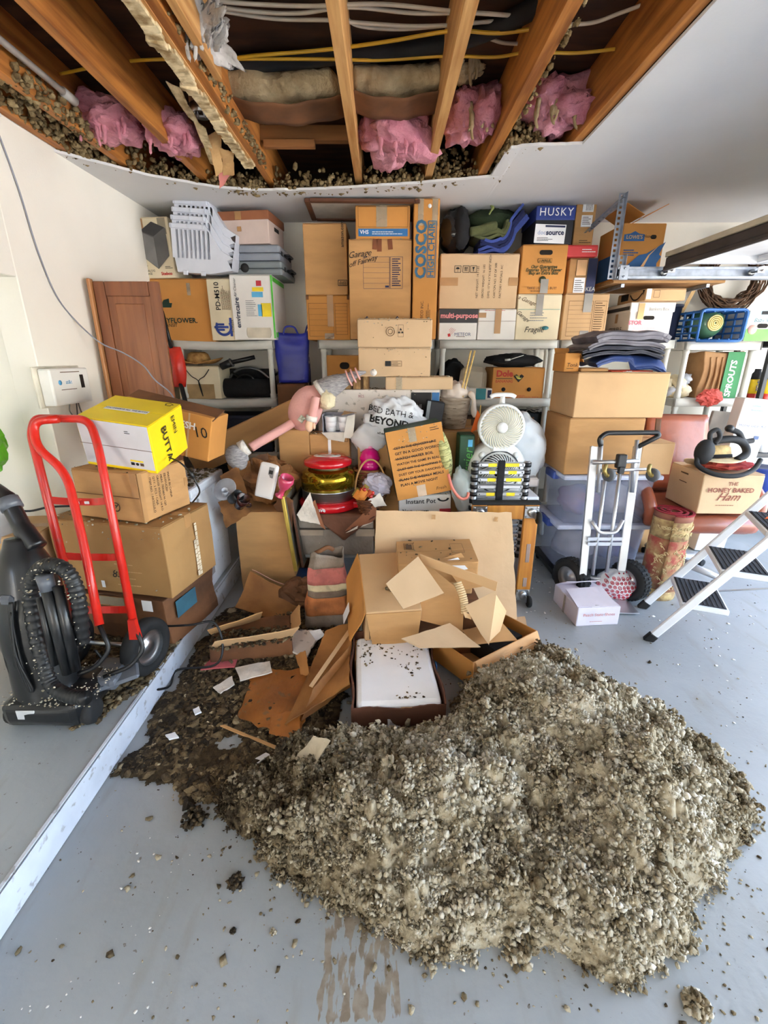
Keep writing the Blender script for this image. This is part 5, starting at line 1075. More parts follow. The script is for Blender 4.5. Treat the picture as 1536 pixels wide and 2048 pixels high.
# telescopic ladder
p0, p1 = aY(949, 960, 2.62), aY(1051, 960, 2.62); xc = (p0.x+p1.x)/2; hw = (p1.x-p0.x)/2
t = thing('telescopic_ladder', 'collapsed telescopic ladder with yellow stickers standing before the fan', 'ladder', (xc, 2.62, 0)); top = aY(1000, 922, 2.62).z; n = 6; st = (top-aY(1000, 1003, 2.62).z)/5.6
YEL = mat('yellow_sticker2', (250, 222, 30), .5)
for k in range(13):
    z = top-.02-st*k
    if z < .04: break
    f = MB(); f.box((0, 0, z), (hw*2-.03, .04, st*.52), b=.004); r_ = f.build('rung', ALU, t)
    if k in (0, 1, 2, 4): f = MB(); f.box((-.055, -.0208, z), (.05 if k % 2 == 0 else .035, .001, st*.46), b=.0003); f.build('yellow_sticker', YEL, r_); f = MB(); f.box((.055+.01*k % .03, -.0208, z), (.09 if k in (0, 2) else .05, .001, st*.46), b=.0003); f.build('yellow_sticker', YEL, r_)
    for s in (-1, 1): f = MB(); f.tube([(s*hw-s*.03, -.0195, z), (s*hw-s*.03, -.0225, z)], .004, 6); f.build('rivet', DKG, r_)
for s in (-1, 1):
    f = MB(); f.lathe([(.018, .0), (.018, top), (0, top)], 16, Matrix.Translation((s*hw, 0, 0))); f.build('stile', ALU, t)
    f = MB()
    for k in range(14):
        z = top-.02-st*k
        if z < .03: break
        f.lathe([(.0, z-st*.30), (.025, z-st*.30), (.025, z+st*.26), (0, z+st*.26)], 12, Matrix.Translation((s*hw, 0, 0)))
    f.build('collars', BLACKP, t)
f = MB(); f.box((-.005, -.028, top-.17), (.042, .012, .36), b=.004); f.build('strap', BLACKF, t)
# wheeled wooden frame on end
OAK = mat('orange_oak', (206, 140, 52), .45, scale=5, col2=(176, 108, 32), stretch=(6, 6, .6), coat=.2)
p0, p1 = aY(938, 1100, 2.52), aY(1068, 1100, 2.52); xa, xb = p0.x, p1.x; H_ = aY(1000, 1003, 2.52).z
t = thing('furniture_dolly', 'orange wooden wheeled frame standing on end behind the card sheet', 'dolly', ((xa+xb)/2, 2.52, 0)); W_ = xb-xa
for s in (-1, 1): f = MB(); f.soft(.085, .03, H_-.03, 3, 0, 0, 1, r=.006, c=(s*(W_/2-.043), 0, .015)); f.build('side_rail', OAK, t)
for z in (.015, H_-.105): f = MB(); f.soft(W_-.175, .03, .085, 3, 0, 0, 1, r=.006, c=(0, .002, z)); f.build('cross_rail', OAK, t)
f = MB(); f.box((0, 0, H_-.006), (W_+.01, .06, .018), b=.006); f.build('carpet_strip', RUBBER, t)
for z, L in ((.42*H_+.06, .12), (.17*H_+.03, .06)): f = MB(); f.soft(.024, .004, L, 3, 0, 0, 1, r=.0018, c=(W_/2-.04, -.0155, z-L/2)); f.build('hand_slot', mat('slot_shadow', (150, 130, 120), .8), t)
for sx in (-1, 1):
    for z in (.055, H_-.06):
        f = MB(); cxx = sx*(W_/2-.045); f.box((cxx, -.018, z), (.085, .005, .075), b=.002)
        for a in (-1, 1):
            for b_ in (-1, 1): f.lathe([(.006, 0), (.006, .004), (0, .005)], 8, Matrix.Translation((cxx+a*.032, -.0205, z+b_*.028)) @ Matrix.Rotation(PI/2, 4, 'X'))
        f.lathe([(.026, 0), (.026, .012), (.015, .016), (0, .016)], 16, Matrix.Translation((cxx, -.02, z)) @ Matrix.Rotation(PI/2, 4, 'X')); f.box((cxx+.012, -.045, z-.012), (.006, .035, .04)); f.box((cxx+.042, -.045, z-.012), (.006, .035, .04)); pl = f.build('caster_plate', STEEL, t)
        f = MB(); f.lathe([(.012, -.011), (.032, -.011), (.036, -.004), (.036, .004), (.032, .011), (.012, .011)], 18, Matrix.Translation((cxx+.027, -.065, z-.02)) @ Matrix.Rotation(PI/2, 4, 'Y')); f.build('caster_wheel', RUBBER, pl)
# ---- left middle: brown carton with rubbish, grey carton, cooker oven, baskets
bc = fbox('damp_carton', 'damp brown carton under crumpled paper, between the freezer and the gold frame', 478, 1024, 586, 1188, 2.60, .30, z=0, m=KRAFT, tape=None, flaps=False, amp=.006)
PAPER = mat('brown_paper', (160, 108, 58), .85, scale=6, col2=(96, 58, 28), bump=.4, bscale=14)
def crumple(name, label, cat, c, r, m, seed, R=None, fold=.35, amp=.3, ns=2.6):
    t = thing(name, label, cat, c); f = MB(); f.blob((0, 0, r[2]), r, 26, 18, R, amp, ns, seed, fold, smooth=False); f.build('folds', m, t); return t
L = aY(520, 985, 2.70)
t = crumple('crumpled_paper_bag', 'large crumpled brown paper bag on the damp carton, behind the white scale', 'bag', (-.74, 2.78, .575), (.20, .11, .15), PAPER, 3)
for pts, y_, s_ in (([(436, 950), (478, 930), (500, 1000), (452, 985)], 2.62, 1), ([(560, 985), (588, 1000), (585, 1080), (548, 1010)], 2.57, 2), ([(436, 1005), (460, 990), (505, 1022), (452, 1060)], 2.55, 3), ([(500, 915), (535, 905), (560, 1000), (515, 1005)], 2.72, 4), ([(452, 930), (500, 918), (510, 960), (470, 965)], 2.66, 5)):
    f = MB(); cs = [aY(x, y, y_+.02*i)-Vector(t.location) for i, (x, y) in enumerate(pts)]; sheet4(f, cs, 9, .003, .02, 8, s_, torn=.012); f.build('torn_piece', PAPER if s_ % 2 else KRAFT_D, t)
t = thing('bathroom_scale', 'white digital scale standing upright in the crumpled brown paper', 'scale', tuple(aY(527, 995, 2.58)), (-.25, .18, -.25))
f = MB(); f.soft(.115, .025, .205, 5, 0, .004, 1, r=.0115); f.build('body', mat('glossy_white', (238, 236, 236), .2, coat=.4, var=.01), t); f = MB(); f.soft(.034, .004, .062, 3, 0, 0, 1, r=.0018, c=(.022, -.0135, .125)); o = f.build('display_bezel', mat('grey_bezel', (150, 148, 150), .4), t); f = MB(); f.box((.022, -.0165, .158), (.024, .002, .022)); f.build('display', BLACKP, o)
PKC = mat('pink_clear_plastic', (206, 70, 104), .2, var=.08, coat=.3)
t = thing('pink_tumbler', 'pink plastic goblet tipped over beside the white scale', 'cup', tuple(aY(560, 992, 2.56)), (.25, .45, 0)); f = MB(); f.lathe([(0, 0), (.03, .002), (.03, .006), (.015, .018), (.018, .05), (.034, .075), (.046, .115), (.04, .14), (.036, .14), (.03, .08), (0, .07)], 22); f.build('body', PKC, t)
for i, (px, py, r, m, lb, k) in enumerate(((462, 1000, .035, BLACKP, 'black plastic cup lying in the rubbish beside the freezer', 0), (478, 1012, .038, mat('dark_brown_glass', (60, 26, 22), .2), 'dark red cup lying next to the black cup in the rubbish', 0), (450, 990, .02, mat('grey_china', (190, 192, 200), .3), 'small grey china cup wedged in the rubbish beside the freezer', 0))):
    t = thing('cup', lb, 'cup', tuple(aY(px, py, 2.50)), (.6, .9-.4*i, .3)); f = MB(); f.lathe([(0, 0), (r*.75, 0), (r, r*2.1), (r*.92, r*2.1), (r*.65, .008), (0, .008)], 20); f.build('body', m, t)
    f = MB(); f.tube(arc((r*1.0, 0, r), r*.5, -PI/2, PI/2, 8), r*.13, 6); f.build('handle', m, t)
t = thing('grey_plate', 'grey plate tilted in the rubbish beside the freezer', 'plate', tuple(aY(452, 980, 2.55)), (.9, -.3, 0)); f = MB(); f.lathe([(0, 0), (.04, 0), (.07, .012), (.068, .016), (.04, .005), (0, .005)], 24); f.build('dish', mat('grey_china', (190, 192, 200), .3), t)
# gold picture frame edge-on
A, B = aY(565, 992, 2.55), aY(592, 1142, 2.55); t = thing('gold_picture_frame', 'gold picture frame leaning edge-on between the damp carton and grey carton', 'picture frame', tuple(B), (0, math.atan2(A.x-B.x, A.z-B.z), 0)); Lf = (A-B).length
GOLD = mat('gold_leaf', (204, 176, 84), .35, .7, var=.1)
for y in (0, .36): f = MB(); f.box((0, y, Lf/2), (.022, .022, Lf), b=.004); f.build('frame_side', GOLD, t)
for z in (.011, Lf-.011): f = MB(); f.box((0, .18, z), (.022, .35, .022), b=.004); f.build('frame_side', GOLD, t)
f = MB(); f.box((.004, .18, Lf/2), (.006, .34, Lf-.03)); f.build('picture', mat('dull_print', (120, 112, 96), .7), t)
t = thing('dark_picture', 'thin dark framed picture leaning just right of the gold frame', 'picture frame', (B.x+.035, 2.60, B.z), (0, math.atan2(A.x-B.x, A.z-B.z), 0)); f = MB(); f.box((0, .17, Lf*.45), (.012, .34, Lf*.9), b=.003); f.build('backing', mat('dull_print2', (86, 78, 62), .7), t); f = MB(); f.box((0, -.003, Lf*.45), (.016, .01, Lf*.9), b=.003); f.build('edge', FR, t)
# totes and grey carton
t = thing('grey_tote', 'grey lidded tote on the floor under the grey paperboard carton', 'storage tub', (-.29, 2.86, 0)); TG = mat('grey_blue_plastic', (120, 132, 144), .45)
f = MB(); f.lathe([(.245, 0), (.29, .225)], 4, Matrix.Diagonal((1.0, .62, 1, 1)) @ Matrix.Rotation(PI/4, 4, 'Z'), False); f.build('tub_body', TG, t); f = MB(); f.soft(.47, .34, .03, 3, 0, 0, 1, r=.008, c=(0, 0, .222)); f.build('lid', mat('pale_grey_lid', (176, 180, 180), .45), t)
t = thing('blue_tote', 'small blue plastic tote low on the floor beside the striped bag', 'storage tub', tuple(aZ(608, 1178, 0)), -.1); BT = mat('blue_tote', (58, 86, 132), .4); f = MB(); f.lathe([(.075, 0), (.088, .10)], 4, Matrix.Rotation(PI/4, 4, 'Z'), False); f.build('tub_body', BT, t); f = MB(); f.soft(.15, .15, .022, 3, 0, 0, 1, r=.006, c=(0, 0, .098)); f.build('lid', BT, t)
GCARD = mat('grey_paperboard', (152, 142, 132), .85, scale=8, col2=(126, 116, 106), bump=.3)
gb = fbox('grey_carton', 'grey paperboard carton sagging under the red and gold oven', 592, 1032, 746, 1106, 2.66, .34, z=.256, m=GCARD, tape=None, amp=.006)
for (x0, v0, x1, v1) in ((.02, .52, .36, .66), (.78, .50, 1.02, .68)): gb.plate('front', x0, v0, x1, v1, mat('light_grey_board', (176, 160, 142), .85), 'loose_flap', t=.006, off=.008)
gb.plate('front', -.01, .66, 1.01, .70, mat('dark_gap', (70, 60, 52), .9), 'seam', off=.003)
DBP = mat('dark_brown_liner', (112, 70, 48), .75, scale=5, col2=(76, 44, 30), bump=.2)
t = thing('brown_liner', 'dark brown liner board slumped in a point over the grey carton', 'board', (0, 0, 0)); ot = gb.o.location.z+gb.h
f = MB()
def drp(u, v):
    x0, x1 = aY(612, 1020, 2.66).x, aY(757, 1015, 2.66).x; k = 1-abs(u-.52)/.52
    return (x0+(x1-x0)*(u if v < .5 else (u-.52)*(1-.4*(v-.5))+.52), 2.92-.285*min(1, v*2) - .012*max(0, v-.5)*2, ot+.014 - max(0, v-.5)*2*.165*k + nval((u*3, v*3, 0), 2)*.006)
f.sheet(drp, 26, 14, .004); f.build('board', DBP, t)
for pts, s_, m in (([(592, 1030), (620, 985), (642, 1050), (600, 1042)], 1, mat('torn_white_paper', (222, 212, 200), .85, scale=12, bump=.3)), ([(690, 1062), (748, 1002), (757, 1025), (745, 1045)], 2, mat('rusty_card', (150, 96, 66), .8)), ([(622, 1005), (630, 1000), (652, 1060), (640, 1052)], 3, mat('rusty_card', (150, 96, 66), .8)), ([(690, 1066), (742, 1036), (748, 1044), (735, 1050)], 4, mat('torn_white_paper', (222, 212, 200), .85)), ([(735, 1000), (760, 985), (775, 1012), (750, 1015)], 5, mat('torn_white_paper', (222, 212, 200), .85))):
    f = MB(); sheet4(f, [aY(x, y, 2.625-.012*(s_ % 2)) for x, y in pts], 8, .003, .012, 9, s_, torn=.008); f.build('torn_edge', m, t)
# halogen oven
REDG = mat('glossy_red', (196, 22, 32), .15, coat=.5, var=.05); AMB = mat('amber_dome', (150, 122, 30), .1, .85, var=.2, scale=3)
p = aY(657, 1010, 2.76); t = thing('counter_oven', 'red and gold countertop oven with a stainless ring on the slumped brown liner', 'oven', (p.x, 2.82, ot+.022)); t.scale = (1.14, 1.14, 1.06)
f = MB(); f.lathe([(0, 0), (.162, 0), (.17, .01), (.168, .045), (.15, .055), (.0, .055)], 40); f.build('base', REDG, t)
f = MB(); f.soft(.10, .06, .035, 3, 0, 0, 1, r=.01, c=(.15, -.06, .012)); f.build('side_grip', REDG, t)
f = MB(); f.lathe([(.146, .055), (.15, .062), (.15, .112), (.153, .118), (.0, .118)], 40); f.build('steel_ring', STEEL, t)
f = MB(); f.lathe([(.152, .118), (.152, .195), (.143, .218), (.115, .236), (.105, .24), (0, .24)], 40); f.build('gold_dome', AMB, t)
f = MB(); f.lathe([(.10, .238), (.098, .258), (.0, .258)], 32); f.build('neck_ring', STEEL, t)
f = MB(); f.lathe([(.0, .252), (.126, .254), (.134, .262), (.131, .287), (.10, .305), (.05, .315), (0, .317)], 40); lid = f.build('lid', REDG, t)
f = MB(); f.lathe([(.075, .309), (.073, .313), (0, .318)], 30, Matrix.Translation((0, -.02, -.0)) @ Matrix.Diagonal((1, .6, 1, 1))); f.build('control_panel', mat('silver_panel', (200, 190, 186), .3), lid)
wrap_text([c for c in t.children if c.name.startswith('base')][0], 'nuwave', .034, (p.x-.055, 2.8, ot+.048), 0, WHITE_P, bold=.02)
# baskets
WICK = mat('wicker', (140, 92, 50), .6, scale=30, col2=(84, 50, 26), stretch=(1, 1, 3), bump=.5)
def weave(mb, r0, r1, h, rows, n=28, rr=.0055, e=1.0):
    for k in range(rows):
        z = h*(k+.5)/rows; r = r0+(r1-r0)*(k+.5)/rows
        mb.tube([((r+.004*(1 if (i+k) % 2 else -1))*math.cos(2*PI*i/n), e*(r+.004*(1 if (i+k) % 2 else -1))*math.sin(2*PI*i/n), z) for i in range(n)], rr, 5, True)
pb_ = aY(738, 950, 2.82); t = thing('wicker_basket', 'dark wicker basket holding the pink bottle behind the handled basket', 'basket', (pb_.x, 2.88, ot+.03)); f = MB(); weave(f, .075, .095, .22, 16); f.lathe([(0, 0), (.075, 0), (.075, .01), (0, .01)], 20); f.build('woven_wall', WICK, t); f = MB(); f.tube(arc((0, 0, .22), .10, 0, 2*PI, 28, 'xy')[:-1], .009, 6, True); f.build('rim', WICK, t)
MAG = mat('magenta_plastic', (222, 20, 132), .2, coat=.3, var=.06)
t = thing('pink_bottle', 'hot pink ribbed bottle with a round stopper in the dark wicker basket', 'bottle', (pb_.x+.005, 2.88, ot+.042)); f = MB(); f.lathe([(0, 0), (.05, 0), (.055, .05), (.055, .16)] + [(.062+.005*math.sin(k*1.6), .17+.012*k) for k in range(12)] + [(.05, .32), (.022, .34), (0, .343)], 26); f.build('body', MAG, t); f = MB(); f.lathe([(.018, .335), (.02, .345), (.014, .37), (.016, .38), (.0, .386)], 16); f.build('stopper', mat('pale_pink_plastic', (246, 150, 200), .3), t)
ph = aY(737, 1000, 2.74); t = thing('handled_basket', 'wicker basket with a tall arched handle and a clear bag in it', 'basket', (ph.x+.015, 2.79, ot+.022)); f = MB(); weave(f, .075, .10, .10, 8, e=.8); f.lathe([(0, 0), (.075, 0), (.075, .01), (0, .01)], 20, Matrix.Diagonal((1, .8, 1, 1))); f.build('woven_wall', WICK, t)
f = MB(); f.tube([(-.10*math.cos(a)*1.02, 0, .08+.225*math.sin(a)) for a in [PI*i/24 for i in range(25)]], .006, 6); f.build('handle', mat('pale_wicker', (206, 158, 104), .6), t)
t = crumple('clear_bag', 'clear lilac tinted bag bulging out of the handled basket', 'bag', (ph.x+.055, 2.76, ot+.085), (.095, .06, .085), mat('lilac_film', (206, 200, 216), .2, var=.12, alpha=.8), 5, fold=.25, amp=.2)
pf = aY(733, 1020, 2.66); t = thing('flower_basket', 'small woven basket of orange autumn leaves and red berries before the oven', 'basket', (pf.x-.005, 2.655, ot+.018)); f = MB(); weave(f, .03, .055, .10, 9, 20, .005); f.lathe([(0, 0), (.03, 0), (.03, .008), (0, .008)], 16); f.build('woven_cup', mat('brown_wicker', (122, 70, 34), .6, scale=30, col2=(84, 46, 22)), t)
rb = random.Random(3)
for i in range(9):
    a = rb.uniform(0, 2*PI); r = rb.uniform(.02, .075); c = Vector((r*math.cos(a), r*.6*math.sin(a)-.02, .11+rb.uniform(0, .05)))
    f = MB(); s = rb.uniform(.022, .034); sheet4(f, [c+Vector((-s, 0, -s*.4)), c+Vector((0, -.008, -s)), c+Vector((s, .004, .3*s)), c+Vector((0, .012, s))], 4, .0015, .008, 20, i, bend=.006)
    f.build('leaf', mat('autumn_leaf_%s' % ('rust', 'amber', 'green')[i % 3], ((176, 74, 34), (214, 128, 40), (140, 120, 48))[i % 3], .7, var=.15), t)
for i in range(8):
    f = MB(); a = rb.uniform(0, 2*PI); f.blob((.035*math.cos(a)+.01, .02*math.sin(a)-.03, .12+rb.uniform(0, .05)), (.013, .013, .013), 10, 8); f.build('berry', mat('red_berry', (190, 40, 34), .25, coat=.3), t)
# ------------------------------------------------------------------ left side: wall box, cable, wooden door, freezer, cartons, hand truck, vacuum
A, B = aX(66, 738, XL), aX(148, 742, XL); z0, z1 = aX(150, 803, XL).z, A.z; yw = B.y-A.y
t = thing('network_box', 'white plastic network box screwed to the left wall above the yellow carton', 'electrical box', (XL+.002, (A.y+B.y)/2, z0)); h = z1-z0
f = MB(); f.soft(.012, yw+.05, h+.02, 3, 0, 0, 1, r=.004, c=(.006, 0, -.01)); f.build('back_plate', mat('ivory_plastic', (222, 216, 200), .5), t)
f = MB(); f.soft(.06, yw, h, 4, 0, 0, 1, r=.008, c=(.042, 0, 0)); f.build('cover', WHITEPL, t)
f = MB(); f.box((.0735, yw*.28, h*.62), (.002, .028, h*.38), b=.0004); f.build('display', BLACKP, t)
f = MB(); f.lathe([(.012, 0), (.012, .002), (0, .002)], 16, Matrix.Translation((.0725, -yw*.30, h*.62)) @ Matrix.Rotation(PI/2, 4, 'Y')); f.build('blue_globe', mat('sky_blue_print', (80, 160, 210), .5), t)
put_text(t, basis((.0735, -yw*.08, h*.62), (0, 1, 0), (0, 0, 1)), 'at&t', .028, mat('sky_blue_print', (80, 160, 210), .5))
f = MB(); f.box((.0732, -yw*.1, h*.42), (.0008, yw*.4, .003)); f.box((.0732, 0, h*.9), (.0008, yw*.5, .004)); f.build('small_print', INKG, t)
f = MB(); f.tube(smoothp([(.05, .05, 0), (.05, .06, -.05), (.045, .10, -.10), (.04, .16, -.16)]), .004, 6); f.tube(smoothp([(.05, -.02, 0), (.05, -.03, -.04), (.045, .02, -.08), (.03, .06, -.03), (.04, .05, 0)]), .003, 6); f.build('cables', mat('grey_cable', (96, 94, 92), .6), t)
t = thing('thin_grey_cable', 'thin grey cable drooping down the left wall across the wooden door', 'cable')
pts = [aX(-20, 225, XL+.006), aX(0, 275, XL+.006), aX(38, 380, XL+.006), aX(75, 500, XL+.006), aX(112, 590, XL+.006), aX(150, 640, XL+.01), aY(200, 685, 2.70), aY(245, 705, 2.76), aY(285, 730, 2.77), aY(310, 760, 2.77), aY(340, 785, 2.77), aY(356, 812, 2.76)]
f = MB(); f.tube(smoothp(pts, 6), .004, 6); f.build('sheath', mat('grey_cable2', (140, 142, 152), .5), t)
WD = mat('stained_maple', (138, 82, 46), .45, scale=4, col2=(108, 58, 30), stretch=(6, 6, .5), coat=.2, bump=.06); WD2 = mat('stained_maple_panel', (146, 90, 52), .45, scale=4, col2=(116, 64, 34), stretch=(6, 6, .5), coat=.2)
p, q = aY(184, 562, 2.83), aY(314, 562, 2.83); w = q.x-p.x; H_ = q.z-.122
t = thing('wooden_door', 'tall brown panelled wooden door leaning against the shelving by the left wall', 'door', ((p.x+q.x)/2, 2.83, .122), (-.01, 0, .03))
for s in (-1, 1): f = MB(); f.soft(.06, .022, H_, 3, 0, 0, 1, r=.004, c=(s*(w/2-.03), 0, 0)); f.build('stile', WD, t)
for z, hh in ((0, .09), (.78, .08), (H_-.075, .075)): f = MB(); f.soft(w-.122, .021, hh, 3, 0, 0, 1, r=.004, c=(0, 0, z)); f.build('rail', WD, t)
for z0, z1 in ((.09, .78), (.86, H_-.075)):
    f = MB(); f.box((0, .003, (z0+z1)/2), (w-.122, .008, z1-z0)); f.soft(w-.20, .014, z1-z0-.08, 3, 0, 0, 1, r=.006, c=(0, -.001, z0+.04)); f.build('raised_panel', WD2, t)
f = MB(); f.box((-w/2-.014, -.012, H_/2+.006), (.018, .04, H_+.012), b=.004); f.build('edge_strip', mat('pale_edge_wood', (176, 122, 76), .5, scale=4, stretch=(6, 6, .5)), t)
t = thing('chest_freezer', 'white chest freezer with debris on its lid behind the big cartons', 'freezer', (-1.325, 2.60, .12))
f = MB(); f.soft(.56, .50, .60, 4, 0, 0, 1, r=.012); f.build('cabinet', CABW, t); f = MB(); f.soft(.575, .52, .05, 4, 0, 0, 1, r=.015, c=(0, 0, .604)); f.build('lid', CABW, t)
f = MB(); f.box((.2825, -.1, .10), (.003, .08, .05)); f.build('vent_plate', mat('grey_bezel', (150, 148, 150), .4), t); f = MB(); f.lathe([(.012, 0), (.012, .004), (0, .004)], 12, Matrix.Translation((.281, -.17, .57)) @ Matrix.Rotation(PI/2, 4, 'Y')); f.build('round_lock', mat('grey_bezel', (150, 148, 150), .4), t)
rs = np.random.RandomState(2); n = 500
pts = np.stack([rs.uniform(-.25, .27, n), rs.uniform(-.24, .24, n), np.full(n, .657)], 1); o = lumps('lid_debris', pts, rs.uniform(.004, .014, n), rs.uniform(.1, .7, n), WETWOOL, t, 1, .4, .5, 3); o['kind'] = 'stuff'
# carton stack
wet = Carton('crushed_wet_carton', 'crushed dark wet carton at the bottom of the stack behind the red hand truck', (.54, .40, .255), (-1.25, 2.12, .121), -.2, KRAFT_D, tape=None, flaps=False, amp=.02)
wet.plate('right', .15, .5, .55, .85, mat('teal_print3', (52, 96, 112), .7), 'teal_print', off=.012); wet.plate('front', .3, .82, .62, 1.0, TAPE_C, 'tape', off=.016); wet.plate('front', .80, .78, .9, 1.0, WHITE_P, 'label', off=.016); wet.plate('front', .05, .8, .7, 1.0, KRAFT_W, 'torn_flap', off=.012, t=.004)
bg = Carton('large_carton', 'largest brown carton with a scrawled number, behind the red hand truck', (.60, .37, .35), (-1.235, 2.105, .392), -.2, mat('brown_olive_card', (168, 128, 78), .8, scale=3, col2=(150, 110, 64), bump=.15, bscale=25), tape='top', amp=.006, bulge=.008)
bg.text('front', .58, .30, '833', .085, INK, 0, shear=.3, off=.013); bg.plate('front', .40, .08, .43, .18, WHITE_P, 'small_label', off=.012); bg.lines('right', .52, .06, .62, .9, 2, mat('worn_white', (214, 196, 168), .8), vertical=True, frac=.9, off=.013); bg.lines('front', .55, .1, .8, .5, 4, KRAFT_L, frac=.1, off=.013)
md = Carton('shipping_carton', 'medium carton with printed lines on its end, under the yellow carton', (.37, .30, .225), (-1.20, 2.10, .750), -.30, KRAFT, tape=None, amp=.004)
md.plate('front', .0, .50, 1.0, .515, KRAFT_D, 'crease', off=.004)
for k, v in enumerate((.16, .3, .44, .6, .72, .84)): md.text('right', .22+.075*k, .86, ('ITEM NO. / ARTICULO', 'QTY: 2 PCS / CAJA', 'GROSS WEIGHT 14 KG', 'MEAS: 70X48X46 CM', 'PRODUCED', 'MADE IN CHINA')[k], .026, INK, -PI/2, align='LEFT')
f = MB(); f.tube(arc((0, 0, 0), .02, 0, 2*PI, 16, 'xy')[:-1], .002, 5, True); f.tube([(-.014, -.014, 0), (.014, .014, 0)], .002, 4); f.tube([(-.01, .006, 0), (.01, .006, 0)], .002, 4); o = f.build('round_mark', INK, md.o); o.matrix_local = md.at('front', .62, .28) @ Matrix.Diagonal((1, 1, .2, 1))
md.plate('right', .0, .0, .08, 1.0, TAPE, 'tape'); md.plate('right', .92, .45, 1.0, .62, TAPE, 'tape'); md.plate('front', .9, .5, 1.0, 1.0, TAPE, 'tape')
YC = mat('bright_yellow_card', (246, 216, 20), .5, var=.03); GWC = mat('pale_grey_card', (206, 204, 208), .6, var=.04)
yl = Carton('yellow_carton', 'bright yellow and grey carton tilted on top of the left stack', (.325, .28, .225), (-1.148, 2.115, 1.012), Euler((.24, .12, -.10)), YC, tape=None)
yl.plate('front', .02, .07, .985, .985, GWC, 'grey_front', t=.0015); yl.plate('front', .0, .48, 1.0, .49, INKG, 'front_seam', off=.0045)
yl.plate('top', .17, .40, .78, .50, WHITE_P, 'white_strip', off=.003); yl.text('top', .475, .45, 'YOU DESERVE ALL THE BUTTA', .022, INK, 0, off=.0045, bold=.03)
yl.text('right', .38, .45, 'BUTTA', .085, INK, -PI/2+.1, bold=.01); yl.text('right', .66, .72, 'EMIN', .06, INK, -PI/2+.1)
yl.plate('front', .66, .14, .71, .20, INK, 'print_block', off=.0052); f = MB(); f.lathe([(.007, 0), (.007, .0008), (0, .0008)], 12); o = f.build('round_print', INK, yl.o); o.matrix_local = yl.at('front', .75, .17, .0052); yl.plate('front', .79, .14, .84, .20, INKG, 'print_block', off=.0052); yl.plate('front', .66, .22, .84, .25, YC, 'yellow_strip', off=.0052); yl.lines('front', .66, .79, .74, .86, 2, INK, off=.0052)
f = MB(); f.tube([(-.012, 0, 0), (-.012, .014, 0), (-.02, .014, 0), (0, .032, 0), (.02, .014, 0), (.012, .014, 0), (.012, 0, 0), (-.012, 0, 0)], .0012, 4); o = f.build('house_mark', INK, yl.o); o.matrix_local = yl.at('top', .88, .82, .005)
fr = Carton('produce_carton', 'orange brown carton with white letters tipped behind the yellow carton', (.47, .20, .23), (-1.135, 2.45, .985), Euler((0, .22, -.1)), KRAFT_O, tape=None, flaps=False)
fr.text('front', .83, .72, 'FRESH', .075, WHITE_P, 0, bold=.03, align='RIGHT'); fr.text('front', .90, .62, '10', .12, INK, .1, shear=-.2)
f = MB(); f.box((0, -.03, .235), (.48, .14, .006), Euler((.3, 0, 0))); f.build('lid_flap', KRAFT_D, fr.o); fr.plate('front', .74, .0, .76, 1.0, KRAFT_L, 'crease')
pl = [aY(405, 905, 3.15), aY(598, 815, 3.15)]; d = pl[1]-pl[0]; mid = (pl[0]+pl[1])/2
lc = Carton('long_flat_carton', 'long narrow carton fallen at a slant behind the pink doll', (d.length+.22, .12, .20), tuple(mid-Vector((-.05, -.06, .12))), Euler((0, -math.atan2(d.z, d.x), 0)), KRAFT, tape=None)
lc.bar_tape('front', .2, .0, 1.0, .06, TAPE)
sv = thing('snow_shovel', 'red plastic shovel with black handle between the door and the shelving', 'shovel', tuple(aY(352, 720, 3.50))); REDP = mat('red_plastic', (214, 50, 34), .4)
f = MB(); f.tube([(-.06, .02, .33), (-.02, 0, .08)], .014, 8); f.tube([(.01, 0, -.16), (.05, 0, -.50)], .018, 8); f.tube([(.05, 0, -.48), (.10, .03, -1.0), (.11, .06, -sv.location.z+.125)], .014, 8); f.build('handle', BLACKP, sv); f = MB(); f.sheet(lambda u, v: (-.055+.10*u+.02*math.sin(v*PI), -.05*math.sin(u*PI)*math.sin(v*PI), .09-.28*v), 8, 8, .006); f.build('scoop', REDP, sv)
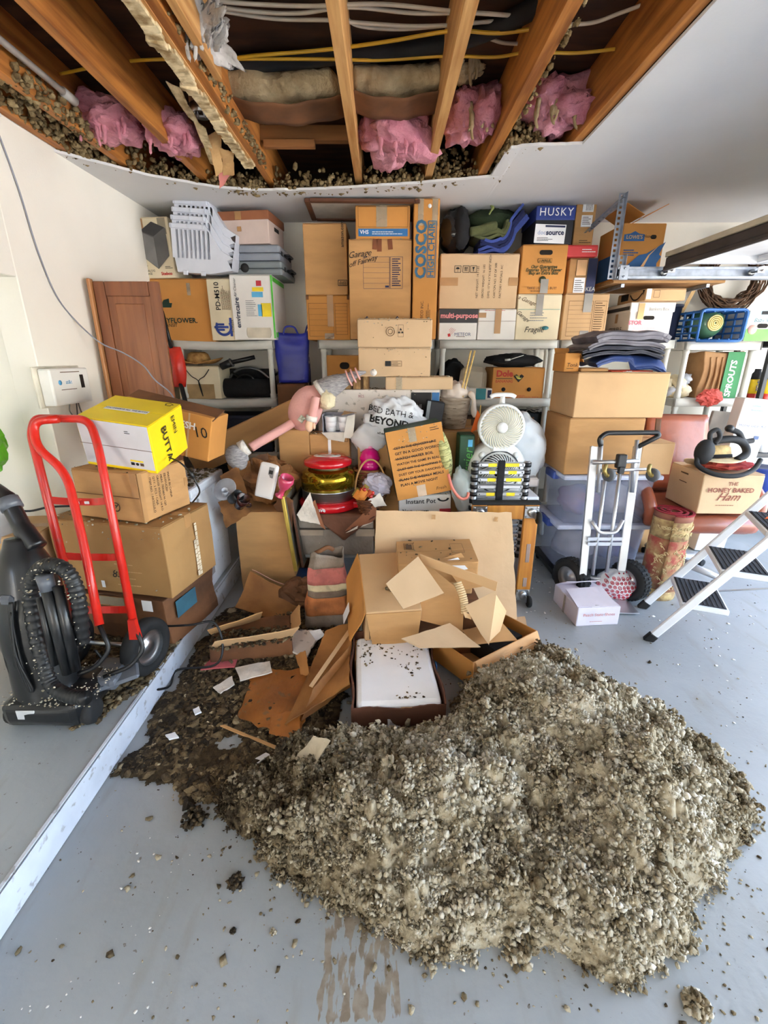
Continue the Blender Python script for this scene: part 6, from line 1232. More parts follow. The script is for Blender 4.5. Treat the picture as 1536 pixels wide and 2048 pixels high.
# red hand truck
REDE = mat('red_enamel', (206, 38, 26), .32, coat=.3, var=.08, dirt=.25)
def hp_(px, py, off=0): return aY(px, py, 1.60+(1250-py)/412*.32+off)
t = thing('red_hand_truck', 'red tubular hand truck with looped handle leaning on the left carton stack', 'hand truck', (-1.15, 1.62, .12)); L0 = Vector(t.location)
P = lambda pts, off=0: [hp_(x, y, off)-L0 for x, y in pts]
f = MB(); f.tube(fillet(P([(152, 1222), (62, 868), (70, 836), (178, 838), (196, 890), (268, 1250)]), .07, 8), .0165, 12); f.build('outer_frame', REDE, t)
f = MB(); f.tube(fillet(P([(199, 1250), (168, 1090), (133, 945), (72, 893), (66, 842), (116, 838)], -.05), .09, 7), .0165, 12); f.build('looped_handle', REDE, t)
for k, (a, b) in enumerate((((98, 1000), (213, 1002)), ((128, 1112), (238, 1114)), ((158, 1220), (256, 1219)))):
    A, B = hp_(*a)-L0, hp_(*b)-L0; f = MB(); M_ = (A+B)/2+Vector((0, .02, -.012)); pth = smoothp([A, A.lerp(M_, .5)+Vector((0, .006, -.004)), M_, B.lerp(M_, .5)+Vector((0, .006, -.004)), B], 3)
    for a_, b_ in zip(pth, pth[1:]): f.box((a_+b_)/2, ((b_-a_).length+.004, .006, .03), Euler((-.3, -math.atan2(b_.z-a_.z, b_.x-a_.x), math.atan2(b_.y-a_.y, b_.x-a_.x))), b=.001)
    c = f.build('curved_crossbar', REDE, t)
    if k == 0: f = MB(); f.box(M_+Vector((-.012, -.012, .0)), (.022, .003, .012)); f.box(M_+Vector((.03, -.012, .0)), (.02, .003, .012)); f.build('white_label', WHITE_P, c)
def wheel(mb_t, mb_r, c, R, w, axis):
    M = Matrix.Translation(c) @ axis
    mb_t.lathe([(R*.62, -w*.5), (R*.85, -w*.55), (R*.97, -w*.35), (R, 0), (R*.97, w*.35), (R*.85, w*.55), (R*.62, w*.5)], 32, M, closed=True)
    mb_r.lathe([(0, -w*.28), (R*.22, -w*.3), (R*.26, -w*.15), (R*.5, -w*.12), (R*.62, -w*.4), (R*.64, w*.4), (R*.5, w*.12), (R*.26, w*.15), (R*.22, w*.3), (0, w*.28)], 28, M)
AX = Matrix.Rotation(PI/2, 4, 'Y')
for x, y in ((-1.045, 1.70), (-1.42, 1.74)):
    ft, fr_ = MB(), MB(); wheel(ft, fr_, Vector((x, y, .12+.128))-L0, .128, .06, Matrix.Rotation(-.25, 4, 'Z') @ AX); w_ = ft.build('wheel', RUBBER, t); fr_.build('rim', STEEL, w_)
f = MB(); f.tube([Vector((-1.045, 1.70, .248))-L0, Vector((-1.42, 1.74, .248))-L0], .01, 8); f.build('axle', STEEL, t)
f = MB()
for px in (268, 199): A = hp_(px, 1250, -.03 if px == 199 else 0)-L0; f.tube(fillet([A, A+Vector((.035, -.02, -.10)), A+Vector((-.01, -.06, -.155)), A+Vector((-.10, -.10, -.175))], .03), .009, 8)
f.build('bracket', BLACKP, t)
f = MB()
for px in (268,): A = hp_(px, 1250)-L0; f.prism([(-.022, -.05), (.022, -.05), (.014, .04), (-.014, .04)], .02, Matrix.Translation(A+Vector((0, -.005, -.01))) @ Matrix.Rotation(PI/2, 4, 'X'))
f.build('gusset', REDE, t);
# upright vacuum cleaner
VAC = mat('vacuum_black', (19, 20, 22), .32, var=.12, coat=.15); VACG = mat('vacuum_grey', (92, 96, 104), .35, var=.06); HOSE = mat('ribbed_hose', (28, 29, 31), .45)
t = thing('upright_vacuum', 'dusty black upright vacuum cleaner with looped ribbed hose at the left edge', 'vacuum cleaner', (-1.27, 1.50, .12)); L0 = Vector(t.location)
V = lambda px, py, Y: aY(px, py, Y)-L0
f = MB(); f.soft(.29, .24, .10, 5, .004, .01, 1, r=.03, c=(0, -.04, .03)); f.build('floor_head', VAC, t)
f = MB(); f.soft(.15, .16, .05, 4, 0, .004, 1, r=.02, c=(.13, .06, .075)); f.box((.17, .02, .10), (.20, .09, .02), Euler((.15, -.1, .5)), b=.008); f.build('grey_trim', VACG, t)
for s in (-1, 1): f = MB(); f.lathe([(.02, -.02), (.045, -.02), (.05, 0), (.045, .02), (.02, .02), (0, .02)], 22, Matrix.Translation((s*.14+.01, -.10, .052)) @ AX); f.build('wheel', RUBBER, t)
f = MB(); f.box((-.04, -.165, .09), (.07, .004, .04)); f.build('rating_label', mat('silver_label', (196, 198, 200), .5), t)
b0, b1, b2, b3 = V(105, 1400, 1.45), V(62, 1200, 1.52), V(38, 1075, 1.56), V(12, 990, 1.60)
f = MB(); f.tube(smoothp([b0, b0.lerp(b1, .5), b1, b1.lerp(b2, .6), b2], 5), [.11]*6+[.115]*4+[.11, .105, .10, .095, .09, .085, .075, .065, .055, .05, .045][:11], 18); f.build('body', VAC, t)
f = MB(); f.tube(smoothp([V(75, 1095, 1.55), V(48, 1060, 1.57), V(26, 1020, 1.59), V(12, 995, 1.60), V(-15, 975, 1.62)], 5), [.034]*6+[.03]*10+[.026]*5, 12); f.build('handle', VAC, t)
f = MB(); f.tube([V(14, 998, 1.60), V(26, 1018, 1.588)], .036, 12); f.build('grip_collar', VACG, t)
hp2 = smoothp([V(165, 1285, 1.38), V(160, 1220, 1.37), V(150, 1170, 1.37), V(128, 1138, 1.38), V(95, 1130, 1.40), V(70, 1150, 1.42), V(62, 1200, 1.42), V(72, 1270, 1.40), V(88, 1330, 1.37), V(105, 1372, 1.34), V(140, 1392, 1.30), V(172, 1396, 1.27)], 14)
f = MB(); f.tube(hp2, [.025 if (i % 3) else .0205 for i in range(len(hp2))], 12); f.build('ribbed_hose', HOSE, t)
for a, b, r in (((92, 1165), (137, 1345), .021), ((116, 1172), (152, 1340), .017), ((80, 1195), (110, 1330), .012)):
    A, B = V(*a, 1.36), V(*b, 1.33); f = MB(); f.tube([A, A.lerp(B, .5), B], r, 12); f.build('wand', VAC, t)
f = MB(); f.tube([V(88, 1150, 1.365), V(97, 1180, 1.36)], [.026, .024], 14); f.build('wand_collar', VACG, t)
f = MB()
for k in range(7): q = k*.006; f.tube(smoothp([V(12+2*k, 1205, 1.44-q), V(4+4*k, 1260, 1.42-q), V(14+5*k, 1330, 1.40-q), V(42+3*k, 1378, 1.39-q), V(58+k, 1375, 1.39-q), V(50-3*k, 1310, 1.40-q), V(28-k, 1225, 1.43-q)], 5), .0045, 6)
f.build('coiled_cord', BLACKP, t)
f = MB(); f.box(V(16, 1200, 1.43), (.05, .03, .04), b=.01); f.build('cord_hook', VACG, t)
rs = np.random.RandomState(4); n = 260; ii = rs.randint(0, len(hp2), n)
pts = np.array([list(hp2[i]) for i in ii])+rs.normal(0, .018, (n, 3)); pts[:, 1] -= .016
m2 = 380; more_ = np.stack([rs.uniform(-.16, .20, m2), rs.uniform(-.17, .08, m2), rs.uniform(.128, .136, m2)], 1); o = lumps('dust_flecks', np.concatenate([pts, more_]), rs.uniform(.0012, .0042, n+m2), rs.uniform(.4, 1.1, n+m2), WOOL, t, 1, .4, .6, 5); o['kind'] = 'stuff'
t = thing('black_power_cable', 'black cable looping from the vacuum across the step to the floor', 'cable'); pts = [aZ(190, 1300, .30), aZ(215, 1330, .22), aZ(245, 1365, .125), aZ(265, 1378, .127), aZ(335, 1375, .02), aZ(355, 1340, .02), aZ(430, 1330, .06), aZ(445, 1290, .14), aZ(428, 1245, .24), aZ(380, 1250, .25), aZ(320, 1252, .24), aZ(275, 1243, .27)]
f = MB(); f.tube(smoothp(pts, 7), .0055, 7); f.build('sheath', BLACKP, t)
t = thing('black_cable', 'black cord with a plug hanging down beside the yellow carton', 'cable'); pts = [aY(338, 915, 2.03), aY(360, 925, 2.0), aY(380, 945, 2.0), aY(392, 965, 2.0), aY(399, 985, 2.02), aY(385, 1005, 2.05)]
f = MB(); f.tube(smoothp(pts, 6), .004, 6); f.tube([aY(376, 938, 1.995), aY(388, 956, 1.995)], [.008, .011], 8); f.build('sheath', BLACKP, t)
t = thing('black_cable', 'black cord running from behind the vacuum handle to the hand truck', 'cable'); f = MB(); f.tube(smoothp([aY(20, 1020, 1.9), aY(60, 1022, 1.9), aY(100, 1014, 1.95), aY(150, 1012, 2.0)], 6), .005, 6); f.build('sheath', BLACKP, t)
crumple('green_sack', 'bright green plastic sack at the far left edge in the recess', 'bag', tuple(aY(-28, 955, 2.05)), (.11, .10, .16), mat('lime_plastic', (110, 190, 50), .4, var=.1), 4)
t = thing('clear_bag', 'clear grey plastic bag of trash under the green sack at the left edge', 'bag', tuple(aY(0, 1085, 1.95)-Vector((.05, 0, .05)))); f = MB(); f.blob((0, 0, .17), (.13, .10, .19), 24, 16, amp=.2, ns=2.5, seed=5, fold=.2); f.build('body', mat('grey_film', (176, 178, 180), .3, alpha=.75), t)
b = Carton('buried_carton', 'low tan carton in the recess under the clear grey bag', (.34, .30, .56), (-1.78, 2.05, .121), .1, KRAFT_L)
# ------------------------------------------------------------------ right side on the floor and on the fifth unit
z5 = 1.561; CRB = mat('blue_crate_plastic', (42, 104, 176), .4)
p, q = aY(1398, 655, 3.50), aY(1489, 655, 3.50); zt_ = aY(1440, 619, 3.50).z; w, h, d = q.x-p.x, zt_-z5, .40
t = thing('blue_crate', 'blue plastic milk crate lying on its side with a green vase inside', 'crate', ((p.x+q.x)/2, 3.50+d/2, z5))
for s in (-1, 1):
    f = MB()
    for k in range(5): f.box((s*(w/2-.006), -d/2+.01+k*(d-.02)/4, h/2), (.012, .016, h), b=.003); f.box((s*(w/2-.006), 0, .01+k*(h-.02)/4), (.012, d, .014), b=.003)
    f.build('side_lattice', CRB, t)
for z in (.006, h-.006):
    f = MB(); f.box((0, 0, z), (w, d, .008), b=.002)
    for k in range(5): f.box((-w/2+.02+k*(w-.04)/4, 0, z+(.006 if z < .1 else -.006)), (.012, d, .01), b=.002)
    f.build('end_panel', CRB, t)
f = MB()
for k in range(6): f.box((-w/2+.01+k*(w-.02)/5, d/2-.006, h/2), (.016, .01, h)); f.box((0, d/2-.006, .01+k*(h-.02)/5), (w, .01, .014))
f.build('base_lattice', CRB, t)
f = MB(); f.tube(fillet([(-w/2, -d/2, 0), (w/2, -d/2, 0), (w/2, -d/2, h), (-w/2, -d/2, h), (-w/2, -d/2, .0)], .03), .009, 8); f.build('rim', CRB, t)
t = thing('green_vase', 'green glazed vase with a spiral gold base lying inside the blue crate', 'vase', ((p.x+q.x)/2-.015, 3.56, z5+.125), (PI/2, 0, 0)); f = MB(); f.lathe([(.0, .0), (.055, 0), (.09, -.03), (.112, -.10), (.10, -.18), (.06, -.25), (.045, -.28)], 30); f.build('body', mat('green_glaze', (74, 112, 82), .25, coat=.3), t)
f = MB()
for k in range(4): f.tube(arc((0, 0, .002), .012+.013*k, 0, 2*PI, 24, 'xy')[:-1], .0065, 6, True)
f.build('ringed_base', mat('pale_gold', (214, 190, 120), .4, .3), t)
bx = fbox('wipes_carton', 'green and white carton with a hand hole to the right of the blue crate', 1492, 621, 1585, 692, 3.52, .34, z=z5, m=WCARD, tape=None); bx.hole('front', .34, .5, .075, .03); bx.plate('front', 0, 0, 1, .40, mat('grass_green_print', (120, 190, 90), .6), 'green_band'); bx.plate('front', .0, .78, 1, 1, mat('pale_blue_print2', (170, 206, 226), .6), 'blue_band'); bx.plate('front', .25, .87, .55, .98, INK, 'dark_label', off=.005); bx.text('front', .4, .68, 'Baby Wipes', .06, mat('teal_print', (50, 120, 130), .6), shear=.2)
f = MB(); f.lathe([(.032, 0), (.032, .001), (0, .001)], 20); o = f.build('pink_disc_print', mat('skin_pink_print', (230, 180, 164), .7), bx.o); o.matrix_local = bx.at('front', .13, .38, .005)
z52 = 1.151; RAG = mat('cream_rags', (226, 212, 178), .95, var=.12, scale=12, bump=.4); RAGG = mat('grey_rags', (190, 192, 200), .95, var=.1, bump=.4)
def mound(name, label, cat, px, Y, z, parts, seed):
    p = aY(px, 760, Y); t = thing(name, label, cat, (p.x, Y+.1, z)); r = random.Random(seed)
    for i, (m, n) in enumerate(parts):
        f = MB()
        for k in range(n): f.blob((r.uniform(-.13, .13), r.uniform(-.07, .07), r.uniform(.04, .13)), (r.uniform(.05, .08), r.uniform(.04, .06), r.uniform(.04, .06)), 14, 10, Euler((r.uniform(-1, 1), r.uniform(-1, 1), r.uniform(-3, 3))), .3, 3, k+seed, .3)
        f.build('crumpled_cloth', m, t)
    return t
mound('rag_pile', 'heap of cream rags on the white shelving unit left of the paper sack', 'rags', 1352, 3.62, z52, ((RAG, 7), (RAGG, 3), (RAG, 4)), 3)
b = fbox('grocery_sack', 'brown paper grocery sack with green side lettering on the white unit', 1402, 704, 1478, 787, 3.64, .22, z=z52, m=mat('paper_sack', (176, 134, 90), .8, scale=6, col2=(146, 104, 64), bump=.5, bscale=14), tape=None, flaps=False, amp=.02)
b.plate('front', .56, .0, 1.0, 1.0, mat('sprout_green', (46, 128, 70), .6, var=.06), 'green_side', off=.02, t=.003); b.text('front', .76, .42, 'SPROUTS', .10, WHITE_P, PI/2, bold=.03, off=.024, shear=.15)
f = MB()
for k in range(3): f.tube(smoothp([(-.10+.045*k, -.118, .30), (-.085+.04*k, -.125, .18), (-.10+.05*k, -.122, .05)]), .008, 6)
f.build('paper_folds', mat('paper_sack', (176, 134, 90), .8), b.o)
p = aY(1424, 783, 3.52); crumple('red_cloth', 'crumpled red cloth hanging over the edge of the white shelf', 'cloth', (p.x, 3.53, z52-.055), (.10, .06, .065), mat('coral_cloth', (216, 96, 86), .9, var=.15, bump=.4), 6, fold=.4)
# black rack with cans, bottles and board
t = thing('black_rack', 'black shelving rack of cans and bottles at the right edge', 'shelf', (3.16, 3.72, 0))
for sx in (-1, 1):
    for sy in (-1, 1): f = MB(); f.box((sx*.31, sy*.17, .80), (.035, .035, 1.6), b=.004); f.build('post', BLACKP, t)
for z in (1.56, 1.13, .74, .35): f = MB(); f.box((0, 0, z-.02), (.66, .38, .04), b=.006); f.build('shelf', BLACKP, t)
CANY = mat('can_yellow', (240, 206, 30), .35); CANB = mat('can_blue', (30, 40, 96), .35)
for i in range(3):
    p = aY(1508+25*i, 790, 3.60); t = thing('spray_can', ('leftmost yellow spray can on the black rack', 'second yellow spray can on the black rack', 'third yellow spray can on the black rack at the picture edge')[i], 'can', (p.x, 3.62, 1.131), 0, 'spray cans on the black rack')
    f = MB(); f.lathe([(.0, 0), (.031, 0), (.033, .006), (.033, .055), (0, .055)], 18); f.build('red_base', mat('can_red', (190, 50, 30), .35), t); f = MB(); f.lathe([(.033, .055), (.033, .16), (0, .16)], 18); f.build('yellow_band', CANY, t); f = MB(); f.lathe([(.033, .16), (.032, .20), (.022, .215), (.02, .235), (0, .235)], 18); f.build('dark_top', INK, t)
    wrap = put_text(t, basis((0, -.0335, .115), (0, 0, 1), (-1, 0, 0)), 'WD-40', .026, CANB, bold=.04)
for i, (px, m, h, r, lb) in enumerate(((1478, mat('black_bottle', (30, 30, 32), .3), .24, .036, 'black bottle at the left end of the lower black shelf'), (1492, mat('grey_bottle', (150, 150, 156), .3), .2, .034, 'grey bottle beside the black one on the lower black shelf'), (1508, mat('white_bottle', (220, 220, 222), .35), .22, .042, 'white jug with a black cap on the lower black shelf'), (1530, WHITEPL, .24, .045, 'white jug nearest the right edge of the lower black shelf'))):
    p = aY(px, 895, 3.55); t = thing('bottle', lb, 'bottle', (p.x, 3.58, .741), 0, 'bottles on the black rack'); f = MB(); f.lathe([(0, 0), (r, 0), (r, h*.7), (r*.4, h*.86), (r*.4, h*.9), (0, h*.9)], 18); f.build('body', m, t); f = MB(); f.lathe([(r*.5, h*.88), (r*.5, h), (0, h)], 14); f.build('cap', BLACKP, t); f = MB(); f.sheet(lambda u, v: ((r+.001)*math.sin(-1.1+2.2*u), -(r+.001)*math.cos(-1.1+2.2*u), h*(.12+.45*v)), 10, 2, .001); f.build('label', WHITE_P if i != 2 else mat('grey_label', (110, 110, 116), .6), t)
p = aY(1505, 838, 3.50); t = thing('orange_tray', 'orange plastic tray resting on the bottle tops of the black rack', 'tray', (p.x, 3.60, .985)); f = MB(); f.lathe([(.0, 0), (.06, 0), (.085, .05), (.088, .05), (.085, .044), (.0, .006)], 4, Matrix.Diagonal((1.1, .8, 1, 1)) @ Matrix.Rotation(PI/4, 4, 'Z'), False); f.build('body', mat('orange_plastic', (240, 100, 50), .4), t)
p = aY(1535, 950, 3.6); t = thing('blue_tub', 'dark blue tub on the lowest visible shelf of the black rack', 'tub', (p.x-.02, 3.66, .351)); f = MB(); f.lathe([(0, 0), (.10, 0), (.12, .24), (.125, .25), (.11, .25), (.0, .24)], 24); f.build('body', mat('cobalt_plastic', (36, 62, 140), .4), t)
b = fbox('gear_kit_box', 'tall white printed kit box leaning between the office chair and black rack', 1432, 797, 1494, 1040, 3.30, .10, z=.0, m=WCARD, tape=None, flaps=False, roll=.09); b.text('front', .5, .84, 'Home Gear Kit', .05, mat('slate_print', (70, 90, 130), .6)); b.text('front', .7, .50, 'Gear Kit', .05, mat('slate_print', (70, 90, 130), .6)); b.lines('front', .3, .92, .7, .97, 2, mat('pale_blue_print', (150, 170, 210), .7))
for u, v in ((.2, .78), (.75, .77), (.72, .46), (.3, .62)): b.plate('front', u-.08, v-.01, u+.08, v+.012, mat('slate_print', (70, 90, 130), .6), 'printed_badge')
p = aY(1405, 880, 3.5); t = thing('grey_board', 'plain grey board leaning on the wall behind the office chair', 'board', (2.55, 3.50, .0), (0, .08, 0)); f = MB(); f.soft(.30, .03, 1.06, 3, .002, 0, 1); f.build('panel', mat('grey_board', (170, 166, 158), .7), t); f = MB(); f.box((.152, 0, .53), (.006, .034, 1.06)); f.build('edge', mat('grey_edge', (140, 136, 130), .7), t)
p = aY(1309, 850, 3.35); t = thing('amber_bottle', 'tall amber bottle standing behind the left of the office chair', 'bottle', (p.x, 3.40, .62)); f = MB(); f.lathe([(0, 0), (.04, 0), (.04, .36), (.045, .37), (.045, .40), (0, .40)], 20); f.build('body', mat('amber_plastic', (214, 150, 40), .3), t)
buried('carton behind the office chair carrying the amber bottle', 2.0, 2.36, 3.28, 3.52, .62)
# office chair
LEA = mat('tan_leather', (150, 80, 54), .35, var=.12, scale=5, bump=.2, bscale=20, coat=.15); LEAD = mat('tan_leather_worn', (136, 70, 48), .4, var=.12)
t = thing('office_chair', 'tan leather office chair loaded with a carton, behind the step ladder', 'chair', (2.03, 2.95, 0), -.06)
f = MB(); f.soft(.58, .56, .13, 6, .004, .02, 1, r=.05, c=(0, -.02, .40)); f.build('seat', LEA, t); f = MB(); f.tube(smoothp([(-.28, -.27, .46), (0, -.32, .475), (.28, -.27, .46)]), .058, 14); f.build('seat_roll', LEA, t)
f = MB(); f.sheet(lambda u, v: ((u-.5)*(.60-.12*v*v), .26+.10*v+.03*math.cos((u-.5)*PI), .50+.56*v), 14, 12, .09); f.build('backrest', LEAD, t)
f = MB(); f.sheet(lambda u, v: ((u-.5)*.40, .20+.10*v-.02*math.sin(u*PI), .56+.49*v+.01*math.sin(u*PI)), 12, 12, .09); f.build('back_cushion', LEA, t)
for s in (-1, 1): f = MB(); f.tube(smoothp([(s*.30, .20, .43), (s*.33, .12, .60), (s*.34, -.02, .66), (s*.34, -.16, .64), (s*.33, -.24, .55), (s*.30, -.20, .44)], 5), .038, 12); f.build('armrest', LEA, t)
f = MB(); f.tube([(0, 0, .10), (0, 0, .38)], .03, 12); f.build('gas_column', BLACKP, t)
for k in range(5):
    a = 2*PI*k/5-.9; e = Vector((.30*math.cos(a), .30*math.sin(a), .075)); f = MB(); f.tube([(0, 0, .115), e*.5+Vector((0, 0, .055)), e], [.03, .026, .02], 10); leg = f.build('base_leg', mat('silver_leg', (176, 176, 178), .4, .4), t); f = MB(); f.lathe([(.01, -.022), (.026, -.022), (.028, 0), (.026, .022), (.01, .022)], 14, Matrix.Translation(e+Vector((0, 0, -.046))) @ Matrix.Rotation(a, 4, 'Z') @ Matrix.Rotation(PI/2, 4, 'X')); f.tube([e+Vector((0, 0, -.04)), e], .01, 6); f.build('caster', RUBBER, leg)
p0, p1 = aY(1400, 1010, 2.60), aY(1517, 1010, 2.60); ham = Carton('ham_carton', 'light carton printed in dark red lettering on the office chair seat', (p1.x-p0.x, .34, .245), ((p0.x+p1.x)/2, 2.775, .552), -.03, KRAFT_T, tape=None)
DR = mat('maroon_ink', (128, 52, 36), .7); ham.text('front', .5, .76, 'THE', .05, DR, bold=.01); ham.text('front', .48, .60, 'HONEY BAKED', .062, DR, bold=.015, off=.006); ham.text('front', .46, .43, 'Ham', .11, DR, shear=.5); ham.lines('front', .28, .2, .75, .24, 1, DR); ham.lines('left', .35, .8, .7, .9, 1, INKG); ham.lines('left', .35, .6, .7, .66, 1, INKG)
t = thing('straw_fedora', 'straw hat with black band lying among black straps on the ham carton', 'hat', (ham.o.location.x-.05, 2.74, .865), (-.25, -.05, 0)); f = MB(); f.lathe([(.078, 0), (.074, .06), (.06, .075), (.0, .07)], 24, Matrix.Diagonal((1.15, .9, 1, 1))); f.build('crown', mat('pale_straw', (214, 184, 128), .8, scale=40, bump=.4), t); f = MB(); f.sheet(lambda u, v: ((.07+.075*v)*1.15*math.cos(u*2*PI), (.07+.07*v)*math.sin(u*2*PI), -.004-.01*v+.02*v*math.cos(2*u*2*PI)), 32, 4, .004); f.build('brim', mat('cream_straw', (226, 208, 168), .8), t); f = MB(); f.lathe([(.081, 0), (.08, .02)], 24, Matrix.Diagonal((1.15, .9, 1, 1))); f.build('hat_band', BLACKF, t)
crumple('red_cloth_bundle', 'red patterned cloth under the straw hat on the ham carton', 'cloth', (ham.o.location.x+.02, 2.73, .800), (.16, .11, .03), mat('dark_red_cloth', (150, 36, 42), .9, scale=8, col2=(196, 90, 70)), 7, fold=.3)
t = thing('black_harness', 'tangle of black padded straps and hoops around the straw hat', 'harness', (ham.o.location.x-.05, 2.66, .83)); BFP = mat('black_foam', (24, 24, 26), .7)
for pts, r in (([(-.15, 0, .10), (-.17, -.02, .02), (-.10, -.08, -.025), (.02, -.10, -.03), (.13, -.07, -.0), (.19, -.03, .05)], .014), ([(-.13, .03, .12), (-.05, .02, .155), (.05, .02, .16), (.11, .02, .13), (.12, 0, .08), (.06, -.02, .045)], .022), ([(.0, .02, .22), (.06, .02, .20), (.11, .03, .15), (.17, .04, .15)], .016), ([(-.11, .0, .15), (-.12, 0, .20), (-.085, 0, .22), (-.06, 0, .18), (-.08, 0, .14)], .013)): f = MB(); f.tube(smoothp(pts, 6), r, 10); f.build('padded_hoop', BFP, t)
f = MB(); f.blob((-.13, 0, .09), (.055, .045, .075), 16, 10); f.build('buckle_pad', BFP, t); f = MB(); f.blob((0, .02, .225), (.024, .024, .022), 12, 8); f.build('ball_end', BLACKP, t)
# rolled rug
RUGM = mat('rug_back_pattern', (168, 84, 72), .95, scale=16, col2=(190, 164, 116), bump=.5, bscale=60); RUGB = mat('rug_border', (196, 170, 118), .95, scale=26, col2=(140, 104, 74), bump=.5, bscale=60); RUGR = mat('rug_red_pile', (150, 34, 46), 1, var=.2, bump=.6, bscale=90)
t = thing('rolled_rug', 'rolled red and beige patterned rug standing upright by the aluminium hand truck', 'rug', (1.76, 2.64, 0), (0, .02, 0))
spiral = lambda th: .118-.0052*th; sp = [k*.3 for k in range(62)]
for z0, z1, m, nm in ((0, .06, RUGB, 'lower_band'), (.06, .40, RUGM, 'field'), (.40, .52, RUGB, 'upper_band'), (.52, .56, mat('rug_fringe', (150, 96, 78), .95), 'end_band')):
    f = MB(); f.sheet(lambda u, v: (spiral(u*18.3)*math.cos(u*18.3-2), spiral(u*18.3)*math.sin(u*18.3-2), z0+(z1-z0)*v), 110, 1, .008); f.build(nm, m, t)
f = MB(); f.sheet(lambda u, v: (spiral(u*18.3)*math.cos(u*18.3-2), spiral(u*18.3)*math.sin(u*18.3-2), .558+.006*v), 110, 1, .014); f.build('pile_edge', RUGR, t)
rr = random.Random(6); f = MB()
for k in range(130):
    a = rr.uniform(-2.6, -.4); z = rr.choice([.44, .48]) if k < 45 else rr.uniform(.08, .38); s = rr.uniform(.007, .014); a1 = rr.uniform(0, 6); f.tube([(.1215*math.cos(a+s*math.cos(q)*(1.1-.12*q)/.12), .1215*math.sin(a+s*math.cos(q)*(1.1-.12*q)/.12), z+s*math.sin(q+a1)*(1.1-.12*q)) for q in [.6*j for j in range(9)]], .0022, 4)
f.build('woven_motifs', mat('rug_motif', (214, 192, 142), .95), t)
# aluminium hand truck
def hq(px, py, off=0): return aY(px, py, 2.50+(1150-py)/280*.16+off)
t = thing('aluminium_hand_truck', 'aluminium convertible hand truck with black handle and pneumatic tyres', 'hand truck', (1.34, 2.52, 0)); L0 = Vector(t.location)
Q = lambda pts, off=0: [hq(x, y, off)-L0 for x, y in pts]
for pts in (((1190, 893), (1166, 1150)), ((1276, 893), (1243, 1142))):
    A, B = Q(pts); f = MB(); d = A-B; n_ = 1; M_ = Matrix.Translation((A+B)/2) @ d.to_track_quat('Z', 'Y').to_matrix().to_4x4()
    for o_, s_ in (((0, 0, 0), (.042, .006, d.length)), ((-.019, -.012, 0), (.005, .03, d.length)), ((.019, -.012, 0), (.005, .03, d.length))): g = MB(); g.box(o_, s_, b=.001); f.add(g.v, g.f, False, M_)
    f.build('channel_rail', ALU, t)
for pts, r in ((((1212, 945), (1185, 1150)), .011), (((1240, 945), (1213, 1145)), .011), (((1203, 880), (1196, 985)), .012), (((1274, 880), (1264, 985)), .012)): f = MB(); f.tube(Q(pts, -.015), r, 10); f.build('tube_rail', ALU, t)
for (a, b), r in ((((1186, 925), (1278, 922)), .013), (((1204, 942), (1300, 938)), .009)): f = MB(); f.tube(Q((a, b), -.03), r, 10); f.build('cross_tube', ALU, t)
f = MB(); f.tube(fillet(Q(((1184, 1042), (1198, 1066), (1232, 1066), (1246, 1040)), -.03), .03), .011, 10); f.build('curved_brace', ALU, t)
for y in (1078, 1088): f = MB(); A, B = Q(((1175, y), (1244, y)), -.02); f.box((A+B)/2, ((B-A).length, .006, .022), b=.001); f.build('cross_plate', ALU, t)
f = MB(); f.tube(fillet(Q(((1202, 892), (1198, 878), (1212, 866), (1315, 865), (1318, 872), (1277, 893)), -.02), .03, 6), .014, 12); f.build('black_grip', BLACKP, t)
f = MB(); A = hq(1242, 922, -.045)-L0; f.soft(.055, .04, .08, 3, 0, 0, 1, r=.008, c=A-Vector((0, 0, .04))); f.box(A+Vector((.0, -.015, -.05)), (.03, .03, .04)); f.build('latch', BLACKP, t)
for px in (1218, 1306):
    c = hq(px, 950, -.07)-L0; f = MB(); f.lathe([(.012, -.015), (.035, -.015), (.04, 0), (.035, .015), (.012, .015)], 22, Matrix.Translation(c) @ Matrix.Rotation(.5, 4, 'Z') @ AX); w_ = f.build('caster', mat('grey_rubber', (92, 94, 98), .6), t); f = MB(); f.lathe([(.0, -.017), (.014, -.017), (.014, .017), (0, .017)], 12, Matrix.Translation(c) @ Matrix.Rotation(.5, 4, 'Z') @ AX); f.tube(smoothp([c+Vector((-.015, 0, 0)), c+Vector((-.03, .0, .03)), c+Vector((-.01, .03, .05))]), .012, 8); f.build('caster_fork', mat('brass_zinc', (170, 150, 90), .4, .7), w_)
for x, y in ((1.19, 2.60), (1.54, 2.56)):
    ft, fr_ = MB(), MB(); wheel(ft, fr_, Vector((x, y, .128))-L0, .126, .085, Matrix.Rotation(.45, 4, 'Z') @ AX); w_ = ft.build('tyre', RUBBER, t); fr_.build('rim', ALU, w_)
    for k in range(26):
        a = 2*PI*k/26; 
        if k % 26 < 26: pass
    g = MB(); Mx = Matrix.Translation(Vector((x, y, .128))-L0) @ Matrix.Rotation(.45, 4, 'Z') @ AX
    for k in range(30):
        a = 2*PI*k/30
        for s in (-1, 1): g.box((0, 0, 0), (.010, .018, .03), b=.002) if 0 else g.add(*(lambda b: (b.v, b.f))(MB().box((.125, s*.0, s*.016), (.008, .016, .026))), False, Mx @ Matrix.Rotation(a+s*.05, 4, 'Z'))
    g.build('tread_blocks', RUBBER, w_)
f = MB(); f.tube([Vector((1.19, 2.60, .128))-L0, Vector((1.54, 2.56, .128))-L0], .012, 8); f.build('axle', STEEL, t); f = MB(); f.box((.03, -.06, .012), (.30, .20, .006), Euler((0, 0, -.05))); f.build('toe_plate', ALU, t)
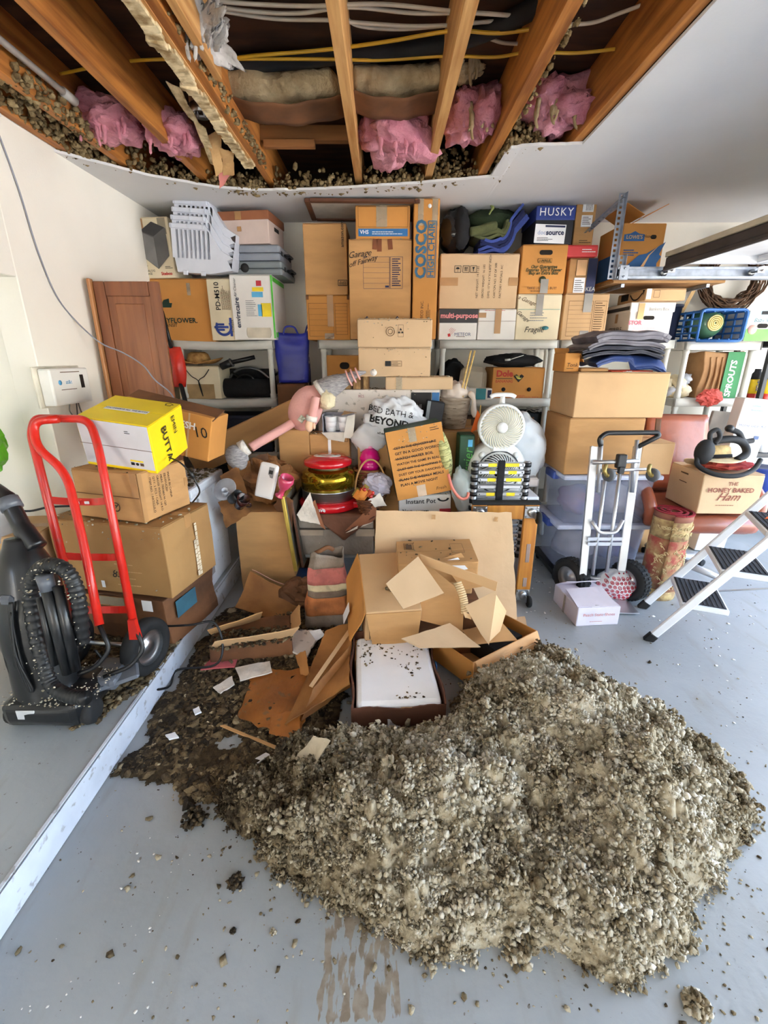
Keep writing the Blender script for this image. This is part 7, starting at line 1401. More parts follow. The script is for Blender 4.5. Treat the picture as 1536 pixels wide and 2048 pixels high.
# white carton and bag with ring print
A, B = aZ(1151, 1253, 0), aZ(1236, 1249, 0); d = B-A; w = d.length; rz = math.atan2(d.y, d.x); c = (A+B)/2+Vector((-math.sin(rz), math.cos(rz), 0))*.15
LILW = mat('lilac_white_card', (220, 214, 226), .55, var=.04)
sh = Carton('shoe_carton', 'small white lilac carton with torn flaps on the floor by the hand truck', (w, .30, .115), (c.x, c.y, .001), rz, LILW, tape=None, flaps=False); sh.text('front', .5, .62, 'Peach State Shoes', .04, mat('coral_ink', (206, 120, 110), .6)); sh.lines('front', .3, .22, .75, .28, 1, mat('coral_ink', (206, 120, 110), .6)); sh.plate('top', .3, .02, .75, .40, WHITE_P, 'shipping_label', rot=.1); sh.plate('top', .42, .06, .68, .16, mat('grey_print', (150, 150, 150), .7), 'barcode', off=.005, rot=.1); sh.text('top', .5, .3, 'P', .05, INK, .1, off=.006); sh.plate('left', .45, 0, .52, 1, TAPE_C, 'tape')
for pts in (((-w/2, -.14, .117), (w/2-.02, -.148, .12), (w/2-.03, .02, .155), (-w/2+.01, .03, .14)), ((-w/2, .14, .117), (w/2, .14, .117), (w/2-.02, .06, .17), (-w/2+.02, .05, .175))): f = MB(); sheet4(f, pts, 6, .003, .006); f.build('raised_flap', LILW, sh.o)
p = aZ(1240, 1205, 0); t = thing('ring_print_bag', 'white plastic bag printed all over with red rings on the floor by the tyre', 'bag', (p.x, p.y+.08, .0)); f = MB(); f.blob((0, 0, .085), (.135, .10, .10), 30, 20, amp=.15, ns=2.6, seed=8, fold=.12); bo = f.build('body', PLAS, t)
bpy.context.view_layer.update(); T = BVHTree.FromPolygons([bo.matrix_world @ v.co for v in bo.data.vertices], [q.vertices[:] for q in bo.data.polygons]); f = MB()
for i in range(-5, 6):
    for j in range(0, 8):
        o_ = Vector((p.x+.026*i+(.013 if j % 2 else 0), p.y-.5, .012+.024*j))
        if T.ray_cast(o_, Vector((0, 1, 0)))[0] is None: continue
        for r_ in (.0085, .0028):
            ring_ = [T.ray_cast(o_+Vector((r_*math.cos(a), 0, r_*math.sin(a))), Vector((0, 1, 0)))[0] for a in [2*PI*k/12 for k in range(12)]]
            if all(x is not None for x in ring_): f.tube([x-Vector(t.location)-Vector((0, .001, 0)) for x in ring_], .0022, 4, True)
f.build('red_rings', mat('target_red', (200, 30, 60), .5), t)
# step ladder
LADW = mat('white_painted_steel', (228, 230, 234), .35, var=.03); TRD = mat('black_step_tread', (46, 48, 54), .8, bump=.2)
F0, F1 = Vector((1.428, 2.107, 0)), Vector((1.575, 2.445, 0)); across = (F1-F0).normalized(); run = Vector((across.y, -across.x, 0)); cs, sn = math.cos(math.radians(59)), math.sin(math.radians(59)); up = run*cs+Vector((0, 0, sn))
t = thing('step_ladder', 'white folding step ladder with three black treads at the right edge', 'ladder', tuple(F0)); L0 = Vector(t.location); W_ = (F1-F0).length
for k, q in enumerate((0, 1)):
    A = F0+across*(W_*q)-L0; f = MB(); Lr = 1.28; Mr = Matrix((run*sn*-1+Vector((0, 0, cs)), across, up)).transposed().to_4x4(); Mr.translation = A+up*(Lr/2); g = MB(); g.box((0, 0, 0), (.042, .02, Lr), b=.005); f.add(g.v, g.f, False, Mr); r_ = f.build('front_rail', LADW, t)
    f = MB(); Mf = Mr.copy(); Mf.translation = A+up*.02; g = MB(); g.box((0, 0, 0), (.05, .028, .06), b=.006); f.add(g.v, g.f, False, Mf); f.build('rubber_foot', RUBBER, r_)
    f = MB(); R0 = A+up*.98; R1 = A+run*.86; f.tube(fillet([R0, R0+run*.06+Vector((0, 0, -.02)), R1+Vector((-.02, 0, .20)), R1+Vector((0, 0, .01))], .12, 6), .014, 10); f.build('rear_leg', LADW, t)
for s in (.27, .52, .78):
    c = F0+across*(W_/2)-L0+up*s+run*.08; ang = math.atan2(across.y, across.x)-PI/2; f = MB(); f.box(c, (.21, W_-.03, .028), Euler((0, 0, ang)), b=.004); st = f.build('step', LADW, t)
    f = MB(); f.box(c+Vector((0, 0, .0155)), (.19, W_-.06, .004), Euler((0, 0, ang)), b=.001)
    for k in range(9): f.box(c+Vector((0, 0, .0185))+run*(-.085+.0212*k), (.008, W_-.07, .003), Euler((0, 0, ang)), b=.0008)
    f.build('black_tread', TRD, st)
f = MB(); c0 = F0+across*W_-L0; f.tube([c0+up*.20+run*.19, c0+run*.80+Vector((0, 0, .32))], .005, 6); f.build('brace_rod', STEEL, t)
o_ = thing('orange_leaf', 'orange leaf shaped scrap lying on the top step of the ladder', 'leaf', tuple(F0+across*(W_*.6)+up*.78+run*.06+Vector((0, 0, .024)))); f = MB(); sheet4(f, [(-.05, 0, 0), (0, -.02, .004), (.05, 0, .02), (0, .03, .006)], 5, .002, .006, 20, 2); f.build('blade', mat('orange_cloth', (228, 106, 34), .8), o_)
# ------------------------------------------------------------------ floor: fallen cartons, card sheets, styrofoam box, insulation
def poly_sheet(t, name, px, m, seed=0, n=8, th=.005, amp=.004, torn=0.0, bend=0.0):
    """card piece from four (pixel x, pixel y, depth) corners, depth 'z=..' meaning a height above the floor"""
    L0 = t.location; cs = [(aZ(c[0], c[1], c[3]) if len(c) == 4 else aY(c[0], c[1], c[2]))-L0 for c in px]
    f = MB(); sheet4(f, cs, n, th, amp, 6, seed, torn, bend); return f.build(name, m, t)
t = thing('card_sheet', 'large flat tan sheet of card leaning against the wheeled wooden frame', 'cardboard', (.30, 2.32, 0))
poly_sheet(t, 'sheet', ((752, 1020, 2.40), (1024, 1024, 2.40), (1036, 1262, 0, .01), (742, 1262, 0, .01)), KRAFT_T, 2, 22, .006, .006, .006)
for i, (x, y) in enumerate(((867, 1032), (992, 1036))): f = MB(); c = aY(x, y, 2.375)-Vector(t.location); sheet4(f, [c+Vector((-.012, 0, -.02)), c+Vector((.012, -.006, -.02)), c+Vector((.01, -.012, .012)), c+Vector((-.012, -.004, .012))], 4, .002, .006, 30, i, torn=.003); f.build('torn_tab', KRAFT_L, t)
poly_sheet(t, 'torn_corner', ((1015, 1238, 2.22), (1050, 1232, 2.22), (1066, 1290, 1.98), (1000, 1285, 1.98)), KRAFT_T, 5, 8, .004, .012, .01)
sup = Carton('buried_carton', 'low brown carton crushed under the open cartons in front of the card sheet', (.46, .30, .25), (.27, 2.09, .001), .05, KRAFT_D, tape=None)  # dark card colour stands in for shade in the gaps between torn panels
lb = Carton('long_carton', 'long shallow carton with a small barcode print lying on the heap before the card sheet', (.40, .235, .12), (.27, 2.17, .385), Euler((.10, -.03, .02)), KRAFT, tape=None)
lb.frame_print('top', .10, .55, .22, .85, INK, t=.002); lb.plate('top', .12, .6, .20, .8, INKG, 'barcode'); lb.frame_print('top', .70, .35, .86, .75, INKG, t=.0015); lb.lines('front', .8, .0, .95, .2, 2, INK)
lbx = lb; c0 = Carton('buried_carton', 'brown carton holding up the back of the long shallow carton', (.34, .16, .125), (.30, 2.24, .253), 0, KRAFT, tape=None)
op = Carton('tilted_carton', 'big brown carton tipped forward with its flap hanging, left of the torn carton', (.265, .41, .27), (.01, 2.135, .135), Euler((.32, 0, .13)), KRAFT_L, tape=None, flaps=False, amp=.004)
op.frame_print('front', .08, .32, .10, .8, INK); op.lines('front', .12, .35, .40, .75, 5, INK, vertical=True, frac=.4)
L = op.o
f = MB(); sheet4(f, [(-.1335, -.205, .27), (-.1335, .205, .27), (-.20, .19, .10), (-.205, -.18, .02)], 8, .005, .008); f.build('side_flap', KRAFT_O, L); f = MB(); f.box((-.215, -.05, .10), (.003, .06, .10), Euler((0, .3, 0))); f.build('white_label', WHITE_P, L)
f = MB(); sheet4(f, [(-.13, -.207, .265), (.13, -.207, .265), (.12, -.245, .09), (-.10, -.24, .08)], 6, .005, .006); f.build('front_flap', KRAFT, L)
rs = np.random.RandomState(1); n = 40; o = lumps('wool_clump', np.stack([rs.normal(.02, .018, n), rs.normal(-.06, .016, n), np.full(n, .279)], 1), rs.uniform(.004, .009, n), rs.uniform(.2, .8, n), WETWOOL, L, 1, .4, .7); o['kind'] = 'stuff'
st_ = Carton('stores_carton', 'low carton with black store lettering just behind the foam lidded box', (.32, .16, .12), (.02, 1.86, .001), .04, KRAFT, tape=None); st_.plate('front', .35, .55, .98, .98, WHITE_P, 'label'); st_.text('front', .66, .78, 'meStores', .07, INK, off=.006, bold=.03)
# torn carton pieces
t = thing('torn_carton', 'torn carton with bent panels sprawling over the other boxes', 'box', (.30, 1.95, .25))
poly_sheet(t, 'panel', ((772, 1167, 1.86), (836, 1113, 1.98), (888, 1186, 1.84), (806, 1218, 1.78)), KRAFT_T, 1, 10, .005, .006)
poly_sheet(t, 'panel', ((840, 1108, 2.02), (995, 1164, 1.86), (992, 1182, 1.86), (846, 1128, 2.02)), KRAFT_L, 2, 10, .006, .004)
poly_sheet(t, 'inner_panel', ((848, 1122, 2.04), (930, 1190, 1.95), (925, 1262, 1.86), (838, 1240, 1.90)), KRAFT, 3, 10, .005, .014)
poly_sheet(t, 'panel', ((930, 1212, 1.84), (994, 1180, 1.84), (978, 1290, 1.73), (962, 1268, 1.76)), KRAFT_T, 4, 8, .006, .004)
poly_sheet(t, 'panel', ((990, 1186, 1.87), (1012, 1222, 1.92), (1000, 1262, 1.90), (976, 1286, 1.76)), KRAFT_L, 5, 8, .005, .004)
poly_sheet(t, 'bottom_flap', ((802, 1278, 1.74), (900, 1246, 1.86), (962, 1294, 1.76), (838, 1296, 1.70)), KRAFT_T, 6, 12, .006, .006, .004)
poly_sheet(t, 'shadowed_panel', ((925, 1262, 1.90), (1000, 1240, 1.98), (1035, 1280, 1.86), (950, 1288, 1.82)), KRAFT, 7, 8, .005, .008)
poly_sheet(t, 'labelled_panel', ((880, 1118, 2.08), (922, 1106, 2.10), (972, 1172, 2.0), (925, 1180, 2.0)), KRAFT, 8, 6, .005, .002)
poly_sheet(t, 'white_label', ((888, 1122, 2.058), (916, 1115, 2.07), (936, 1138, 2.035), (908, 1144, 2.025)), WHITE_P, 0, 3, .001, 0)
f = MB()
for k in range(14):
    q = k/13; A = aY(908+14*q+4*math.sin(q*3), 1168+58*q, 1.86-.03*q)-Vector(t.location); f.tube([A, A+Vector((.035, .01, .004))], .005, 6)
f.build('corrugated_edge', mat('flute_card', (214, 184, 140), .9, bump=.2), t)
poly_sheet(t, 'torn_flute', ((925, 1222, 1.82), (940, 1228, 1.82), (944, 1240, 1.81), (930, 1236, 1.81)), KRAFT_L, 9, 4, .003, .006, .004)
# foam-lidded box
A, B = aZ(706, 1472, 0), aZ(882, 1456, 0); d = B-A; rz = math.atan2(d.y, d.x)*.5; DKC = mat('dark_red_brown_card', (96, 58, 40), .8, var=.15, bump=.15)
t = thing('foam_cooler_box', 'dark brown open carton with white foam block filling it, front of the heap', 'box', (.045, 1.715, .0), rz); w, dd, h = .375, .50, .128
for nm, c, s in (('front_wall', (0, -dd/2, h/2), (w, .007, h)), ('back_wall', (0, dd/2, h/2+.012), (w, .007, h+.024)), ('side_wall', (-w/2, 0, h/2+.004), (.007, dd, h+.008)), ('side_wall', (w/2, 0, h/2+.004), (.007, dd, h+.008)), ('floor_panel', (0, 0, .004), (w, dd, .006))):
    f = MB(); a_ = [(c[0]-s[0]/2, c[1]-s[1]/2, 0), (c[0]+s[0]/2, c[1]+s[1]/2, 0)]
    if nm == 'floor_panel': f.box(c, s)
    elif s[0] > s[1]: f.sheet(lambda u, v: (c[0]+(u-.5)*s[0], c[1]+.008*math.sin(u*9)*v, v*s[2]+(.004*nval((u*20, 0, 0), 1) if v == 1 else 0)), 26, 3, .007, False)
    else: f.sheet(lambda u, v: (c[0]+.008*math.sin(u*9)*v, c[1]+(u-.5)*s[1], v*s[2]+(.004*nval((u*20, 5, 0), 1) if v == 1 else 0)), 26, 3, .007, False)
    f.build(nm, DKC, t)
f = MB(); f.soft(w-.028, dd-.03, .125, 8, .0015, .002, 3, r=.022, c=(.004, -.004, .012)); f.build('foam_block', mat('white_foam', (248, 249, 252), .55, var=.015, bump=.15, bscale=120), t)
f = MB(); f.box((-.02, -dd/2-.005, .055), (.05, .002, .045), Euler((0, -.05, 0))); lbl = f.build('white_label', WHITE_P, t); f = MB()
for k in range(5): f.box((-.022, -dd/2-.0068, .062-.006*k), (.028, .0006, .002))
f.build('print', INKG, lbl)
f = MB(); f.box((.03, -dd/2-.0045, h-.012), (.045, .002, .03)); f.box((.03, -dd/2-.005, .02), (.05, .002, .016)); f.build('tape', TAPE, t); f = MB(); f.box((w/2+.004, .0, h-.01), (.003, .03, .04)); f.build('blue_tape', mat('blue_tape', (40, 110, 180), .4), t)
f = MB(); f.tube([(-.08, dd/2-.06, .140), (-.02, dd/2-.06, .140), (-.015, dd/2-.085, .140), (-.075, dd/2-.085, .140), (-.08, dd/2-.06, .14)], .0012, 4); f.build('square_mark', INKG, t)
rs = np.random.RandomState(7); n = 110; cl = np.array([(-.1, .14), (.0, .1), (.1, .08), (.07, -.02), (-.12, .06), (.05, -.19)])[rs.randint(0, 6, n)]+rs.normal(0, .03, (n, 2)); cl = np.clip(cl, -.21, .21)
o = lumps('wool_flecks', np.column_stack([cl[:, 0], cl[:, 1], np.full(n, .1395)]), rs.uniform(.0015, .006, n), rs.uniform(.1, .8, n), WETWOOL, t, 1, .45, .5); o['kind'] = 'stuff'
# open carton at right of the foam box
A, B = aZ(946, 1378, .03), aZ(1070, 1313, .03); d = B-A; rz = math.atan2(d.y, d.x); w = d.length; c = (A+B)/2+Vector((-math.sin(rz), math.cos(rz), 0))*.14
t = thing('open_carton', 'open orange tan carton tilted on the edge of the insulation pile', 'box', (c.x, c.y, .03), (-.06, -.02, rz)); h = .135; KO2 = mat('bright_tan_card', (214, 160, 104), .75, var=.05, bump=.1)
for nm, cc, s in (('front_wall', (0, -.14, h/2), (w, .006, h)), ('back_wall', (0, .14, h/2), (w, .006, h)), ('side_wall', (-w/2, 0, h/2), (.006, .28, h)), ('side_wall', (w/2, 0, h/2), (.006, .28, h)), ('floor_panel', (0, 0, .004), (w, .28, .006))): f = MB(); f.box(cc, s, b=.002); f.build(nm, KO2 if nm != 'side_wall' else KRAFT_O, t)
f = MB(); sheet4(f, [(-w/2+.01, -.142, h), (w/2, -.142, h), (w/2-.01, -.19, h-.085), (-w/2+.02, -.195, h-.09)], 8, .005, .004); f.build('front_flap', KO2, t); f = MB(); f.box((.05, -.168, h-.035), (.20, .0015, .03), Euler((.95, 0, 0))); f.build('clear_tape', TAPE_C, t)
f = MB(); sheet4(f, [(-w/2, .14, h), (w/2, .14, h), (w/2-.03, .05, h+.02), (-w/2+.03, .06, h+.01)], 8, .005, .004); f.build('back_flap', KRAFT, t); f = MB(); f.box((.06, -.02, .06), (.20, .16, .10)); f.build('dark_block', BLACKF, t)  # black block inside keeps the carton's opening dark
f = MB()
for k in range(5): f.box((.02+.03*k, -.1445, .03), (.02, .001, .025), Euler((0, .5, 0)))
f.build('violet_print', mat('violet_print', (110, 96, 180), .6), t)
# striped cloth bag
c = aZ(655, 1240, 0); t = thing('striped_bag', 'wet striped cloth bag in pink, cream and orange standing before the grey tote', 'bag', (c.x, 2.30, 0), .1); STR = [('grey', (136, 122, 108)), ('orange', (196, 122, 72)), ('brown', (120, 104, 90)), ('cream', (206, 192, 158)), ('pink', (190, 112, 104)), ('grey', (150, 138, 124))]
zs = [0, .08, .19, .225, .26, .355, .43]
def bagw(u, z):
    a = u*2*PI; k = 1-.33*(z/.43)**1.6; e = .45; n_ = nvec((math.cos(a), math.sin(a), z*5), 1.6, 3)*.018
    return (math.copysign(abs(math.cos(a))**e, math.cos(a))*.128*k+n_.x+.03*z, math.copysign(abs(math.sin(a))**e, math.sin(a))*.085*(1-.55*z/.43)+n_.y, z+(.02*math.sin(a*2) if z > .4 else 0))
for i, (nm, col) in enumerate(STR): f = MB(); f.sheet(lambda u, v: bagw(u, zs[i]+(zs[i+1]-zs[i])*v), 36, 4, .004); f.build('%s_stripe' % nm, mat('cloth_%s' % nm, col, .95, var=.18, scale=9, bump=.4, bscale=80, dirt=.3), t)
f = MB(); f.tube(smoothp([(-.05, .0, .43), (-.02, -.03, .455), (.02, -.02, .47), (.05, -.01, .45)]), .012, 8); f.build('gathered_top', KRAFT_D, t)
# crushed box and card at left
crd = Carton('soaked_carton', 'dark soaked open carton full of debris on the floor beside the freezer', (.40, .22, .12), (-.68, 2.02, .001), .22, KRAFT_D, tape=None, flaps=False, amp=.012)
for pts, m, nm in ((((-.20, .0, .12), (.04, .10, .12), (.06, .03, .20), (-.20, -.07, .19)), KRAFT, 'raised_flap'), (((-.19, -.11, .12), (.20, -.11, .12), (.24, -.14, .19), (-.16, -.15, .17)), KRAFT_L, 'raised_flap'), (((.20, -.1, .12), (.20, .1, .12), (.25, .08, .19), (.25, -.08, .17)), KRAFT, 'raised_flap')): f = MB(); sheet4(f, list(pts), 8, .005, .01, torn=.003); f.build(nm, m, crd.o)
rs = np.random.RandomState(12); n = 420; o = lumps('debris_layer', np.column_stack([rs.uniform(-.19, .2, n), rs.uniform(-.14, .0, n), rs.uniform(.112, .135, n)]), rs.uniform(.004, .012, n), rs.uniform(0, .8, n), WETWOOL, crd.o, 1, .4, .6); o['kind'] = 'stuff'
t = thing('bent_card', 'bent brown card standing on the debris between soaked carton and striped bag', 'cardboard', (-.50, 2.28, 0)); poly_sheet(t, 'panel', ((500, 1143, 2.50), (610, 1196, 2.42), (585, 1255, 2.24), (470, 1215, 2.30)), KRAFT_W, 3, 14, .005, .02, .006, .04)
poly_sheet(t, 'torn_edge', ((502, 1140, 2.50), (560, 1168, 2.46), (598, 1180, 2.48), (520, 1150, 2.52)), mat('pink_stained_paper', (196, 150, 130), .9), 4, 8, .004, .02, .008)
t = thing('crumpled_card', 'crumpled dark card behind the bent brown card on the floor', 'cardboard', (-.50, 2.46, .0)); f = MB(); f.blob((0, 0, .09), (.16, .09, .10), 22, 14, amp=.3, ns=3, seed=6, fold=.3, smooth=False); f.build('folds', KRAFT_D, t)
t = thing('stained_card_sheet', 'big stained brown card sheet lying diagonally left of the foam box', 'cardboard', (-.25, 1.75, 0))
poly_sheet(t, 'sheet', ((650, 1262, 0, .10), (705, 1240, 0, .12), (700, 1370, 0, .12), (570, 1452, 0, .035)), KRAFT_W, 5, 18, .005, .015, .01, .02)
poly_sheet(t, 'fold_ridge', ((706, 1245, 0, .135), (712, 1250, 0, .13), (625, 1375, 0, .10), (618, 1372, 0, .105)), KRAFT_L, 6, 8, .004, .004)
poly_sheet(t, 'folded_edge', ((625, 1375, 0, .10), (700, 1290, 0, .135), (702, 1375, 0, .02), (600, 1445, 0, .03)), KRAFT_W, 8, 12, .005, .012, .008)
t = thing('wet_card_sheet', 'wet orange brown card flattened on the floor among the debris', 'cardboard', (-.45, 1.6, 0)); WETC = mat('wet_orange_card', (170, 104, 46), .4, scale=5, col2=(116, 66, 26), bump=.15, coat=.2, dirt=.6)
poly_sheet(t, 'sheet', ((500, 1340, 0, .02), (640, 1330, 0, .03), (600, 1490, 0, .022), (468, 1440, 0, .02)), WETC, 9, 16, .005, .012, .03); poly_sheet(t, 'round_flap', ((540, 1425, 0, .03), (605, 1420, 0, .035), (600, 1485, 0, .03), (530, 1470, 0, .028)), WETC, 10, 10, .004, .01, .02)
poly_sheet(t, 'curled_edge', ((590, 1310, 0, .05), (612, 1300, 0, .10), (618, 1350, 0, .07), (600, 1352, 0, .03)), KRAFT_W, 2, 8, .004, .02, .008)
t = thing('white_board_scrap', 'broken white ceiling board speckled with debris in front of the striped bag', 'board', (-.42, 1.98, 0)); poly_sheet(t, 'board', ((532, 1290, 0, .03), (585, 1258, 0, .05), (648, 1262, 0, .05), (612, 1316, 0, .035)), DIRTY_W, 3, 12, .012, .006, .02); poly_sheet(t, 'turned_corner', ((618, 1262, 0, .06), (640, 1258, 0, .09), (650, 1270, 0, .06), (632, 1282, 0, .05)), WHITE_P, 3, 5, .004, .004)
for i, (pts, m, lb, z) in enumerate((((470, 1335, 540, 1322, 545, 1345, 480, 1362), 'torn_white_paper', 'torn strip of white board paper by the soaked carton', .04), ((425, 1375, 465, 1352, 470, 1368, 440, 1388), 'torn_white_paper', 'small pale scrap of board left of the wet card', .03), ((440, 1452, 448, 1450, 590, 1508, 584, 1512), 'kraft_card', 'thin long strip of torn board along the edge of the wet card', .03), ((330, 1470, 350, 1464, 358, 1474, 338, 1480), 'white_paper', 'white chip on the dark debris near the step', .03), ((508, 1520, 532, 1505, 540, 1510, 515, 1532), 'white_paper', 'white curled scrap on the floor left of the pale cloth', .02), ((385, 1418, 398, 1412, 404, 1424, 390, 1430), 'white_paper', 'square white chip in the middle of the dark debris', .03), ((420, 1318, 480, 1310, 470, 1335, 400, 1340), 'pink_fibre', 'flat scrap of pink insulation under the soaked carton', .03))):
    m_ = mat('pink_fibre', (196, 96, 100), 1, var=.15, bump=.8) if m == 'pink_fibre' else MATS[m]; p = [aZ(pts[2*k], pts[2*k+1], z) for k in range(4)]; c = sum(p, Vector())/4; f = MB(); sheet4(f, [q-c for q in p], 6, .006, .008, 14, i, torn=.004); tag(f.build('torn_scrap', m_, None, c), lb, 'scrap')
t = thing('pale_cloth', 'pale crumpled cloth lying at the left edge of the insulation pile', 'cloth', (-.27, 1.36, 0)); poly_sheet(t, 'folds', ((628, 1468, 0, .17), (664, 1480, 0, .16), (618, 1552, 0, .10), (596, 1510, 0, .11)), mat('dirty_cloth', (196, 180, 152), .95, var=.12, scale=9, bump=.4), 4, 16, .004, .03, .012)
# ---- the insulation pile: height field, then clods over it
PILE = [(-.46, 1.03), (-.60, 1.16), (-.45, 1.30), (-.33, 1.40), (-.16, 1.43), (.05, 1.41), (.26, 1.44), (.35, 1.68), (.50, 1.78), (.72, 1.98), (.86, 1.86), (.98, 1.70), (1.08, 1.48), (1.22, 1.28), (1.235, 1.08), (1.05, .95), (.95, .88), (.86, .83), (.80, .74), (.60, .675), (.42, .735), (.28, .735), (.12, .74), (-.02, .80), (-.20, .86), (-.30, .93)]
def fbm(x, y, f, seed, octv=4):
    rs = np.random.RandomState(seed); out = np.zeros_like(x); a = 1.0; s = 0
    for o in range(octv):
        n = 64; g = rs.uniform(-1, 1, (n, n)); u = (x*f+100) % n; v = (y*f+100) % n; i = u.astype(int); j = v.astype(int); fu = u-i; fv = v-j; fu = fu*fu*(3-2*fu); fv = fv*fv*(3-2*fv); i1 = (i+1) % n; j1 = (j+1) % n
        out += a*((g[i, j]*(1-fu)+g[i1, j]*fu)*(1-fv)+(g[i, j1]*(1-fu)+g[i1, j1]*fu)*fv); s += a; a *= .5; f *= 2.1
    return out/s
def inside(x, y, P):
    r = np.zeros(x.shape, bool); n = len(P)
    for k in range(n):
        (xa, ya), (xb, yb) = P[k], P[(k+1) % n]; c = ((ya > y) != (yb > y)) & (x < (xb-xa)*(y-ya)/((yb-ya) if yb != ya else 1e-9)+xa); r ^= c
    return r
def edge_dist(x, y, P):
    d = np.full(x.shape, 9.0); n = len(P)
    for k in range(n):
        (xa, ya), (xb, yb) = P[k], P[(k+1) % n]; L = (xb-xa)**2+(yb-ya)**2; t = np.clip(((x-xa)*(xb-xa)+(y-ya)*(yb-ya))/L, 0, 1); d = np.minimum(d, np.hypot(x-xa-t*(xb-xa), y-ya-t*(yb-ya)))
    return d
def pile_h(x, y):
    wob = fbm(x, y, 7, 5)*.05; d = edge_dist(x, y, PILE)*np.where(inside(x, y, PILE), 1, -1)+wob
    crest = .10+.17*np.exp(-(((x-.62)/.50)**2+((y-1.30)/.36)**2))+.05*np.exp(-(((x-.0)/.3)**2+((y-1.10)/.18)**2))+.05*np.exp(-(((x-.85)/.22)**2+((y-1.05)/.2)**2))
    h = crest*(1-np.exp(-np.clip(d, 0, 9)/.085)); k = np.clip(d/.05, 0, 1)
    h += k*(.095*fbm(x, y, 5, 11, 2)*np.clip(d/.2, .2, 1)+.065*np.abs(fbm(x, y, 11, 21, 2))+.048*np.abs(fbm(x, y, 28, 31, 2))+.016*np.abs(fbm(x, y, 75, 33, 2))); return np.where(d > 0, np.maximum(h, .004), -.02), d
nx, ny = 560, 410
X, Y = np.meshgrid(np.linspace(-.70, 1.32, nx), np.linspace(.58, 2.06, ny), indexing='ij'); Hh, D = pile_h(X, Y)
wetness = np.clip(1-(X+.45)/.55, 0, 1)*.45+np.clip((Y-1.62)/.3, 0, 1)*.4
tint = np.clip(.54+.30*fbm(X, Y, 8, 41)+.25*(Hh-.12)-wetness*.8, -.1, 1)  # tint rises with height: lit tops and dark hollows put into the colour
idx = np.arange(nx*ny).reshape(nx, ny); a, b, c, d = idx[:-1, :-1], idx[1:, :-1], idx[1:, 1:], idx[:-1, 1:]; keep = (D[:-1, :-1] > 0) | (D[1:, 1:] > 0) | (D[1:, :-1] > 0) | (D[:-1, 1:] > 0)
pile = thing('insulation_pile', 'great heap of grey blown-in insulation spilled over the garage floor', 'insulation pile', (0, 0, 0)); pile['kind'] = 'stuff'
np_mesh('heaped_wool', np.stack([X, Y, Hh], -1).reshape(-1, 3), np.stack([a[keep], b[keep], c[keep], d[keep]], -1), tint.ravel(), WOOL, pile)['kind'] = 'stuff'
rs = np.random.RandomState(9)
def scatter(n, x0, x1, y0, y1): return rs.uniform(x0, x1, n), rs.uniform(y0, y1, n)
x, y = scatter(22000, -.70, 1.32, .58, 2.06); h, d = pile_h(x, y); ok = (d > -.012) & ((d < .11) | (np.arange(22000) < 13500)); h = np.maximum(h, .002); x, y, h, d = x[ok], y[ok], h[ok], d[ok]; n = len(x); K = 13
R_ = np.clip(np.exp(rs.normal(math.log(.0125), .45, n)), .005, .030)*np.clip(.8+d*4, .8, 1); x, y, h, R_ = (np.repeat(q, K) for q in (x, y, h, R_)); q = rs.normal(0, .50, (n*K, 3))
x = x+q[:, 0]*R_; y = y+q[:, 1]*R_; z = h+np.abs(q[:, 2])*R_*.8; tn = np.repeat(rs.normal(0, .17, n), K)+rs.normal(0, .07, n*K)
wet_ = np.clip(1-(x+.45)/.55, 0, 1)*.40+np.clip((y-1.62)/.3, 0, 1)*.38
lumps('clods', np.stack([x, y, z], -1), R_*rs.uniform(.14, .33, n*K), np.clip(.60+.30*fbm(x, y, 8, 41)+tn+.4*(h-.12)-wet_, -.1, 1.1), WOOL, pile, 1, .5, .95, 3, True, .5, 1.6)['kind'] = 'stuff'  # clods also lightened with height, light painted into their tint
# wet debris spread over floor and step at left
DEB = [(-1.0, 2.45), (-1.0, 1.95), (-1.0, 1.62), (-1.0, 1.30), (-.94, 1.21), (-.80, 1.20), (-.66, 1.25), (-.52, 1.20), (-.34, 1.36), (-.14, 1.46), (-.14, 1.9), (-.2, 2.25), (-.6, 2.5)]
def spread(P, n, z, smin, smed, thr, f, seed, box, flat=.55):
    x, y = rs.uniform(box[0], box[1], n), rs.uniform(box[2], box[3], n); d = edge_dist(x, y, P)*np.where(inside(x, y, P), 1, -1); k = fbm(x, y, f, seed, 3)+np.clip(d*4, -1.2, .75)
    ok = (k > thr); x, y, k = x[ok], y[ok], k[ok]; n = len(x); s = np.clip(np.exp(rs.normal(math.log(smed), .45, n)), smin, .022); return np.stack([x, y, z+s*.15*flat+np.clip(k-thr, 0, 1.0)*.022*rs.uniform(0, 1, n)], -1), s
p1, s1 = spread(DEB, 44000, .003, .0025, .0068, .12, 5, 51, (-1.005, -.05, 1.12, 2.55)); ok = p1[:, 0] > -1.0+s1*1.2; p1, s1 = p1[ok], s1[ok]
deb = lumps('wet_debris', p1, s1, rs.uniform(-.1, .66, len(p1))+.4*(rs.uniform(0, 1, len(p1)) > .94), WETWOOL, None, 1, .42, .6, 8, False); tag(deb, 'dark wet insulation debris spread over the floor left of the foam box', 'debris', kind='stuff')
gx, gy = np.meshgrid(np.linspace(-1.004, -.05, 240), np.linspace(1.12, 2.55, 340), indexing='ij'); gd = edge_dist(gx, gy, DEB)*np.where(inside(gx, gy, DEB), 1, -1); gk = fbm(gx, gy, 5, 51, 3)+np.clip(gd*9, -1.2, .75)-.12+.25*fbm(gx, gy, 40, 77, 3)
gi = np.arange(gx.size).reshape(gx.shape); ga, gb_, gc_, ge = gi[:-1, :-1], gi[1:, :-1], gi[1:, 1:], gi[:-1, 1:]; gkeep = (gk[:-1, :-1] > 0) & (gk[1:, 1:] > 0)
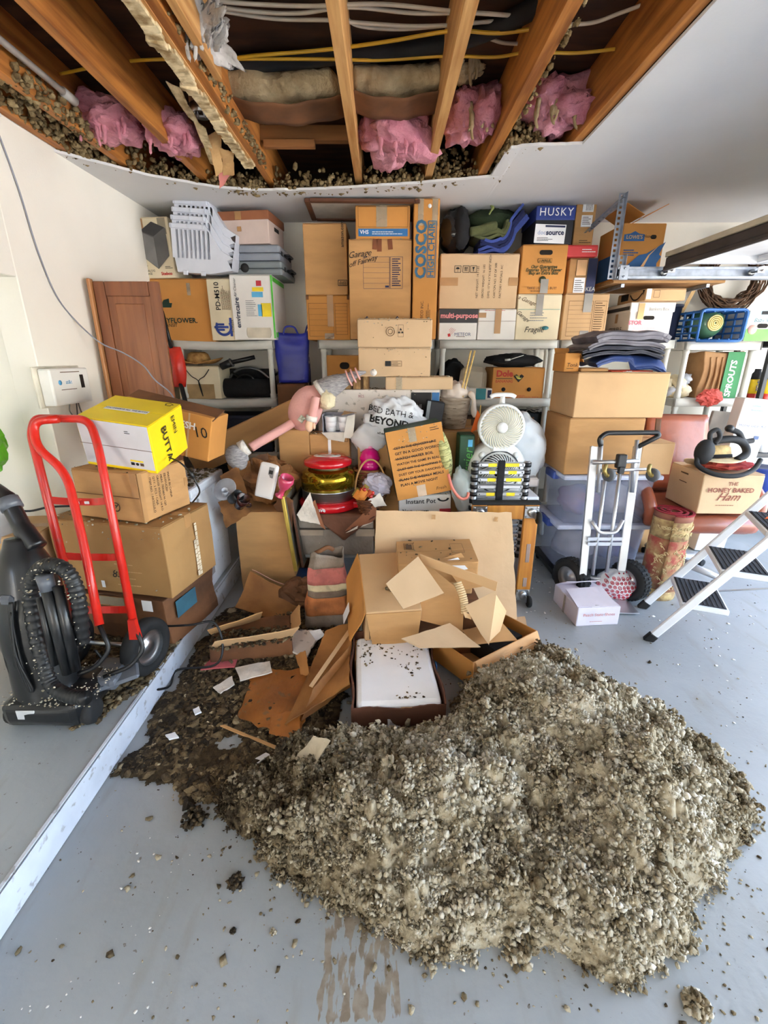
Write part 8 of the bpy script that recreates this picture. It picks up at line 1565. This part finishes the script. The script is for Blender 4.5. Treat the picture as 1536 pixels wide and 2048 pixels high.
o = np_mesh('matted_layer', np.stack([gx, gy, .003+np.clip(gk, 0, 1.2)*.012+.006*np.abs(fbm(gx, gy, 30, 78, 3))], -1).reshape(-1, 3), np.stack([ga[gkeep], gb_[gkeep], gc_[gkeep], ge[gkeep]], -1), (.15+.3*fbm(gx, gy, 14, 79)).ravel(), WETWOOL, deb); o['kind'] = 'stuff'
STP = [(-1.02, 2.2), (-1.5, 2.2), (-1.5, 1.75), (-1.28, 1.55), (-1.18, 1.34), (-1.03, 1.36), (-1.01, 1.5)]
p2, s2 = spread(STP, 16000, .123, .0025, .0065, -.05, 6, 61, (-1.55, -1.015, 1.3, 2.2))
tag(lumps('step_debris', p2, s2, rs.uniform(.1, .85, len(p2)), WETWOOL, None, 1, .42, .6, 9), 'brown insulation debris on the raised step around the hand truck wheels', 'debris', kind='stuff')
# crumbs over the open floor, thickest near the heap
n = 1500; ang = rs.uniform(0, 2*PI, n); rad = np.abs(rs.normal(0, .42, n)); k = rs.randint(0, len(PILE), n); pp = np.array(PILE)[k]; x = pp[:, 0]+rad*np.cos(ang)*.8; y = pp[:, 1]+rad*np.sin(ang)*.7; ok = (x > -.99) & ~inside(x, y, PILE) & (y > .2); x, y = x[ok], y[ok]; n = len(x); s = np.clip(np.exp(rs.normal(math.log(.0028), .6, n)), .0012, .012)
x2, y2 = rs.uniform(.9, 2.6, 260), rs.uniform(1.2, 3.3, 260); s2_ = rs.uniform(.0015, .005, 260)
x3, y3 = rs.uniform(-1.0, 1.2, 160), rs.uniform(.45, 1.1, 160); s3_ = rs.uniform(.001, .0035, 160)
X_ = np.concatenate([x, x2, x3]); Y_ = np.concatenate([y, y2, y3]); S_ = np.concatenate([s, s2_, s3_])
tag(lumps('floor_crumbs', np.stack([X_, Y_, S_*.3], -1), S_, rs.uniform(0, .7, len(X_)), WOOL, None, 1, .45, .5, 4), 'scattered insulation crumbs over the painted floor', 'debris', kind='stuff')
n = 170; fx = np.concatenate([rs.uniform(.85, 1.35, 70), rs.uniform(1.4, 2.4, 60), rs.uniform(-.9, -.5, 40)]); fy = np.concatenate([rs.uniform(2.3, 3.1, 70), rs.uniform(1.4, 2.5, 60), rs.uniform(.6, 1.25, 40)])
tag(lumps('white_flakes', np.stack([fx, fy, np.full(n, .0022)], -1), rs.uniform(.0015, .009, n)*np.where(np.arange(n) < 130, 1, .5), np.full(n, 1.0), mat('paint_flake', (226, 224, 218), .7), None, 1, .5, .12, 6), 'pale flakes of paint and board scattered on the floor', 'debris', kind='stuff')
for i, (px, py, r, lb) in enumerate(((1393, 2013, .030, 'fist sized clod of insulation alone at the bottom right corner'), (1036, 1905, .036, 'rounded clod of insulation at the near edge of the pile'), (546, 1864, .009, 'small pale clod on the bare floor left of the peeled paint'), (466, 1863, .008, 'small dark clod on the bare floor, left of the pale one'), (1448, 1700, .03, 'clod of insulation rolled off the right side of the pile'), (390, 1640, .04, 'dark wet clod lying apart, left of the pile'), (470, 1765, .022, 'small brown clod below the dark wet clod'), (640, 1575, .03, 'grey clod at the left rim of the pile below the pale cloth'), (1318, 1405, .018, 'small grey clod on the floor beyond the right side of the pile'))):
    c = aZ(px, py, 0); rr_ = np.random.RandomState(i+20); n = int(30+r*2500); q = rr_.normal(0, .45, (n, 3)); q /= np.maximum(1, np.linalg.norm(q, axis=1, keepdims=True)); q *= r; q[:, 2] = np.abs(q[:, 2])*.8
    o = lumps('insulation_clod', q, rr_.uniform(.25, .45, n)*min(r, .025)*.8, rr_.uniform(.2, .95, n)-(.5 if 'dark' in lb or 'brown' in lb else 0), WETWOOL if ('dark' in lb or 'brown' in lb) else WOOL, None, 1, .4, .9, i); o.location = c; tag(o, lb, 'insulation clod')
# flecks of fallen insulation on upward faces of the nearby cartons
for i, (c_, n, y0, y1) in enumerate(((upb, 60, -.5, -.2), (tv, 60, -.5, .5), (flatb, 50, -.5, 0), (md, 40, -.5, .5), (bg, 120, -.5, .2), (lbx, 26, -.5, .5), (cx, 30, -.5, 0), (gb, 60, -.5, -.3), (ip, 20, -.5, -.3), (vhs, 20, -.5, 0), (big, 50, -.5, -.2))):
    q = np.random.RandomState(60+i); o = lumps('insulation_flecks', np.column_stack([q.uniform(-.48, .48, n)*c_.w, q.uniform(y0, y1, n)*c_.d, np.full(n, c_.h+.003)]), q.uniform(.002, .0075, n), q.uniform(.2, .9, n), WETWOOL if i % 2 else WOOL, c_.o, 1, .45, .6, i); o['kind'] = 'stuff'
for i, c_ in enumerate((upb, lowb, tv, gb, bg, hf)):
    q = np.random.RandomState(80+i); n = 26; o = lumps('clinging_flecks', np.column_stack([q.uniform(-.48, .48, n)*c_.w, np.full(n, -c_.d/2-.004), (1-q.exponential(.18, n).clip(0, .9))*c_.h]), q.uniform(.0015, .005, n), q.uniform(.3, 1.0, n), WOOL, c_.o, 1, .45, .8, i); o['kind'] = 'stuff'
# ------------------------------------------------------------------ ceiling opening: insulation, cables, pipes
PINKI = mat('pink_fibreglass', (218, 152, 164), 1, scale=7, col2=(184, 112, 128), bump=1.0, bscale=45); BRNI = mat('brown_fibreglass', (198, 178, 140), 1, scale=6, col2=(132, 106, 70), bump=1.0, bscale=45); GRYI = mat('white_fibreglass', (206, 202, 198), 1, scale=8, col2=(150, 144, 136), bump=1.0, bscale=45)
def batt(label, px, Y, rad, m, seed, n=5, cat='insulation', m2=None, strands=6):
    r = random.Random(seed); c = aY(px[0], px[1], Y); t = thing('insulation_batt', label, cat, tuple(c))
    f = MB()
    for k in range(n): f.blob((r.uniform(-.4, .4)*rad[0], r.uniform(-.3, .3)*rad[1], r.uniform(-.35, .35)*rad[2]), (rad[0]*r.uniform(.55, .8), rad[1]*r.uniform(.6, .9), rad[2]*r.uniform(.5, .8)), 24, 16, Euler((r.uniform(-.3, .3), r.uniform(-.3, .3), r.uniform(-1, 1))), .38, 3.2, seed+k, .2)
    f.build('fibre_body', m, t); f = MB()
    for k in range(strands):
        x = r.uniform(-.8, .8)*rad[0]; z = -rad[2]*r.uniform(.35, .6); L = r.uniform(.03, .09); f.tube(smoothp([(x, -rad[1]*.55, z+.04), (x+r.uniform(-.01, .01), -rad[1]*.6, z-L*.5), (x+r.uniform(-.01, .01), -rad[1]*.6, z-L)]), [.012]*6+[.007]*5+[.001]*2, 6)
    if strands: f.build('hanging_strand', m2 or m, t)
    return t
batt('biggest pink insulation batt drooping out between the two middle joists', (790, 268), 2.90, (.175, .22, .125), PINKI, 1, 7, strands=8)
batt('pink insulation batt in the bay right of the biggest drooping one', (950, 225), 2.78, (.12, .2, .13), PINKI, 3, 6, m2=BRNI)
batt('pink insulation batt in the last bay by the right edge of the opening', (1115, 210), 2.70, (.155, .18, .11), PINKI, 5, 6, m2=BRNI)
batt('pink insulation batt in the bay nearest the left wall', (222, 250), 2.78, (.15, .2, .09), PINKI, 7, 5)
batt('pink insulation batt left of the strip of torn drywall', (350, 268), 2.85, (.13, .2, .10), PINKI, 9, 5)
def roll(label, A, B, Y, r, seed):
    A, B = aY(*A, Y), aY(*B, Y); t = thing('insulation_batt', label, 'insulation', tuple(A)); d = B-A; f = MB(); n = 22
    def fn(u, v):
        a = v*2*PI; k = min(1, (u*n/2)**.5, ((1-u)*n/2)**.5); p = d*u + Vector((0, math.cos(a)*.13*k, math.sin(a)*r*k*(1 if math.sin(a) > 0 else .7) - .02*math.sin(u*PI))); q = nvec(p, 9, seed)*.016+nvec(p, 28, seed)*.010; return p+q
    f.sheet(fn, 60, 30, .004); f.build('fibre_body', BRNI, t); f = MB(); f.sheet(lambda u, v: d*u+Vector((0, -.11+.2*v, -r*.86-.035*math.sin(u*PI)+.004*math.sin(u*19))), 16, 6, .003); f.build('paper_facing', KRAFT_D, t)
roll('brown fibreglass batt slung across the dark bay left of the centre joist', (452, 182), (686, 182), 2.62, .07, 3)
roll('brown fibreglass batt slung across the bay right of the centre joist', (696, 172), (890, 168), 2.60, .07, 9)
batt('white fluffy insulation hanging from the top of the fourth joist', (412, 75), 2.12, (.035, .20, .075), GRYI, 15, 6)
batt('brown insulation tuft above the pink batt beside the fifth joist', (920, 130), 2.62, (.10, .12, .06), BRNI, 17, 4, strands=3)
# loose fill lodged on the torn drywall edge
rs = np.random.RandomState(31); P_ = []; S_ = []
E_ = EDGE[:-1]
for k in range(5200):
    i = rs.randint(0, len(E_)-1); q = rs.uniform(); x = E_[i][0]+(E_[i+1][0]-E_[i][0])*q; y = E_[i][1]+(E_[i+1][1]-E_[i][1])*q; dens = .35+.65*(math.sin(x*7+1)*.5+.5)
    if rs.uniform() > dens or any(abs(x-jx) < .03 for jx in (-1.455, -1.09, -.70, -.155, .265, .575)): continue
    zz = ZC+.012-(.036*max(0, 1-((x+.5)/1.25)**2) if x < .69 else 0); b_ = rs.uniform(0, 1)**1.5; hgt = rs.exponential(.03)*(1.8 if (x < -1.2 or .3 < x < .97) else .9); P_.append((x, y+.012+b_*.11, zz+min(hgt, .15))); S_.append(rs.uniform(.006, .017))
for k in range(420): P_.append((rs.uniform(-1.64, -1.40), rs.uniform(2.2, 2.85), ZC+.012+rs.exponential(.03))); S_.append(rs.uniform(.006, .018))
for k in range(260):
    x, y, z = ((-1.435, rs.uniform(2.3, 2.8), ZC+rs.uniform(.0, .14)), (-.675, rs.uniform(1.6, 3.1), ZC+rs.uniform(.005, .07)), (.612, rs.uniform(1.7, 2.7), ZC+rs.uniform(.0, .06)), (-.675, rs.uniform(1.6, 3.1), ZC+rs.uniform(.01, .1)))[k % 4]; P_.append((x, y, z)); S_.append(rs.uniform(.004, .013))
EDGEW = fibre('attic_loose_fill', [(0, (58, 44, 28)), (.4, (116, 96, 64)), (.75, (160, 140, 102)), (1, (196, 182, 150))])
tag(lumps('loose_fill', np.array(P_), np.array(S_), rs.uniform(.2, .72, len(P_)), EDGEW, None, 1, .4, 1.0, 12), 'brown loose-fill insulation clinging to the torn ceiling edge and joists', 'insulation', kind='stuff')
# cables and pipes through the joists
WCAB = mat('white_cable', (206, 196, 176), .5, var=.1); YCAB = mat('yellow_cable', (206, 160, 40), .45, var=.1)
def cable(label, pts, Z, m, r, name='cable', group=None, wob=0):
    L = [aZ(x, y, Z) for x, y in pts]; c = L[0]; f = MB(); f.tube(smoothp([q-c for q in L], 8), r, 7); o = f.build(name, m, None, c); tag(o, label, 'cable' if 'duct' not in name and 'pipe' not in name else 'pipe', group); return o
for i, (p, lb) in enumerate((([(350, -8), (480, 6), (620, 12), (760, 8), (905, 22), (1010, 30)], 'white cable highest of the attic bundle, crossing by the upper frame edge'), ([(360, 2), (500, 22), (600, 26), (700, 14), (830, 26), (960, 26), (1085, 38)], 'white cable second from the top of the attic bundle'), ([(370, 8), (480, 28), (560, 38), (660, 40), (700, 44), (820, 52), (905, 50)], 'white cable sagging lowest left of the centre joist'), ([(690, 34), (720, 52), (800, 58), (900, 50), (1000, 42), (1085, 46)], 'white cable dipping just right of the centre joist'), ([(1090, 50), (1180, 46), (1240, 26), (1300, 4)], 'white cable rising to the right behind the last joist'), ([(975, 75), (1010, 86), (1060, 86), (1090, 78)], 'short white cable between the fifth and sixth joists'))): cable(lb, p, 2.655+.004*i, WCAB, .0065)
cable('yellow cable running above the black duct across the attic', [(440, 122), (500, 112), (600, 104), (680, 96), (780, 82), (905, 62), (1000, 66), (1100, 52)], 2.63, YCAB, .0065)
cable('yellow cable running below the black duct across the attic', [(120, 148), (260, 122), (430, 118), (640, 118), (760, 120), (890, 112), (990, 114), (1060, 104), (1150, 106), (1230, 98)], 2.63, YCAB, .006)
cable('thick black insulated pipe crossing the attic under the white cables', [(430, 130), (560, 122), (700, 108), (830, 98), (920, 80), (1000, 50), (1090, 5)], 2.66, mat('black_pipe_foam', (26, 26, 28), .85, var=.2), .032, 'insulated_pipe')
t = thing('white_pipe', 'grey white plastic pipe along the joist nearest the left wall', 'pipe', (-1.385, 2.0, ZC+.085)); f = MB(); f.tube([(0, -.9, 0), (0, .50, 0)], .013, 12); f.tube([(0, .44, 0), (0, .52, 0)], .019, 12); f.build('tube', mat('grey_pvc', (190, 186, 178), .4), t)
t = thing('recessed_light', 'round recessed light socket hanging beside the torn drywall strip', 'light', tuple(aY(403, 232, 2.66))); f = MB(); f.lathe([(.045, 0), (.05, .004), (.05, .04), (.046, .04)], 22, closed=True); f.build('ring', STEEL, t); f = MB(); f.lathe([(.0, .05), (.05, .045), (.05, .09), (0, .09)], 20); f.build('can', KRAFT_D, t); f = MB()
for k in range(5): f.tube([(.03*math.cos(k*1.2), .03*math.sin(k*1.2), .004), (.02*math.cos(k*1.2+.5), .02*math.sin(k*1.2+.5), .04)], .004, 5)
f.build('springs', STEEL, t)
t = thing('torn_kraft_paper', 'torn kraft paper facing hanging from the end of the third joist', 'paper', (-.86, 2.95, ZC)); PF = mat('kraft_facing', (206, 166, 112), .85, scale=5, col2=(168, 124, 76), bump=.3)
for i, (pts, m) in enumerate(((((410, 265, 2.72), (440, 255, 2.75), (445, 345, 2.95), (430, 350, 2.95)), PF), (((438, 290, 2.80), (470, 300, 2.85), (470, 352, 3.02), (445, 352, 3.0)), PF), (((436, 335, 3.02), (460, 352, 3.05), (448, 372, 3.07), (438, 380, 3.08)), mat('pink_torn', (224, 140, 130), .9)), (((385, 232, 2.62), (412, 250, 2.66), (440, 340, 2.95), (420, 330, 2.92)), MATS['torn_drywall_paper']), (((330, 160, 2.40), (362, 175, 2.42), (400, 250, 2.66), (378, 240, 2.62)), MATS['torn_drywall_paper']))):
    f = MB(); sheet4(f, [aY(*q)-Vector(t.location) for q in pts], 9, .004, .02, 9, i, torn=.014); f.build('torn_sheet', m, t)
